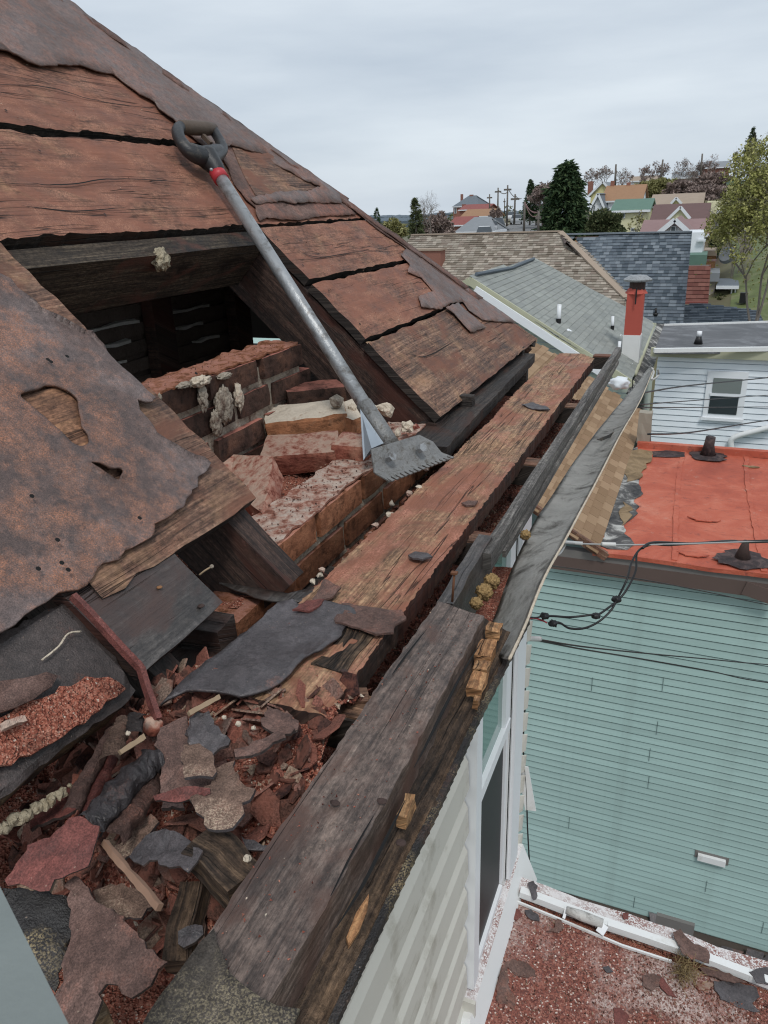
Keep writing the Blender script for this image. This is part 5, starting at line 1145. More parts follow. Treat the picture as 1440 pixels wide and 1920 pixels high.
wires('red_lead', [(988, 1160, 2.68), (1002, 1159, 2.69), (1016, 1163, 2.7), (1026, 1168, 2.7)], .0035, 'red_cable', '', par=sd_)
wires('lead', [(986, 1156, 2.68), (1004, 1158, 2.69), (1018, 1155, 2.7)], .0035, 'black_cable', '', par=sd_)
for a, c, y, r in [(1156, 1124, 2.95, .017), (1117, 1155, 2.83, .015), (1021, 1155, 2.7, .016), (1037, 1169, 2.7, .016)]:
    obj('taped_splice', clump_bm(ay(a, c, y), r, a, 3, .35, 2.5, (1.2, 1, .85)), 'black_cable', sd_, True)
wires('cable_elbow', [(1036, 1046, 2.9), (1050, 1038, 2.92), (1058, 1026, 2.95), (1060, 1018, 2.95)], .004, 'grey_cable', '', par=sd_)
wires('telephone_wire', [(985, 1195, 2.72), (1010, 1199, 2.9), (1090, 1212, 3.4), (1200, 1224, 4.2), (1330, 1236, 5), (1440, 1246, 5.8), (1700, 1262, 7)], .0042, 'black_cable', 'upper of the two black wires running from the white siding corner across the teal wall', 'wire', 'pair of black wires')
wires('telephone_wire', [(985, 1197, 2.72), (1010, 1201, 2.9), (1090, 1217, 3.4), (1200, 1235, 4.2), (1330, 1258, 5), (1440, 1280, 5.8), (1700, 1310, 7)], .0042, 'black_cable', 'lower, more drooping of the two black wires across the teal wall', 'wire', 'pair of black wires')
wires('wire_anchor', [(986, 1197, 2.72), (1012, 1198, 2.9)], .012, 'insulator', 'small metal anchor gripping the two black wires at the siding corner', 'anchor')
wires('telephone_wire', [(1030, 1060, 3.2), (1100, 1070, 4), (1240, 1093, 5), (1350, 1115, 6), (1440, 1134, 6.6), (1700, 1180, 7.6)], .0042, 'black_cable', 'single thin black wire running under the brown eave of the teal wall')
wires('down_lead', [(988, 1190, 2.70), (985, 1250, 2.70), (984, 1330, 2.70), (981, 1400, 2.70), (987, 1480, 2.70), (989, 1550, 2.70), (994, 1640, 2.70)], .0036, 'black_cable', 'thin black cable hanging down beside the ragged white siding corner', 'wire')
for i, (L, lab) in enumerate([([(1200, 738, 7), (1225, 733, 8), (1300, 722, 10), (1440, 708, 13), (1600, 690, 14)], 'topmost wire in front of the pale blue house, crossing its window'),
                              ([(1195, 759, 7), (1300, 751, 10), (1440, 741, 13), (1600, 732, 14)], 'second wire in front of the pale blue house'),
                              ([(1195, 764, 7), (1300, 764, 10), (1440, 763, 13), (1600, 764, 14)], 'level wire crossing the lower window of the pale blue house'),
                              ([(1215, 814, 7), (1300, 810, 9), (1440, 788, 12), (1600, 770, 13)], 'lowest wire in front of the pale blue house, above the red roof')]):
    wires('overhead_wire', L, .009 if i in (0, 3) else .006, 'black_cable', lab, 'wire', 'wires before the pale blue house')

# ================================================================== teal house
teal = thing('teal_house', 'teal sided house with a red flat roof and tan shingled slope', 'house', (1.0, 10.0, GZ))
TZ = -3.74; TY = 8.2
wl = obj('wall', box_bm(V((.2, (TY + 12.3) / 2 + .02, (TZ - .1 + GZ) / 2)), *AX, 9.0, 12.3 - TY, TZ - .1 - GZ), 'teal_siding', teal)
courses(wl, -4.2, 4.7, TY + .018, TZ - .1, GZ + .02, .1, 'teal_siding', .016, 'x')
bm = bmesh.new()
for a, c in [(1243, 1283), (1232, 1365), (1218, 1415), (1216, 1467), (1110, 1283), (1067, 1543), (1324, 1662), (1189, 1692), (1430, 1740)]:
    p = ay(a, c, TY - .001); box_bm(p, *AX, .005, .004, .2, bm=bm)
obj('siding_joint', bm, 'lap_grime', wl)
lt = ay(1334, 1612, TY - .02); vent = obj('vent_hood', box_bm(lt, *AX, .33, .06, .09), 'white_vinyl', teal)
obj('vent_bracket', box_bm(lt + V((0, .03, .02)), *AX, .40, .03, .12), 'grey_trim', vent)
tr = [ay(1030, 1068, TY - .10), ay(1405, 1122, TY - .10)]
bx('eave_trim', -1.35, 1.02, TY - .12, TY - .02, TZ - .30, TZ - .13, 'brown_trim', teal)
bx('eave_soffit', -1.35, 4.7, TY - .11, TY + .0, TZ - .129, TZ - .035, 'grey_trim', teal)
bar('sagging_trim_end', (.75, TY - .13, TZ - .2), (1.10, TY - .13, TZ - .29), .02, .16, 'brown_trim', teal)
bm = slab_bm([V((-.86, TY - .14, TZ)), V((4.7, TY - .14, TZ - .03)), V((4.7, 12.3, TZ)), V((-.76, 12.3, TZ))], (0, 0, 1), .05, (1, 0, 0), cu=.4, cv=.4, disp=.012, freq=1.2)
rr = obj('flat_roof', bm, 'red_roof_coating', teal)
for x_ in (-.05, .85, 1.75, 2.65, 3.55):
    slab('roof_seam', [V((x_ + .04 * math.sin(y_), y_, TZ + .013)) for y_ in (TY - .1, 9.5, 11, 12.2)] + [V((x_ + .06 + .04 * math.sin(y_), y_, TZ + .013)) for y_ in (12.2, 11, 9.5, TY - .1)], (0, 0, 1), .012, 'red_roof_coating', teal, YG, cu=.3, cv=0, disp=.002, jag=.01, step=.1)
for x_, y_, s_ in ((.3, 9.4, .16), (1.5, 10.6, .12), (2.2, 9.0, .2), (.9, 11.7, .1), (.2, 8.3, .14), (1.3, 8.35, .12)):
    slab('roof_scuff', [V((x_ + s_ * math.cos(t) * (1 + .4 * math.sin(3 * t + x_)), y_ + s_ * .5 * math.sin(t) * (1 + .3 * math.cos(2 * t)), TZ + .018)) for t in [i * .449 for i in range(14)]], (0, 0, 1), .012, 'tan_patch' if s_ < .13 else 'red_roof_coating', teal, YG, cu=0, cv=0, disp=0, jag=.02, step=.04)
bar('roof_curb', (-.74, 12.28, TZ + .05), (4.7, 12.28, TZ + .05), .12, .10, 'red_roof_coating', teal)
def zpl(L, off): return [az(a, c, TZ + off) for a, c in L]
slab('tar_seam', zpl([(1124, 1022), (1140, 960), (1160, 900), (1176, 850), (1196, 838), (1206, 860), (1198, 900), (1206, 925), (1190, 935), (1196, 962), (1176, 978), (1170, 1000), (1190, 1020), (1176, 1030), (1140, 1028)], .016), (0, 0, 1), .01, 'tar_patch', teal, YG, jag=.05, step=.12, cu=0, cv=0, disp=0)
slab('tan_sealant', zpl([(1180, 846), (1200, 842), (1222, 846), (1222, 862), (1206, 880), (1200, 896), (1176, 902), (1170, 885)], .028), (0, 0, 1), .01, 'tan_patch', teal, YG, jag=.04, step=.1, cu=0, cv=0, disp=0)
slab('tan_sealant', zpl([(1168, 940), (1184, 950), (1180, 972), (1166, 985), (1160, 960)], .028), (0, 0, 1), .01, 'tan_patch', teal, YG, jag=.04, step=.1, cu=0, cv=0, disp=0)
slab('tar_streak', zpl([(1222, 846), (1250, 844), (1284, 848), (1284, 856), (1250, 857), (1224, 856)], .018), (0, 0, 1), .006, 'black_tar', teal, YG, jag=.02, step=.1, cu=0, cv=0, disp=0)
for a, c, hgt, r, pr_ in [(1327, 854, .30, .075, .26), (1392, 1048, .22, .05, .27)]:
    p = az(a, c, TZ + .02); v = thing('vent_pipe', 'tarred vent pipe at the far edge of the red flat roof' if c < 900 else 'short stubby tarred pipe near the eave of the red flat roof', 'roof vent', tuple(p), 'vent pipes on the red roof')
    tube('pipe', [p, p + V((0, 0, hgt * .6)), p + V((.01, 0, hgt))], [r * 1.5, r, r * .95] if c < 900 else [r * 1.8, r, r * .6], 'rust_iron' if c > 900 else 'black_tar', v, 12)
    bm = bmesh.new(); n_ = 26; ring = [bm.verts.new(p + V((math.cos(t) * pr_ * (1 + .5 * noise.noise(V((math.cos(t) * 3, math.sin(t) * 3, a)))), math.sin(t) * pr_ * (1 + .5 * noise.noise(V((math.sin(t) * 3, 2, a)))), 0))) for t in [2 * math.pi * i / n_ for i in range(n_)]]
    top = [bm.verts.new(p + V((math.cos(t) * r * 1.6, math.sin(t) * r * 1.6, .02))) for t in [2 * math.pi * i / n_ for i in range(n_)]]
    for i in range(n_): bm.faces.new((ring[i], ring[(i + 1) % n_], top[(i + 1) % n_], top[i]))
    obj('tar_skirt', bm, 'black_tar', v)
# tan slope, shingle by shingle
TS = .60; tu = V((-1, 0, TS)).normalized(); tn = V((TS, 0, 1)).normalized(); tb = V((-.80, 0, TZ + .01))
def shingle_mesh(w_, e, th, mat):
    bm = bmesh.new(); vs = []
    for x in (0, w_):
        for y, z in ((0, 0), (0, th), (e * 1.15, .0), ): vs.append(bm.verts.new((x, y, z)))
    bm.faces.new((vs[0], vs[3], vs[4], vs[1])); bm.faces.new((vs[1], vs[4], vs[5], vs[2])); bm.faces.new((vs[0], vs[1], vs[2])); bm.faces.new((vs[3], vs[5], vs[4]))
    me = bpy.data.meshes.new('shingle'); bm.to_mesh(me); bm.free(); me.materials.append(MATS[mat]); return me
sm = shingle_mesh(.245, .135, .012, 'tan_shingle')
deck = obj('shingled_slope', bm := slab_bm([tb + V((0, TY - .1, 0)), tb + V((0, 14.38, 0)), tb + V((0, 14.38, 0)) + tu * 4.0, tb + V((0, TY - .1, 0)) + tu * 4.0], tn, .04, (0, 1, 0), cu=0, cv=0, disp=0), 'brown_trim', teal)
rest = bmesh.new(); cnt = 0
for k in range(30):
    y = TY - .1 + (.0 if k % 2 else -.12)
    while y < 14.4:
        p = tb + tu * (k * .135) + V((0, y, 0)) + tn * .004
        if k < 10 and cnt < 290 and y < 13.2:
            o = bpy.data.objects.new('shingle', sm); COL.objects.link(o); o.parent = deck
            o.matrix_local = Matrix.Translation(p - worg(deck)) @ Matrix(((0, tu.x, tn.x), (1, tu.y, tn.y), (0, tu.z, tn.z))).to_4x4(); cnt += 1
        else:
            a = p; b_ = p + V((0, .245, 0)); vs = [rest.verts.new(q) for q in (a, b_, b_ + tn * .012, a + tn * .012, b_ + tu * .155, a + tu * .155)]
            rest.faces.new((vs[0], vs[1], vs[2], vs[3])); rest.faces.new((vs[3], vs[2], vs[4], vs[5]))
        y += .252
tag(obj('shingle_field', rest, 'tan_shingle', deck), kind='stuff')
bar('rake_board', tb + V((.1, TY - .13, -.06)), tb + V((0, TY - .13, 0)) + tu * 4.2 - V((0, 0, .06)), .05, .10, 'brown_board_wood', teal)
box('scupper_box', ay(1209, 800, 12.4) + V((0, 0, 0)), AX, (.20, .2, .5), 'stone', teal, sub=2, amp=.02)
bar('curb_end', ay(1217, 840, 12.35), ay(1216, 778, 12.35), .06, .06, 'brown_trim', teal)
obj('foam_blob', clump_bm(ay(1160, 718, 9.0), .10, 3, 3, .4, 2, (1.2, 1, .7)), 'wall_white', teal, True)

# generic field of shingles on a plane, clipped to a polygon
def field(name, P, n, course, w_, mat, parent, th=.02, along=(1, 0, 0), deckmat='brown_trim'):
    n = V(n).normalized(); u, v, n = frame(n, V(along)); v = v if v.z > 0 else -v; o = V(P[0]); p2 = [V(((p - o).dot(u), (p - o).dot(v))) for p in P]
    bm = bmesh.new(); quad_prism(bm, [p - n * .01 for p in P], n, .08); dk = obj(name, bm, deckmat, parent)
    bm = bmesh.new(); lo = min(q.y for q in p2); hi = max(q.y for q in p2); x0 = min(q.x for q in p2); x1 = max(q.x for q in p2); y = lo; k = 0
    while y < hi:
        # clip the course to the polygon: span(s) at mid height
        ym = min(y + course * .5, hi - 1e-3); xs = []
        for i in range(len(p2)):
            a, b_ = p2[i], p2[(i + 1) % len(p2)]
            if (a.y > ym) != (b_.y > ym): xs.append(a.x + (b_.x - a.x) * (ym - a.y) / (b_.y - a.y))
        xs.sort()
        for s0, s1 in zip(xs[::2], xs[1::2]):
            x = s0 - random.random() * w_
            while x < s1:
                ww = w_ * random.uniform(.6, 1.25); a, b_ = max(x, s0), min(x + ww - .006, s1)
                if b_ - a > .01:
                    hh = th * random.uniform(.7, 1.2); f = lambda X, Y, Z: bm.verts.new(o + u * X + v * Y + n * Z)
                    q = [f(a, y, .001), f(b_, y, .001), f(b_, y, hh), f(a, y, hh), f(b_, min(y + course * 1.1, hi + .02), .002), f(a, min(y + course * 1.1, hi + .02), .002)]
                    bm.faces.new((q[0], q[1], q[2], q[3])); bm.faces.new((q[3], q[2], q[4], q[5]))
                x += ww
        y += course; k += 1
    bmesh.ops.recalc_face_normals(bm, faces=bm.faces)
    tag(obj('shingle_field', bm, mat, dk), kind='stuff'); return dk
# ================================================================== light grey house
gh = thing('grey_roof_house', 'house with light grey shingle roof and white rake trim, behind the teal house', 'house', (-4.6, 19.0, GZ))
RG = V((-4.62, 16, -1.44)); gs = .60; gn = V((gs, 0, 1)).normalized()
def gp(a, c, off=0): return apl(a, c, RG + gn * off, gn)
P = [gp(881, 518), gp(1003, 484), gp(1110, 543), gp(1178, 578), gp(1228, 606), gp(1218, 640), gp(1190, 700), gp(1176, 712), gp(1040, 628)]
field('right_slope', P, gn, .145, .26, 'light_grey_shingle', gh, .014, (0, 1, 0), 'olive_trim')
bm = bmesh.new(); quad_prism(bm, [RG, V((-4.62, 22, -1.44)), V((-8.4, 22, -3.7)), V((-8.4, 16, -3.7))], (-gs, 0, 1), .08); obj('left_slope', bm, 'roof_grey', gh)
for (a, b_, m, hh, dy) in [((881, 527), (1186, 722), 'olive_trim', .16, -.02), ((890, 543), (1130, 700), 'white_trim', .16, -.12)]:
    A, B_ = ay(*a, 15.9 + dy), ay(*b_, 15.9 + dy); bar('rake_trim', A, B_, .06, hh, m, gh, (0, -1, 0) if 0 else (0, 0, 1))
A = ay(881, 527, 15.9); bar('rake_trim', A, A + V((-3.6, 0, -2.1)), .06, .16, 'olive_trim', gh)
bm = tube_bm([gp(893, 514, .05), gp(960, 502, .05), gp(1001, 485, .05)], .04, 6); obj('ridge_vent', bm, 'slate_shingle', gh)
gw = obj('gable_wall', bmesh.new(), 'wall_sage', gh)
k = 0; z = -1.62
bm = bmesh.new()
while z > -4.6:
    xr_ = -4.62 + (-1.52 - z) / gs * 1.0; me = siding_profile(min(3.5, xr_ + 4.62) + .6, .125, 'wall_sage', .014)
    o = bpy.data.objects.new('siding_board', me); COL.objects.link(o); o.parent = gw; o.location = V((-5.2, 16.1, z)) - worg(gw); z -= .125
obj('house_body', box_bm(V((-4.6, 19.2, -6.2)), *AX, 7.0, 6.0, 5.0), 'wall_sage', gh)
tube('eave_gutter', [gp(1228, 608, -.03), gp(1190, 702, -.03)], .05, 'olive_trim', gh)
def stack(name, lab, a, c, atop, ctop, r, mat, fl='white_trim'):
    p = gp(a, c); k_ = p.y; t_ = ay(atop, ctop, k_); v = thing(name, lab, 'roof vent', tuple(p), 'white vent pipes on the grey roof')
    tube('pipe', [p, t_], r, mat, v, 10); obj('collar', tube_bm([p, p + V((0, 0, .10))], r * 1.25, 10), 'black_cable', v)
    bm = bmesh.new(); quad_prism(bm, [p + V((-.05, -.12, .02)), p + V((.30, -.14, -.17)), p + V((.32, .05, -.18)), p + V((-.05, .12, .02))], gn, .01); obj('flashing', bm, fl, v)
stack('plastic_vent', 'white vent pipe halfway up the light grey roof', 1047, 606, 1049, 571, .045, 'white_trim')
stack('plastic_vent', 'white vent pipe just left of the red chimney', 1148, 618, 1149, 593, .036, 'white_trim')
stack('plastic_vent', 'white vent pipe at the foot of the red chimney, lowest on the slope', 1160, 666, 1162, 640, .036, 'white_trim')
cb_ = gp(1180, 668); ch = thing('red_chimney', 'red painted chimney with white base and round metal cap', 'chimney', tuple(cb_))
zt = ay(1192, 548, cb_.y).z
obj('base', box_bm(V((cb_.x + .03, cb_.y, cb_.z + .13)), *AX, .38, .38, .75), 'chimney_white', ch)
bm = box_bm(V((cb_.x + .03, cb_.y, (cb_.z + .42 + zt) / 2)), *AX, .355, .355, zt - cb_.z - .42, bm=bmesh.new()); 
obj('shaft', bm, 'chimney_red', ch)
obj('crown', tube_bm([V((cb_.x + .03, cb_.y, zt - .02)), V((cb_.x + .03, cb_.y, zt + .1))], [.245, .16], 8), 'chimney_red', ch)
obj('spark_screen', tube_bm([V((cb_.x + .04, cb_.y, zt + .06)), V((cb_.x + .04, cb_.y, zt + .26))], .17, 12), 'rust_iron', ch)
obj('strap', box_bm(V((cb_.x + .05, cb_.y - .255, zt - .05)), *AX, .03, .02, .36), 'black_cable', ch)
obj('cap', tube_bm([V((cb_.x + .04, cb_.y, zt + .24)), V((cb_.x + .04, cb_.y, zt + .28)), V((cb_.x + .04, cb_.y, zt + .36))], [.29, .31, .18], 16), 'galvanised', ch)
p = gp(1215, 688); slab('tar_valley', [gp(a, c, -.06) for a, c in [(1226, 606), (1244, 608), (1238, 650), (1222, 700), (1196, 740), (1176, 735), (1200, 690)]], gn, .05, 'tar_patch', gh, YG, cu=0, cv=0, disp=0)
# ================================================================== pale blue house
bh = thing('pale_blue_house', 'pale blue sided house with a flat dark grey roof, behind the red roof', 'house', (2.0, 19.0, GZ))
BY = 16.5; bz = -2.82
bw_ = obj('wall', box_bm(V((3.1, BY + 1.5, (bz - .02 + GZ) / 2)), *AX, 7.7, 3.0, bz - .02 - GZ), 'wall_pale_blue', bh)
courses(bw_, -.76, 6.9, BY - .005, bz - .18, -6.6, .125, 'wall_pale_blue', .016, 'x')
bx('fascia', -.9, 6.9, BY - .16, BY - .02, bz - .20, bz - .03, 'olive_trim', bh)
bm = bmesh.new(); quad_prism(bm, [az(a, c, bz) for a, c in [(1228, 655), (1245, 609), (1520, 601), (1600, 652)]], (0, 0, 1), .10); obj('flat_roof', bm, 'old_flat_roof', bh)
bar('gutter', az(1226, 657, bz + .02), az(1600, 652, bz + .02), .09, .08, 'white_vinyl', bh)
bar('back_edge', az(1245, 609, bz + .02), az(1520, 601, bz + .02), .05, .04, 'white_vinyl', bh)
tube('downspout', [ay(1230, 655, BY - .1), ay(1226, 672, BY - .1)], .05, 'white_vinyl', bh)
p = az(1309, 645, bz); v = thing('roof_vent', 'short black and white vent pipe on the dark flat roof', 'roof vent', tuple(p)); tube('pipe', [p, p + V((0, 0, .16))], [.09, .05], 'black_cable', v); tube('cap', [p + V((0, 0, .16)), p + V((0, 0, .26))], .05, 'white_trim', v)
a0, a1 = ay(1324, 694, BY), ay(1391, 784, BY)
x0, x1, z1, z0 = ay(1322, 740, BY).x, ay(1398, 740, BY).x, ay(1360, 696, BY).z, ay(1355, 784, BY).z
wn_ = bx('window', x0, x1, BY - .06, BY - .02, z0, z1, 'white_trim', bh)
zm = (z0 + z1) / 2 + .02
bx('pane', x0 + .12, x1 - .10, BY - .072, BY - .064, zm + .03, z1 - .13, 'blind_glass', wn_)
bx('pane', x0 + .10, x1 - .12, BY - .072, BY - .064, z0 + .10, zm - .04, 'dark_glass', wn_)
bx('meeting_rail', x0 + .09, x1 - .09, BY - .085, BY - .061, zm - .03, zm + .02, 'white_trim', wn_)
bx('sill', x0 - .03, x1 + .03, BY - .10, BY - .061, z0 - .04, z0 + .02, 'white_trim', wn_)
tube('drain_pipe', smoothpath([ay(1371, 842, BY - .1), ay(1371, 826, BY - .1), ay(1382, 818, BY - .1), ay(1410, 810, BY - .1), ay(1460, 797, BY - .1)], 4), .06, 'white_vinyl', bh)
# ================================================================== weathered brown roof
wh = thing('brown_hip_house', 'house with mottled tan-brown hip roof', 'house', (-7.5, 31, GZ))
R1, R2 = ay(772, 443, 32), ay(1050, 433, 32); z_ = (R1.z + R2.z) / 2; R1.z = R2.z = z_
wn1 = V((0, -.5, 1)).normalized(); wp = lambda a, c, o=0: apl(a, c, R2 + wn1 * o, wn1)
P = [R1, R2, wp(1175, 560), wp(1182, 575), wp(1100, 640), wp(700, 640), wp(735, 500)]
field('front_slope', P, wn1, .17, .23, 'weathered_shingle', wh, .03)
H1 = wp(1175, 560); nr = (H1 - R2).cross(V((0, 1, 0))).normalized(); nr = nr if nr.z > 0 else -nr
P = [R2, apl(1062, 453, R2, nr), apl(1086, 455, R2, nr), apl(1192, 566, R2, nr), apl(1182, 575, R2, nr), H1]
field('side_slope', P, nr, .17, .22, 'weathered_shingle', wh, .03, (0, 1, 0))
for A, B_ in ((R1, R2), (R2, H1)): bar('ridge_cap', A + V((0, 0, .02)), B_ + V((0, 0, .03)), .26, .05, 'roof_tan', wh)
obj('house_body', box_bm(V((-7.5, 31, -6.6)), *AX, 8, 5, 4.2), 'wall_tan', wh)
p = wp(790, 500); bc = thing('brick_chimney', 'low red brick chimney with stone cap, behind the torn hip', 'chimney', tuple(p - V((0, 0, .8)))); q0 = wp(800, 505)
yy = q0.y; xa, xb = ay(775, 470, yy).x, ay(826, 470, yy).x; zt = ay(800, 470, yy).z
obj('shaft', box_bm(V(((xa + xb) / 2, yy + .3, zt - .9)), *AX, xb - xa, .6, 1.8), 'wall_brick', bc)
obj('cap_stone', box_bm(V(((xa + xb) / 2, yy + .3, zt + .03)), *AX, xb - xa + .1, .7, .07), 'roof_tan', bc)
# ================================================================== slate blue roof
sh_ = thing('slate_roof_house', 'house with large blue-grey shingle roof', 'house', (-3.5, 40, GZ))
S1, S2 = ay(1050, 443, 40), ay(1298, 433, 40); z_ = (S1.z + S2.z) / 2; S1.z = S2.z = z_
sn = V((0, -.84, 1)).normalized(); sp = lambda a, c: apl(a, c, S2, sn)
P = [sp(1078, 444), S2, sp(1281, 608), sp(1150, 612), sp(1150, 540)]
field('front_slope', P, sn, .20, .27, 'slate_shingle', sh_, .035)
n2 = V((-.6, -.35, 1)).normalized(); B0 = sp(1092, 450)
P = [B0, sp(1128, 500), sp(1178, 585), apl(1160, 575, B0, n2), apl(1105, 490, B0, n2)]
field('side_slope', [sp(1080, 444), sp(1185, 600), sp(1160, 600), sp(1084, 462)], sn, .20, .36, 'slate_shingle', sh_, .035)
bar('rake_board', ay(1078, 452, 35), ay(1166, 552, 35), .08, .26, 'fresh_wood', sh_, (0, -1, .4))
bar('ridge_cap', S1 + V((0, 0, .03)), S2 + V((0, 0, .03)), .3, .07, 'slate_shingle', sh_)
bm = bmesh.new(); quad_prism(bm, [S1, sp(1078, 444), sp(1062, 458)], sn, .05); obj('left_slope', bm, 'roof_slate', sh_)
obj('house_body', box_bm(V((-3.6, 40, -6.9)), *AX, 5.2, 5, 3.6), 'wall_white', sh_)
ln = V((0, -.12, 1)).normalized(); l0 = az(1350, 590, -5.0)
field('lower_roof', [apl(a, c, l0, ln) for a, c in [(1281, 572), (1310, 568), (1422, 582), (1434, 608), (1280, 610)]], ln, .28, .4, 'slate_shingle', sh_, .035)
p = sp(1229, 592); v = thing('roof_vent', 'small dark vent pipe low on the slate blue roof', 'roof vent', tuple(p)); tube('pipe', [p, ay(1230, 578, p.y)], .05, 'black_cable', v); tube('collar', [p, p + V((0, 0, .12))], .10, 'black_cable', v)
# ================================================================== land
def S(t): t = max(0, min(1, t)); return t * t * (3 - 2 * t)
GK = [(-400, -9.9), (-20, GZ), (12, GZ), (30, -7.2), (45, -5.4), (60, -4.5), (90, -3.6), (150, -2.9), (260, -4.5), (500, -16), (900, -22), (3000, -30)]
def ground(x, y):
    b = GK[-1][1]
    for (y0, z0), (y1, z1) in zip(GK, GK[1:]):
        if y <= y1: b = z0 + (z1 - z0) * max(0, min(1, (y - y0) / (y1 - y0))); break
    r = x / max(y, 1)
    b += 4.6 * S((y - 88) / 62) * S((r + .19) / .13) * (1 - S((y - 260) / 300))
    b += 1.7 * S((x + 1) / 4) * S((y - 40) / 16) * (1 - S((y - 90) / 40))
    b -= 9 * S((-r - .30) / .15) * S((y - 60) / 60) * (1 - S((y - 600) / 900))
    b += .25 * noise.noise(V((x * .08, y * .08, 0))) * S((y - 14) / 20)
    return b
bm = bmesh.new(); g = {}
xs = [math.copysign(abs(t) ** 2.2, t) * 1500 for t in [i / 60 for i in range(-60, 61)]]
ys = [-60 + 12 * i for i in range(5)] + [4 * i for i in range(50)] + [200 * 1.05 ** i for i in range(56)]
ys = sorted(set(round(v_, 2) for v_ in ys))
for i, x in enumerate(xs):
    for j, y in enumerate(ys): g[i, j] = bm.verts.new((x, y, ground(x, y)))
for i in range(len(xs) - 1):
    for j in range(len(ys) - 1): bm.faces.new((g[i, j], g[i + 1, j], g[i + 1, j + 1], g[i, j + 1]))
tag(obj('ground', bm, 'terrain_mix', None, True), 'land rising to a wooded hill on the right', None, None, 'structure')
def drape(name, L, mat, lab, off, grid=0):
    P = [V((x, y, ground(x, y) + off)) for x, y in L]
    bm = slab_bm([V((p.x, p.y, 0)) for p in P], (0, 0, 1), 0, (0, 1, 0), cu=3, cv=3, disp=0)
    for q in bm.verts: q.co.z = ground(q.co.x, q.co.y) + off
    return tag(obj(name, bm, mat, None), lab, None, None, 'structure')
drape('road', [(-11.0, 62), (-16.8, 62), (-24.0, 95), (-31, 130), (-43, 190), (-38, 190), (-25, 130), (-17.5, 95)], 'asphalt', 'grey street running away between the houses', .06)
drape('pavement', [(-17.1, 62), (-18.4, 62), (-25.8, 95), (-32.8, 130), (-31.3, 130), (-24.3, 95)], 'concrete', 'pale pavement beside the street', .14)
drape('lawn', [(1.2, 40), (1.6, 60), (1.0, 66), (14, 66), (14, 36), (3, 34)], 'grass', 'bright green lawn on the slope at the right', .05)
drape('alley', [(-12, 2.6), (14, 2.6), (14, 8.3), (-12, 8.3)], 'rubble_dark', 'ground in the gap below the teal wall', .03)
# debris on the alley floor by the teal wall
bm = bmesh.new()
for i in range(130):
    c = V((random.uniform(-.3, 4), random.uniform(6.8, 8.1), GZ + .08)); box_bm(c, (random.gauss(0, 1), random.gauss(0, 1), random.gauss(0, .2)), (1, 0, 0), (0, 0, 1), random.uniform(.1, .4), random.uniform(.08, .3), .02, bm=bm)
tag(obj('ground_litter', bm, 'felt_dark', None), 'fallen shingles lying at the foot of the teal wall', 'debris', None, 'stuff')
based('plastic_sheet', box_bm(ay(1265, 1735, 7.6), *AX, .45, .05, .22), 'grey_trim', 'pale flat box lid leaning at the foot of the teal wall', 'lid', tuple(ay(1265, 1745, 7.6)))
def Z(px, py, y): return ay(px, py, y)
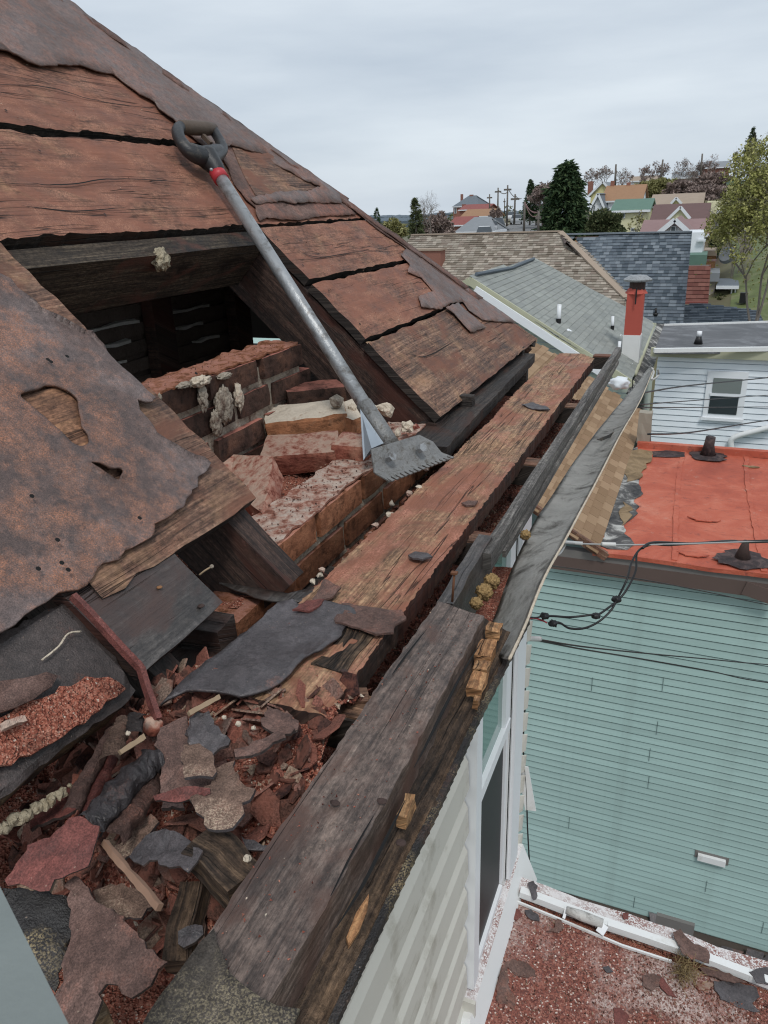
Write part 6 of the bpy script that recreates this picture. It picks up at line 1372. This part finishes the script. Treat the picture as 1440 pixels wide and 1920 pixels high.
# ---- far houses: px extents at distance Y
def far_house(name, lab, Y, x0, x1, yr, ye, depth, roofm, wallm, front=False, wins=(), chim=(), hip=0, gable=None, over=6):
    A, B_ = Z(x0, ye, Y), Z(x1, ye, Y); ze = (A.z + B_.z) / 2; xa, xb = A.x, B_.x
    zb = min(ground((xa + xb) / 2, Y), ground((xa + xb) / 2, Y + depth)) - 1.5
    t = thing(name, lab, 'house', ((xa + xb) / 2, Y + depth / 2, zb))
    bx('wall', xa, xb, Y, Y + depth, zb, ze - .02, wallm, t)
    bm = bmesh.new()
    if front:
        zr = Z((x0 + x1) / 2, yr, Y).z; xm = (xa + xb) / 2
        quad_prism(bm, [V((xa, Y + .02, ze)), V((xb, Y + .02, ze)), V((xm, Y + .02, zr - .05))], (0, -1, 0), depth - .1); obj('gable', bm, wallm, t); bm = bmesh.new()
        for sx, px_ in ((-1, xa), (1, xb)):
            e = V((px_ + sx * .35, Y - .3, ze - .35 * (zr - ze) / abs(xb - xm))); n_ = V((sx * (zr - ze), 0, abs(xb - xm))).normalized()
            quad_prism(bm, [e, V((xm, Y - .3, zr)), V((xm, Y + depth + .3, zr)), e + V((0, depth + .6, 0))], n_, .22)
        obj('roof', bm, roofm, t)
        for sx, px_ in ((-1, xa), (1, xb)): bar('barge_board', (px_ + sx * .35, Y - .34, ze - .35 * (zr - ze) / abs(xb - xm) - .05), (xm, Y - .34, zr - .05), .05, .28, 'wall_white', t)
    else:
        yrid = Y + depth / 2; zr = Z((x0 + x1) / 2, yr, yrid).z; n_ = V((0, -(zr - ze), depth / 2)).normalized()
        o_ = .3
        quad_prism(bm, [V((xa - o_, Y - o_, ze - .1)), V((xb + o_, Y - o_, ze - .1)), V((xb + o_ - hip, yrid, zr)), V((xa - o_ + hip, yrid, zr))], n_, .18)
        quad_prism(bm, [V((xb + o_, Y + depth + o_, ze - .1)), V((xa - o_, Y + depth + o_, ze - .1)), V((xa - o_ + hip, yrid, zr)), V((xb + o_ - hip, yrid, zr))], V((0, -n_.y, n_.z)), .18)
        rf_ = obj('roof', bm, roofm, t)
        bm = bmesh.new()
        for px_ in (xa + .02, xb - .02):
            if not hip: quad_prism(bm, [V((px_, Y, ze - .05)), V((px_, Y + depth, ze - .05)), V((px_, yrid, zr - .1))], (1, 0, 0), .1)
            else: quad_prism(bm, [V((px_, Y - o_, ze - .1)), V((px_, Y + depth + o_, ze - .1)), V((px_ + (hip if px_ < (xa + xb) / 2 else -hip), yrid, zr))], (-1 if px_ < (xa + xb) / 2 else 1, 0, .8), .1)
        obj('gable', bm, roofm if hip else wallm, t)
        bar('fascia', (xa - .3, Y - o_ - .02, ze - .15), (xb + .3, Y - o_ - .02, ze - .15), .04, .2, 'wall_white', t)
    for (a, c, a2, c2) in wins:
        p, q = Z(a, c, Y), Z(a2, c2, Y)
        w_ = bx('window', p.x, q.x, Y - .12, Y - .04, q.z, p.z, 'wall_white', t); e = min(.12, (q.x - p.x) * .15)
        bx('pane', p.x + e, q.x - e, Y - .135, Y - .125, q.z + e, p.z - e, 'window_dark', w_)
    for (a, c, wpx) in chim:
        yc_ = Y + depth * .5; p = Z(a, c, yc_); h_ = wpx * yc_ / 1400
        obj('chimney', box_bm(V((p.x, yc_, p.z - 1.0)), *AX, h_, h_, 2.0), 'wall_brick', t)
    if gable:
        a0_, ap, a1_, wm = gable; p0, p1, p2 = [Z(*q, Y - .6) for q in (a0_, ap, a1_)]
        bm = bmesh.new(); quad_prism(bm, [p0, p2, p1], (0, -1, 0), 3.0); obj('dormer', bm, wm, t)
        bar('dormer_trim', p0 - V((0, .1, 0)), p1 - V((0, .1, 0)), .3, .22, 'wall_white', t); bar('dormer_trim', p2 - V((0, .1, 0)), p1 - V((0, .1, 0)), .3, .22, 'wall_white', t)
    return t
far_house('white_gable_house', 'white gabled house right behind the slate blue roof ridge', 52, 1226, 1300, 410, 442, 9, 'roof_mauve', 'wall_white', True, wins=[(1258, 424, 1267, 434)])
far_house('mauve_roof_house', 'house with faded mauve roof behind the white gable', 58, 1206, 1322, 411, 438, 7, 'roof_mauve', 'wall_white')
bxw = lambda n, a, c, a2, c2, y, d, m, t: bx(n, Z(a, c, y).x, Z(a2, c, y).x, y, y + d, Z(a, c2, y).z, Z(a, c, y).z, m, t)
t = thing('white_side_house', 'tall white wall right of the slate blue roof', 'house', (Z(1305, 480, 47).x, 49, ground(-.5, 49))); bxw('wall', 1290, 436, 1321, 487, 47, 4, 'wall_white', t); bxw('trim', 1308, 449, 1324, 453, 46.8, .3, 'wall_white', t)
far_house('maroon_roof_house', 'house with dark maroon roof and small cream dormer gable', 72, 1224, 1322, 382, 414, 9, 'roof_maroon', 'wall_tan', wins=[(1232, 418, 1240, 430)], gable=((1250, 413), (1276, 388), (1294, 410), 'wall_cream'), chim=[(1271, 404, 9)])
far_house('tan_roof_house', 'house with light tan roof above the maroon one', 86, 1222, 1313, 363, 384, 9, 'roof_tan', 'wall_cream', gable=((1258, 382), (1268, 371), (1278, 382), 'wall_yellow'))
far_house('green_roof_house', 'pale yellow house with dark green roof', 80, 1150, 1214, 373, 393, 8, 'roof_green', 'wall_cream', wins=[(1183, 427, 1191, 434), (1166, 400, 1172, 409), (1198, 400, 1204, 409)])
far_house('orange_roof_house', 'white house with orange-brown roof', 112, 1131, 1201, 347, 375, 10, 'roof_orange', 'wall_pale_blue', chim=[(1149, 339, 6), (1179, 342, 6)], wins=[(1136, 379, 1141, 387)])
far_house('blue_gable_house', 'narrow white gabled house left of the orange-brown roof', 108, 1110, 1131, 362, 384, 8, 'roof_slate', 'wall_white', True, wins=[(1113, 385, 1116, 393)])
far_house('yellow_gable_house', 'yellow gabled house with grey roof and brick chimney', 124, 1108, 1150, 340, 362, 9, 'roof_grey', 'wall_yellow', True, chim=[(1108, 340, 8)])
far_house('mansard_house', 'tall red brick house with grey mansard roof on the skyline', 190, 850, 897, 367, 386, 12, 'roof_slate', 'wall_brick', hip=2.5, chim=[(866, 364, 4), (884, 365, 6)], wins=[(852, 390, 856, 400)])
far_house('brick_row_house', 'low red brick house before the mansard one', 165, 862, 912, 383, 392, 10, 'roof_red', 'wall_brick', chim=[(870, 383, 6), (900, 384, 6)])
far_house('orange_flat_house', 'house with orange tan roof in the left cluster', 140, 866, 920, 392, 405, 9, 'roof_orange', 'wall_white', wins=[(872, 406, 876, 411), (890, 406, 894, 411)])
far_house('red_strip_house', 'house with red roof at the left of the cluster', 120, 843, 880, 406, 421, 8, 'roof_red', 'wall_brick')
far_house('grey_roof_cottage', 'cottage with pale grey roof nearest in the left cluster', 96, 856, 926, 407, 433, 7, 'roof_grey', 'wall_white', hip=1.6)
far_house('hilltop_brick_house', 'large brown brick house on the hilltop', 165, 1311, 1368, 303, 313, 12, 'roof_grey', 'wall_brick', wins=[(1330, 324, 1336, 330), (1352, 324, 1358, 330)])
far_house('hilltop_cottage', 'small olive cottage left of the hilltop brick house', 158, 1262, 1308, 322, 332, 8, 'roof_grey', 'wall_tan', wins=[(1296, 338, 1304, 343)])
far_house('hilltop_white_house', 'low pinkish house half hidden in the hilltop trees', 175, 1184, 1230, 330, 338, 8, 'roof_tan', 'wall_white')
yl = thing('yellow_long_house', 'long pale yellow building behind the big yellow-green tree', 'house', (Z(1385, 400, 80).x, 84, ground(4, 84)))
bxw('wall', 1326, 378, 1500, 412, 80, 8, 'wall_cream', yl); bxw('window_band', 1345, 392, 1392, 410, 79.8, .3, 'wall_white', yl); bxw('base', 1326, 412, 1500, 436, 81, 8, 'wall_white', yl); bxw('upper_wall', 1366, 345, 1500, 377, 82, 8, 'wall_yellow', yl); bxw('upper_roof', 1364, 340, 1500, 346, 81.5, 9, 'roof_green', yl)
pf = thing('picket_fence', 'white picket fence on the slope under the yellow building', 'fence', (Z(1390, 440, 68).x, 68, Z(1390, 444, 68).z))
for a in range(1368, 1418, 4):
    bxw('picket', a, 430, a + 2.6, 443, 68, .1, 'wall_white', pf)
bxw('rail', 1366, 433, 1418, 435, 68.15, .1, 'wall_white', pf)
mr_ = thing('maroon_shingle_house', 'house side with steep reddish brown shingles right of the slate blue roof', 'house', (Z(1310, 560, 44).x, 46, ground(0, 46)))
mn = V((0, -1.6, 1)).normalized(); m0 = ay(1310, 530, 43)
field('steep_roof', [apl(a, c, m0, mn) for a, c in [(1289, 497), (1333, 496), (1328, 566), (1284, 567)]], mn, .22, .34, 'maroon_shingle', mr_, .04)
bxw('lower_trim', 1285, 566, 1328, 570, 42.2, .3, 'roof_red', mr_); bxw('green_side', 1292, 478, 1326, 497, 45, 3, 'roof_green', mr_)
st = thing('stone_cottage', 'stone walled cottage with small porch roof beside the steep maroon shingles', 'house', (Z(1332, 560, 48).x, 49, ground(1, 49)))
bxw('wall', 1320, 527, 1342, 572, 47, 3, 'stone', st); bxw('roof', 1330, 512, 1350, 528, 46.8, 3.5, 'roof_grey', st); bxw('window', 1327, 552, 1334, 557, 46.95, .1, 'wall_white', st)
bxw('upper_storey', 1320, 470, 1345, 480, 50, 3, 'roof_tan', st); bxw('side_wall', 1322, 480, 1343, 510, 50.2, 3, 'fresh_wood', st); bxw('porch_trim', 1325, 487, 1344, 490, 49, .4, 'roof_mauve', st)
cp = thing('porch_canopy', 'white flat-roofed porch canopy on slim posts', 'canopy', (Z(1362, 560, 47).x, 48, ground(1.5, 48)))
bm = bmesh.new(); zc_ = Z(1362, 535, 46).z; quad_prism(bm, [V((Z(1343, 537, 46).x, 46, zc_)), V((Z(1386, 537, 46).x, 46, zc_)), V((Z(1383, 521, 50).x, 49.5, zc_ + .05)), V((Z(1349, 521, 50).x, 49.5, zc_ + .05))], (0, 0, 1), .12); obj('roof', bm, 'roof_slate', cp)
bxw('trim', 1343, 536, 1386, 542, 45.9, .1, 'wall_white', cp)
for a in (1378, 1371): bxw('post', a, 542, a + 2.5, 556, 46.1, .1, 'wall_white', cp)
# ---- utility poles
def pole(lab, Y, xt, yt, xb_, yb, arm=0, r=.16, grp='utility poles along the street'):
    a, b_ = Z(xb_, yb, Y), Z(xt, yt, Y); t = thing('utility_pole', lab, 'utility pole', tuple(a), grp)
    tube('mast', [a, b_], [r, r * .7], 'pole_wood', t, 6)
    if arm:
        w_ = arm * Y / 1500; bx('crossarm', b_.x - w_, b_.x + w_, Y - .1, Y + .1, b_.z - .75, b_.z - .5, 'pole_wood', t)
pole('tallest utility pole over the street, second from the spruce', 120, 952, 347, 950, 425, 7)
pole('utility pole just left of the tallest one', 135, 934, 352, 933, 412, 6)
pole('shortest and leftmost utility pole on the skyline', 150, 918, 364, 918, 400, 5)
pole('wide-armed utility pole right of the tallest one', 110, 966, 364, 964, 420, 8)
pole('short pole with lamp, between the tallest pole and the wide-armed one', 170, 946, 372, 946, 402, 2, .12)
pole('pale nearer pole carrying the looping cables', 80, 984, 378, 982, 440, 0, .14)
pole('short pole at the right end of the looping cables', 76, 1010, 395, 1009, 440, 5, .14)
pole('slim dark mast above the orange-brown roof', 135, 1155, 308, 1153, 350, 0, .2, 'masts on the hill')
pole('leaning mast left of the big leafless hilltop tree', 145, 1243, 299, 1238, 345, 0, .2, 'masts on the hill')
pole('mast just left of the hilltop brick house', 150, 1317, 288, 1313, 335, 0, .2, 'masts on the hill')
pole('utility pole with crossarm by the tall conifer on the hilltop', 150, 1382, 284, 1376, 330, 6, .2, 'masts on the hill')
for i, (a, c, b1_, b2_, sag) in enumerate([(984, 379, 1010, 397, 9), (984, 381, 1012, 398, 16), (984, 384, 1006, 398, 4), (978, 372, 966, 366, 3), (952, 352, 966, 370, 3), (934, 356, 952, 360, 5)]):
    L = [(a + (b1_ - a) * t, c + (b2_ - c) * t + sag * 4 * t * (1 - t), 79) for t in (0, .25, .5, .75, 1)]
    wires('street_cable', L, .035, 'pole_wood' if i > 2 else 'roof_mauve', ['upper looping cable between the pale pole and the right-hand one', 'deepest-sagging cable between the pale pole and the right-hand one', 'flattest cable between the pale pole and the right-hand one', 'short cable joining the wide-armed pole to the pale one', 'cable from the tallest pole to the wide-armed one', 'cable from the tallest pole to its left neighbour'][i], 'wire', 'cables over the street', seg=4, k=3)
# ---- parked cars
def car_parts():
    t = thing('parked_car', '', 'car')
    bm = box_bm(V((0, 0, .62)), *AX, 1.75, 4.3, .62, sub=2, bm=bmesh.new(), rnd=.06); obj('body', bm, 'car_white', t)
    bm = bmesh.new(); b0 = [V((-.8, -1.1, .92)), V((.8, -1.1, .92)), V((.8, 1.6, .92)), V((-.8, 1.6, .92))]; tp = [V((-.62, -.4, 1.45)), V((.62, -.4, 1.45)), V((.62, 1.1, 1.45)), V((-.62, 1.1, 1.45))]
    vb = [bm.verts.new(p) for p in b0]; vt = [bm.verts.new(p) for p in tp]; bm.faces.new(vt)
    for i in range(4): bm.faces.new((vb[i], vb[(i + 1) % 4], vt[(i + 1) % 4], vt[i]))
    obj('cabin_glass', bm, 'car_glass', t); obj('roof_panel', box_bm(V((0, .35, 1.46)), *AX, 1.2, 1.45, .05), 'car_white', t)
    for x in (-.8, .8):
        for y in (-1.35, 1.35): obj('wheel', tube_bm([V((x - .1, y, .32)), V((x + .1, y, .32))], .32, 10), 'tyre', t)
    return t
c0_ = car_parts()
CR = [(908, 436, 84, 'car_white', 'white car nearest on the street, above the tan roof ridge'), (921, 430, 100, 'car_silver', 'silver car left of the dark one on the street'), (934, 427, 108, 'car_dark', 'dark car parked below the tallest pole'), (968, 414, 125, 'car_silver', 'silver car right of the wide-armed pole'), (960, 410, 140, 'car_white', 'white car farthest up the street, right side'), (928, 406, 150, 'car_white', 'white van-like car farthest up the street, left side')]
for i, (a, c, Y, m, lab) in enumerate(CR):
    p = Z(a, c, Y); p.z = ground(p.x, Y) + .06
    if i == 0: t = c0_
    else:
        t = c0_.copy(); COL.objects.link(t)
        for ch_ in list(c0_.children):
            d = ch_.copy(); COL.objects.link(d); d.parent = t
            if ch_.name.startswith(('body', 'roof_panel')): d.data = ch_.data.copy(); d.data.materials[0] = MATS[m]
    t.location = p; t.rotation_euler = (0, 0, R(12)); t['label'] = lab; t['group'] = 'cars parked along the street'
# ---- trees
def leaf_tri(bm, p, d, l, w_):
    s = d.cross(V((random.gauss(0, 1), random.gauss(0, 1), random.gauss(0, 1)))).normalized() * w_
    bm.faces.new([bm.verts.new(q) for q in (p - s, p + s, p + d * l)])
def conifer(lab, Y, xc, ytop, ybot, wpx, n, mat='spruce_leaf', fullness=.8, seed=0, grp=None, nm='spruce_tree'):
    T0 = Z(xc, ytop, Y); B0_ = Z(xc, ybot, Y); H = T0.z - B0_.z; Rr = wpx / 2 * Y * .93 / 1400; base = V((T0.x, Y, B0_.z - 1))
    t = thing(nm, lab, 'tree', tuple(base), grp); tube('trunk', [base, V((T0.x, Y, T0.z - H * .1))], [H * .03, H * .006], 'bark', t, 6)
    bm = bmesh.new(); rs = random.Random(seed + 3)
    nb = int(n / 26)
    for i in range(nb):
        h = rs.random() ** 1.25; ang = rs.uniform(0, 6.283); r = Rr * (1 - h) ** fullness * (.62 + .42 * ((h * 8.5 + .35 * math.sin(ang * 3)) % 1)) * (.62 + .55 * abs(noise.noise(V((math.cos(ang) * 2, math.sin(ang) * 2, h * 7 + seed)))) + .2 * rs.random()); z = B0_.z + H * h
        out = V((math.cos(ang), math.sin(ang), -.25)).normalized()
        for k in range(26):
            s = rs.uniform(.25, 1) ** .6; p = V((T0.x, Y, z)) + out * r * s + V((rs.gauss(0, .06), rs.gauss(0, .06), rs.gauss(0, .05))) * Rr
            leaf_tri(bm, p, (out + V((rs.gauss(0, .5), rs.gauss(0, .5), rs.gauss(-.1, .4)))).normalized(), Rr * .16, Rr * .035)
    obj('crown', bm, mat, t)
def branchy(lab, Y, xc, ytop, ybot, wpx, mat, leafm=None, nleaf=0, seed=0, depth=6, grp=None, lsz=1.0, nm='bare_tree', thick=1.0, droop=0, sag=0):
    T0 = Z(xc, ytop, Y); B0_ = Z(xc, ybot, Y); H = T0.z - B0_.z; Rr = wpx / 2 * Y * .93 / 1400; rs = random.Random(seed + 11)
    base = V((T0.x, Y, B0_.z - .6)); t = thing(nm, lab, 'tree', tuple(base), grp); bm = bmesh.new(); tips = []
    def grow(p, d, L, r, k):
        q = p + d * L * .55 + V((rs.gauss(0, .05), rs.gauss(0, .05), 0)) * L; e = q + (d + V((rs.gauss(0, .15), rs.gauss(0, .15), rs.gauss(.03, .1) - droop * (6 - k) * .03))).normalized() * L * .5
        tube_bm([p, q, e], [r, r * .8, r * .62], 4 if k > 2 else 3, bm, False)
        tips.append((e, d, L)); 
        if k == 0: return
        for i in range(rs.choice((2, 3, 3))):
            nd = (d + V((rs.gauss(0, .55), rs.gauss(0, .55), rs.gauss(.02, .3)))).normalized()
            fx = (e.x - base.x) / max(Rr, .1); nd.x -= fx * .25 * abs(fx)
            grow(e if i else q.lerp(e, .8), nd, L * rs.uniform(.62, .82), r * .62, k - 1)
    for i in range(3 if depth > 4 else 2): grow(base + V((rs.gauss(0, .1), rs.gauss(0, .1), 0)), V((rs.gauss(0, .28), rs.gauss(0, .28), 1)).normalized(), H * .30, H * .022 * thick, depth)
    # fit the crown to its real width and height
    xsx = [abs(q.co.x - base.x) for q in bm.verts]; zsx = [q.co.z - base.z for q in bm.verts]; fx = Rr / max(sorted(xsx)[int(len(xsx) * .97)], .1); fz = (H + .6) / max(sorted(zsx)[int(len(zsx) * .985)], .1)
    fit = lambda v_: V((base.x + (v_.x - base.x) * fx, base.y + (v_.y - base.y) * fx, base.z + (v_.z - base.z) * fz))
    for q in bm.verts: q.co = fit(q.co)
    obj('limbs', bm, mat, t)
    if nleaf:
        bm = bmesh.new()
        for i in range(nleaf):
            e, d, L = rs.choice(tips[len(tips) // 6:]); p = fit(e) + V((rs.gauss(0, .35), rs.gauss(0, .35), rs.gauss(-sag, .35))) * L * .9
            leaf_tri(bm, p, V((rs.gauss(0, 1), rs.gauss(0, 1), rs.gauss(-.3, .8))).normalized(), .16 * lsz, .07 * lsz)
        obj('foliage', bm, leafm, t)
def bush(lab, Y, xc, ytop, ybot, wpx, mat, n=1500, lsz=1, seed=0, nm='shrub', grp=None):
    A = Z(xc, ytop, Y); B0_ = Z(xc, ybot, Y); H = A.z - B0_.z; Rr = wpx / 2 * Y * .93 / 1400; rs = random.Random(seed); bm = bmesh.new(); base = V((A.x, Y, B0_.z - .2))
    for i in range(n):
        d = V((rs.gauss(0, 1), rs.gauss(0, 1), rs.gauss(0, 1))).normalized(); k = (.55 + .55 * noise.noise(d * 2.2 + V((seed, 0, 0))) + .25 * rs.random()) 
        p = base + V((d.x * Rr * k * 1.2, d.y * Rr * k, H * .5 + d.z * H * .55 * k * 1.2)); leaf_tri(bm, p, (d + V((rs.gauss(0, .6), rs.gauss(0, .6), rs.gauss(0, .6)))).normalized(), .22 * lsz, .09 * lsz)
    based(nm, bm, mat, lab, 'shrub', tuple(base), grp)
conifer('big dark green spruce in the middle distance', 84, 1063, 309, 440, 128, 11000, seed=1, fullness=.46)
conifer('dark spruce leaning over the street, left of the reddish tree', 112, 996, 338, 408, 44, 5000, seed=2, fullness=.7)
conifer('second dark spruce, right behind the leaning one', 118, 1008, 346, 410, 40, 4000, seed=8, fullness=.7)
conifer('evergreen on the left skyline beside the leafless tree', 78, 779, 372, 458, 50, 6500, 'pine_leaf', .45, 3)
conifer('small distant conifer at the far left, beside the torn roof', 130, 706, 390, 420, 30, 1500, seed=4)
conifer('tall dark conifer on the hilltop at the right edge', 130, 1413, 240, 300, 34, 4000, seed=5, fullness=.75)
conifer('slim dark evergreen by the yellow gabled house', 82, 1105, 388, 440, 16, 1800, seed=6)
conifer('drooping dark evergreen below the picket fence', 60, 1347, 428, 484, 40, 3500, seed=7, fullness=.4)
bush('broad low pine before the pale yellow house', 66, 1134, 397, 444, 62, 'pine_leaf', 6000, 1.1, 2, 'pine_tree')
branchy('reddish budding tree left of the big spruce', 110, 1022, 348, 418, 54, 'bark_red', 'mauve_twig', 5000, 1, 5, lsz=1.6)
branchy('leafless tree on the left skyline', 80, 806, 364, 440, 50, 'bark', 'mauve_twig', 0, 2, 6, thick=.8)
branchy('small reddish tree on the street beside the parked cars', 120, 930, 393, 420, 22, 'bark_red', 'mauve_twig', 1500, 3, 4, lsz=1.6)
for i, (x, yt, w_, lab) in enumerate([(1112, 318, 28, 'leafless tree behind the big spruce, nearest to it'), (1136, 313, 32, 'leafless tree left of the slim dark mast'), (1170, 318, 32, 'leafless tree right of the slim dark mast'), (1200, 317, 24, 'small leafless tree on the skyline between the masts'), (1226, 306, 48, 'big dark leafless tree crossing the leaning mast'), (1283, 299, 40, 'pale fine-branched tree on the skyline'), (1330, 296, 46, 'reddish leafless tree before the hilltop brick house'), (1300, 318, 26, 'small dark leafless tree by the olive cottage')]):
    branchy(lab, 140 + i * 2, x, yt, 355, w_, 'bark' if i != 5 else 'bark', 'mauve_twig', 900 if i in (4, 6) else 300, 20 + i, 6, 'leafless trees on the skyline', 1.4)
bush('yellow-green bushes on the hillside above the tan roof', 132, 1236, 337, 364, 66, 'spring_leaf', 5000, 2.0, 3)
bush('second yellow-green bush by the orange-brown roof', 130, 1212, 342, 364, 34, 'spring_leaf', 2500, 2.0, 4)
bush('mauve thicket below the hilltop brick house', 125, 1325, 350, 378, 70, 'mauve_twig', 5000, 2.0, 5)
bush('brownish bushes left of the mauve thicket', 128, 1277, 340, 366, 44, 'mauve_twig', 2500, 2.0, 6)
bush('reddish scrub in front of the hilltop brick house', 140, 1340, 325, 355, 60, 'mauve_twig', 4000, 2.0, 16)
bush('trimmed hedge beside the stone cottage', 46, 1360, 551, 577, 46, 'bush_leaf', 4000, .8, 7, 'hedge')
bush('brown bushes between the left evergreen and the roof cluster', 90, 822, 402, 446, 52, 'mauve_twig', 3000, 1.6, 8)
bush('pale brown bush at the foot of the left evergreen', 88, 738, 412, 446, 46, 'spring_leaf', 2000, 1.6, 9)
bush('dry thicket on the bank above the lawn', 62, 1400, 470, 520, 110, 'mauve_twig', 5000, 1.0, 10)
bush('yellow scrub on the slope beside the picket fence', 64, 1420, 452, 500, 90, 'spring_leaf', 3500, 1.0, 11)
branchy('big yellow-green leafing tree at the right edge', 36, 1466, 262, 600, 160, 'bark', 'willow_leaf', 24000, 5, 7, lsz=.62, nm='leafy_tree', thick=.5, droop=1, sag=1.5)
branchy('pale green young tree just left of the big yellow-green one', 50, 1392, 372, 540, 90, 'bark', 'spring_leaf', 6000, 6, 6, lsz=.6, nm='leafy_tree', thick=.35)
branchy('twiggy tree before the pale yellow house', 68, 1198, 398, 440, 30, 'bark', 'spring_leaf', 300, 7, 5, thick=.6)
based('satellite_dish', tube_bm([Z(1364, 479, 50), Z(1364, 479, 50) + V((-.1, -.2, .1))], [.5, .42], 14), 'roof_grey', 'round grey object on the slope above the stone cottage', 'tank', tuple(Z(1364, 486, 50)))
based('waste_bin', box_bm(Z(1394, 558, 44), *AX, .35, .35, .5), 'black_cable', 'small black bin standing on the lawn', 'bin', tuple(Z(1394, 566, 44)))
# ---- distant wooded ridge, the blue of haze put into its base colour
bm = bmesh.new(); prev = None
for Yr, z0, am in ((700, -9.5, 3.2), (1400, -13, 5.0)):
    prev = None
    for i in range(260):
        x = -Yr * .75 + i * Yr * .9 / 259; zt = z0 + am * noise.noise(V((x * .006, Yr, 0))) + am * .35 * noise.noise(V((x * .05, Yr, 1))) + am * .25 * noise.noise(V((x * .2, Yr, 2)))
        cur = [bm.verts.new(p) for p in ((x, Yr, -45), (x, Yr, zt - am * .5), (x, Yr + 60, zt))]
        if prev:
            for k in range(2): bm.faces.new((prev[k], cur[k], cur[k + 1], prev[k + 1]))
        prev = cur
tag(obj('far_hills', bm, 'hill_far', None), 'bluish wooded ridge on the left horizon', None, None, 'structure')
bm = bmesh.new(); rs = random.Random(5)
for i in range(200):
    Y = rs.uniform(300, 560); x = -Y * rs.uniform(.2, .46); z = ground(x, Y); h = rs.uniform(4, 7)
    for k in range(70):
        d = V((rs.gauss(0, 1), rs.gauss(0, 1), rs.gauss(0, 1))).normalized(); leaf_tri(bm, V((x, Y, z + h * .55)) + V((d.x * h * .4, d.y * h * .4, d.z * h * .45)), d, h * .11, h * .06)
tag(obj('far_wood', bm, 'bush_leaf', None), 'belt of distant trees below the left horizon', 'trees', None, 'stuff')
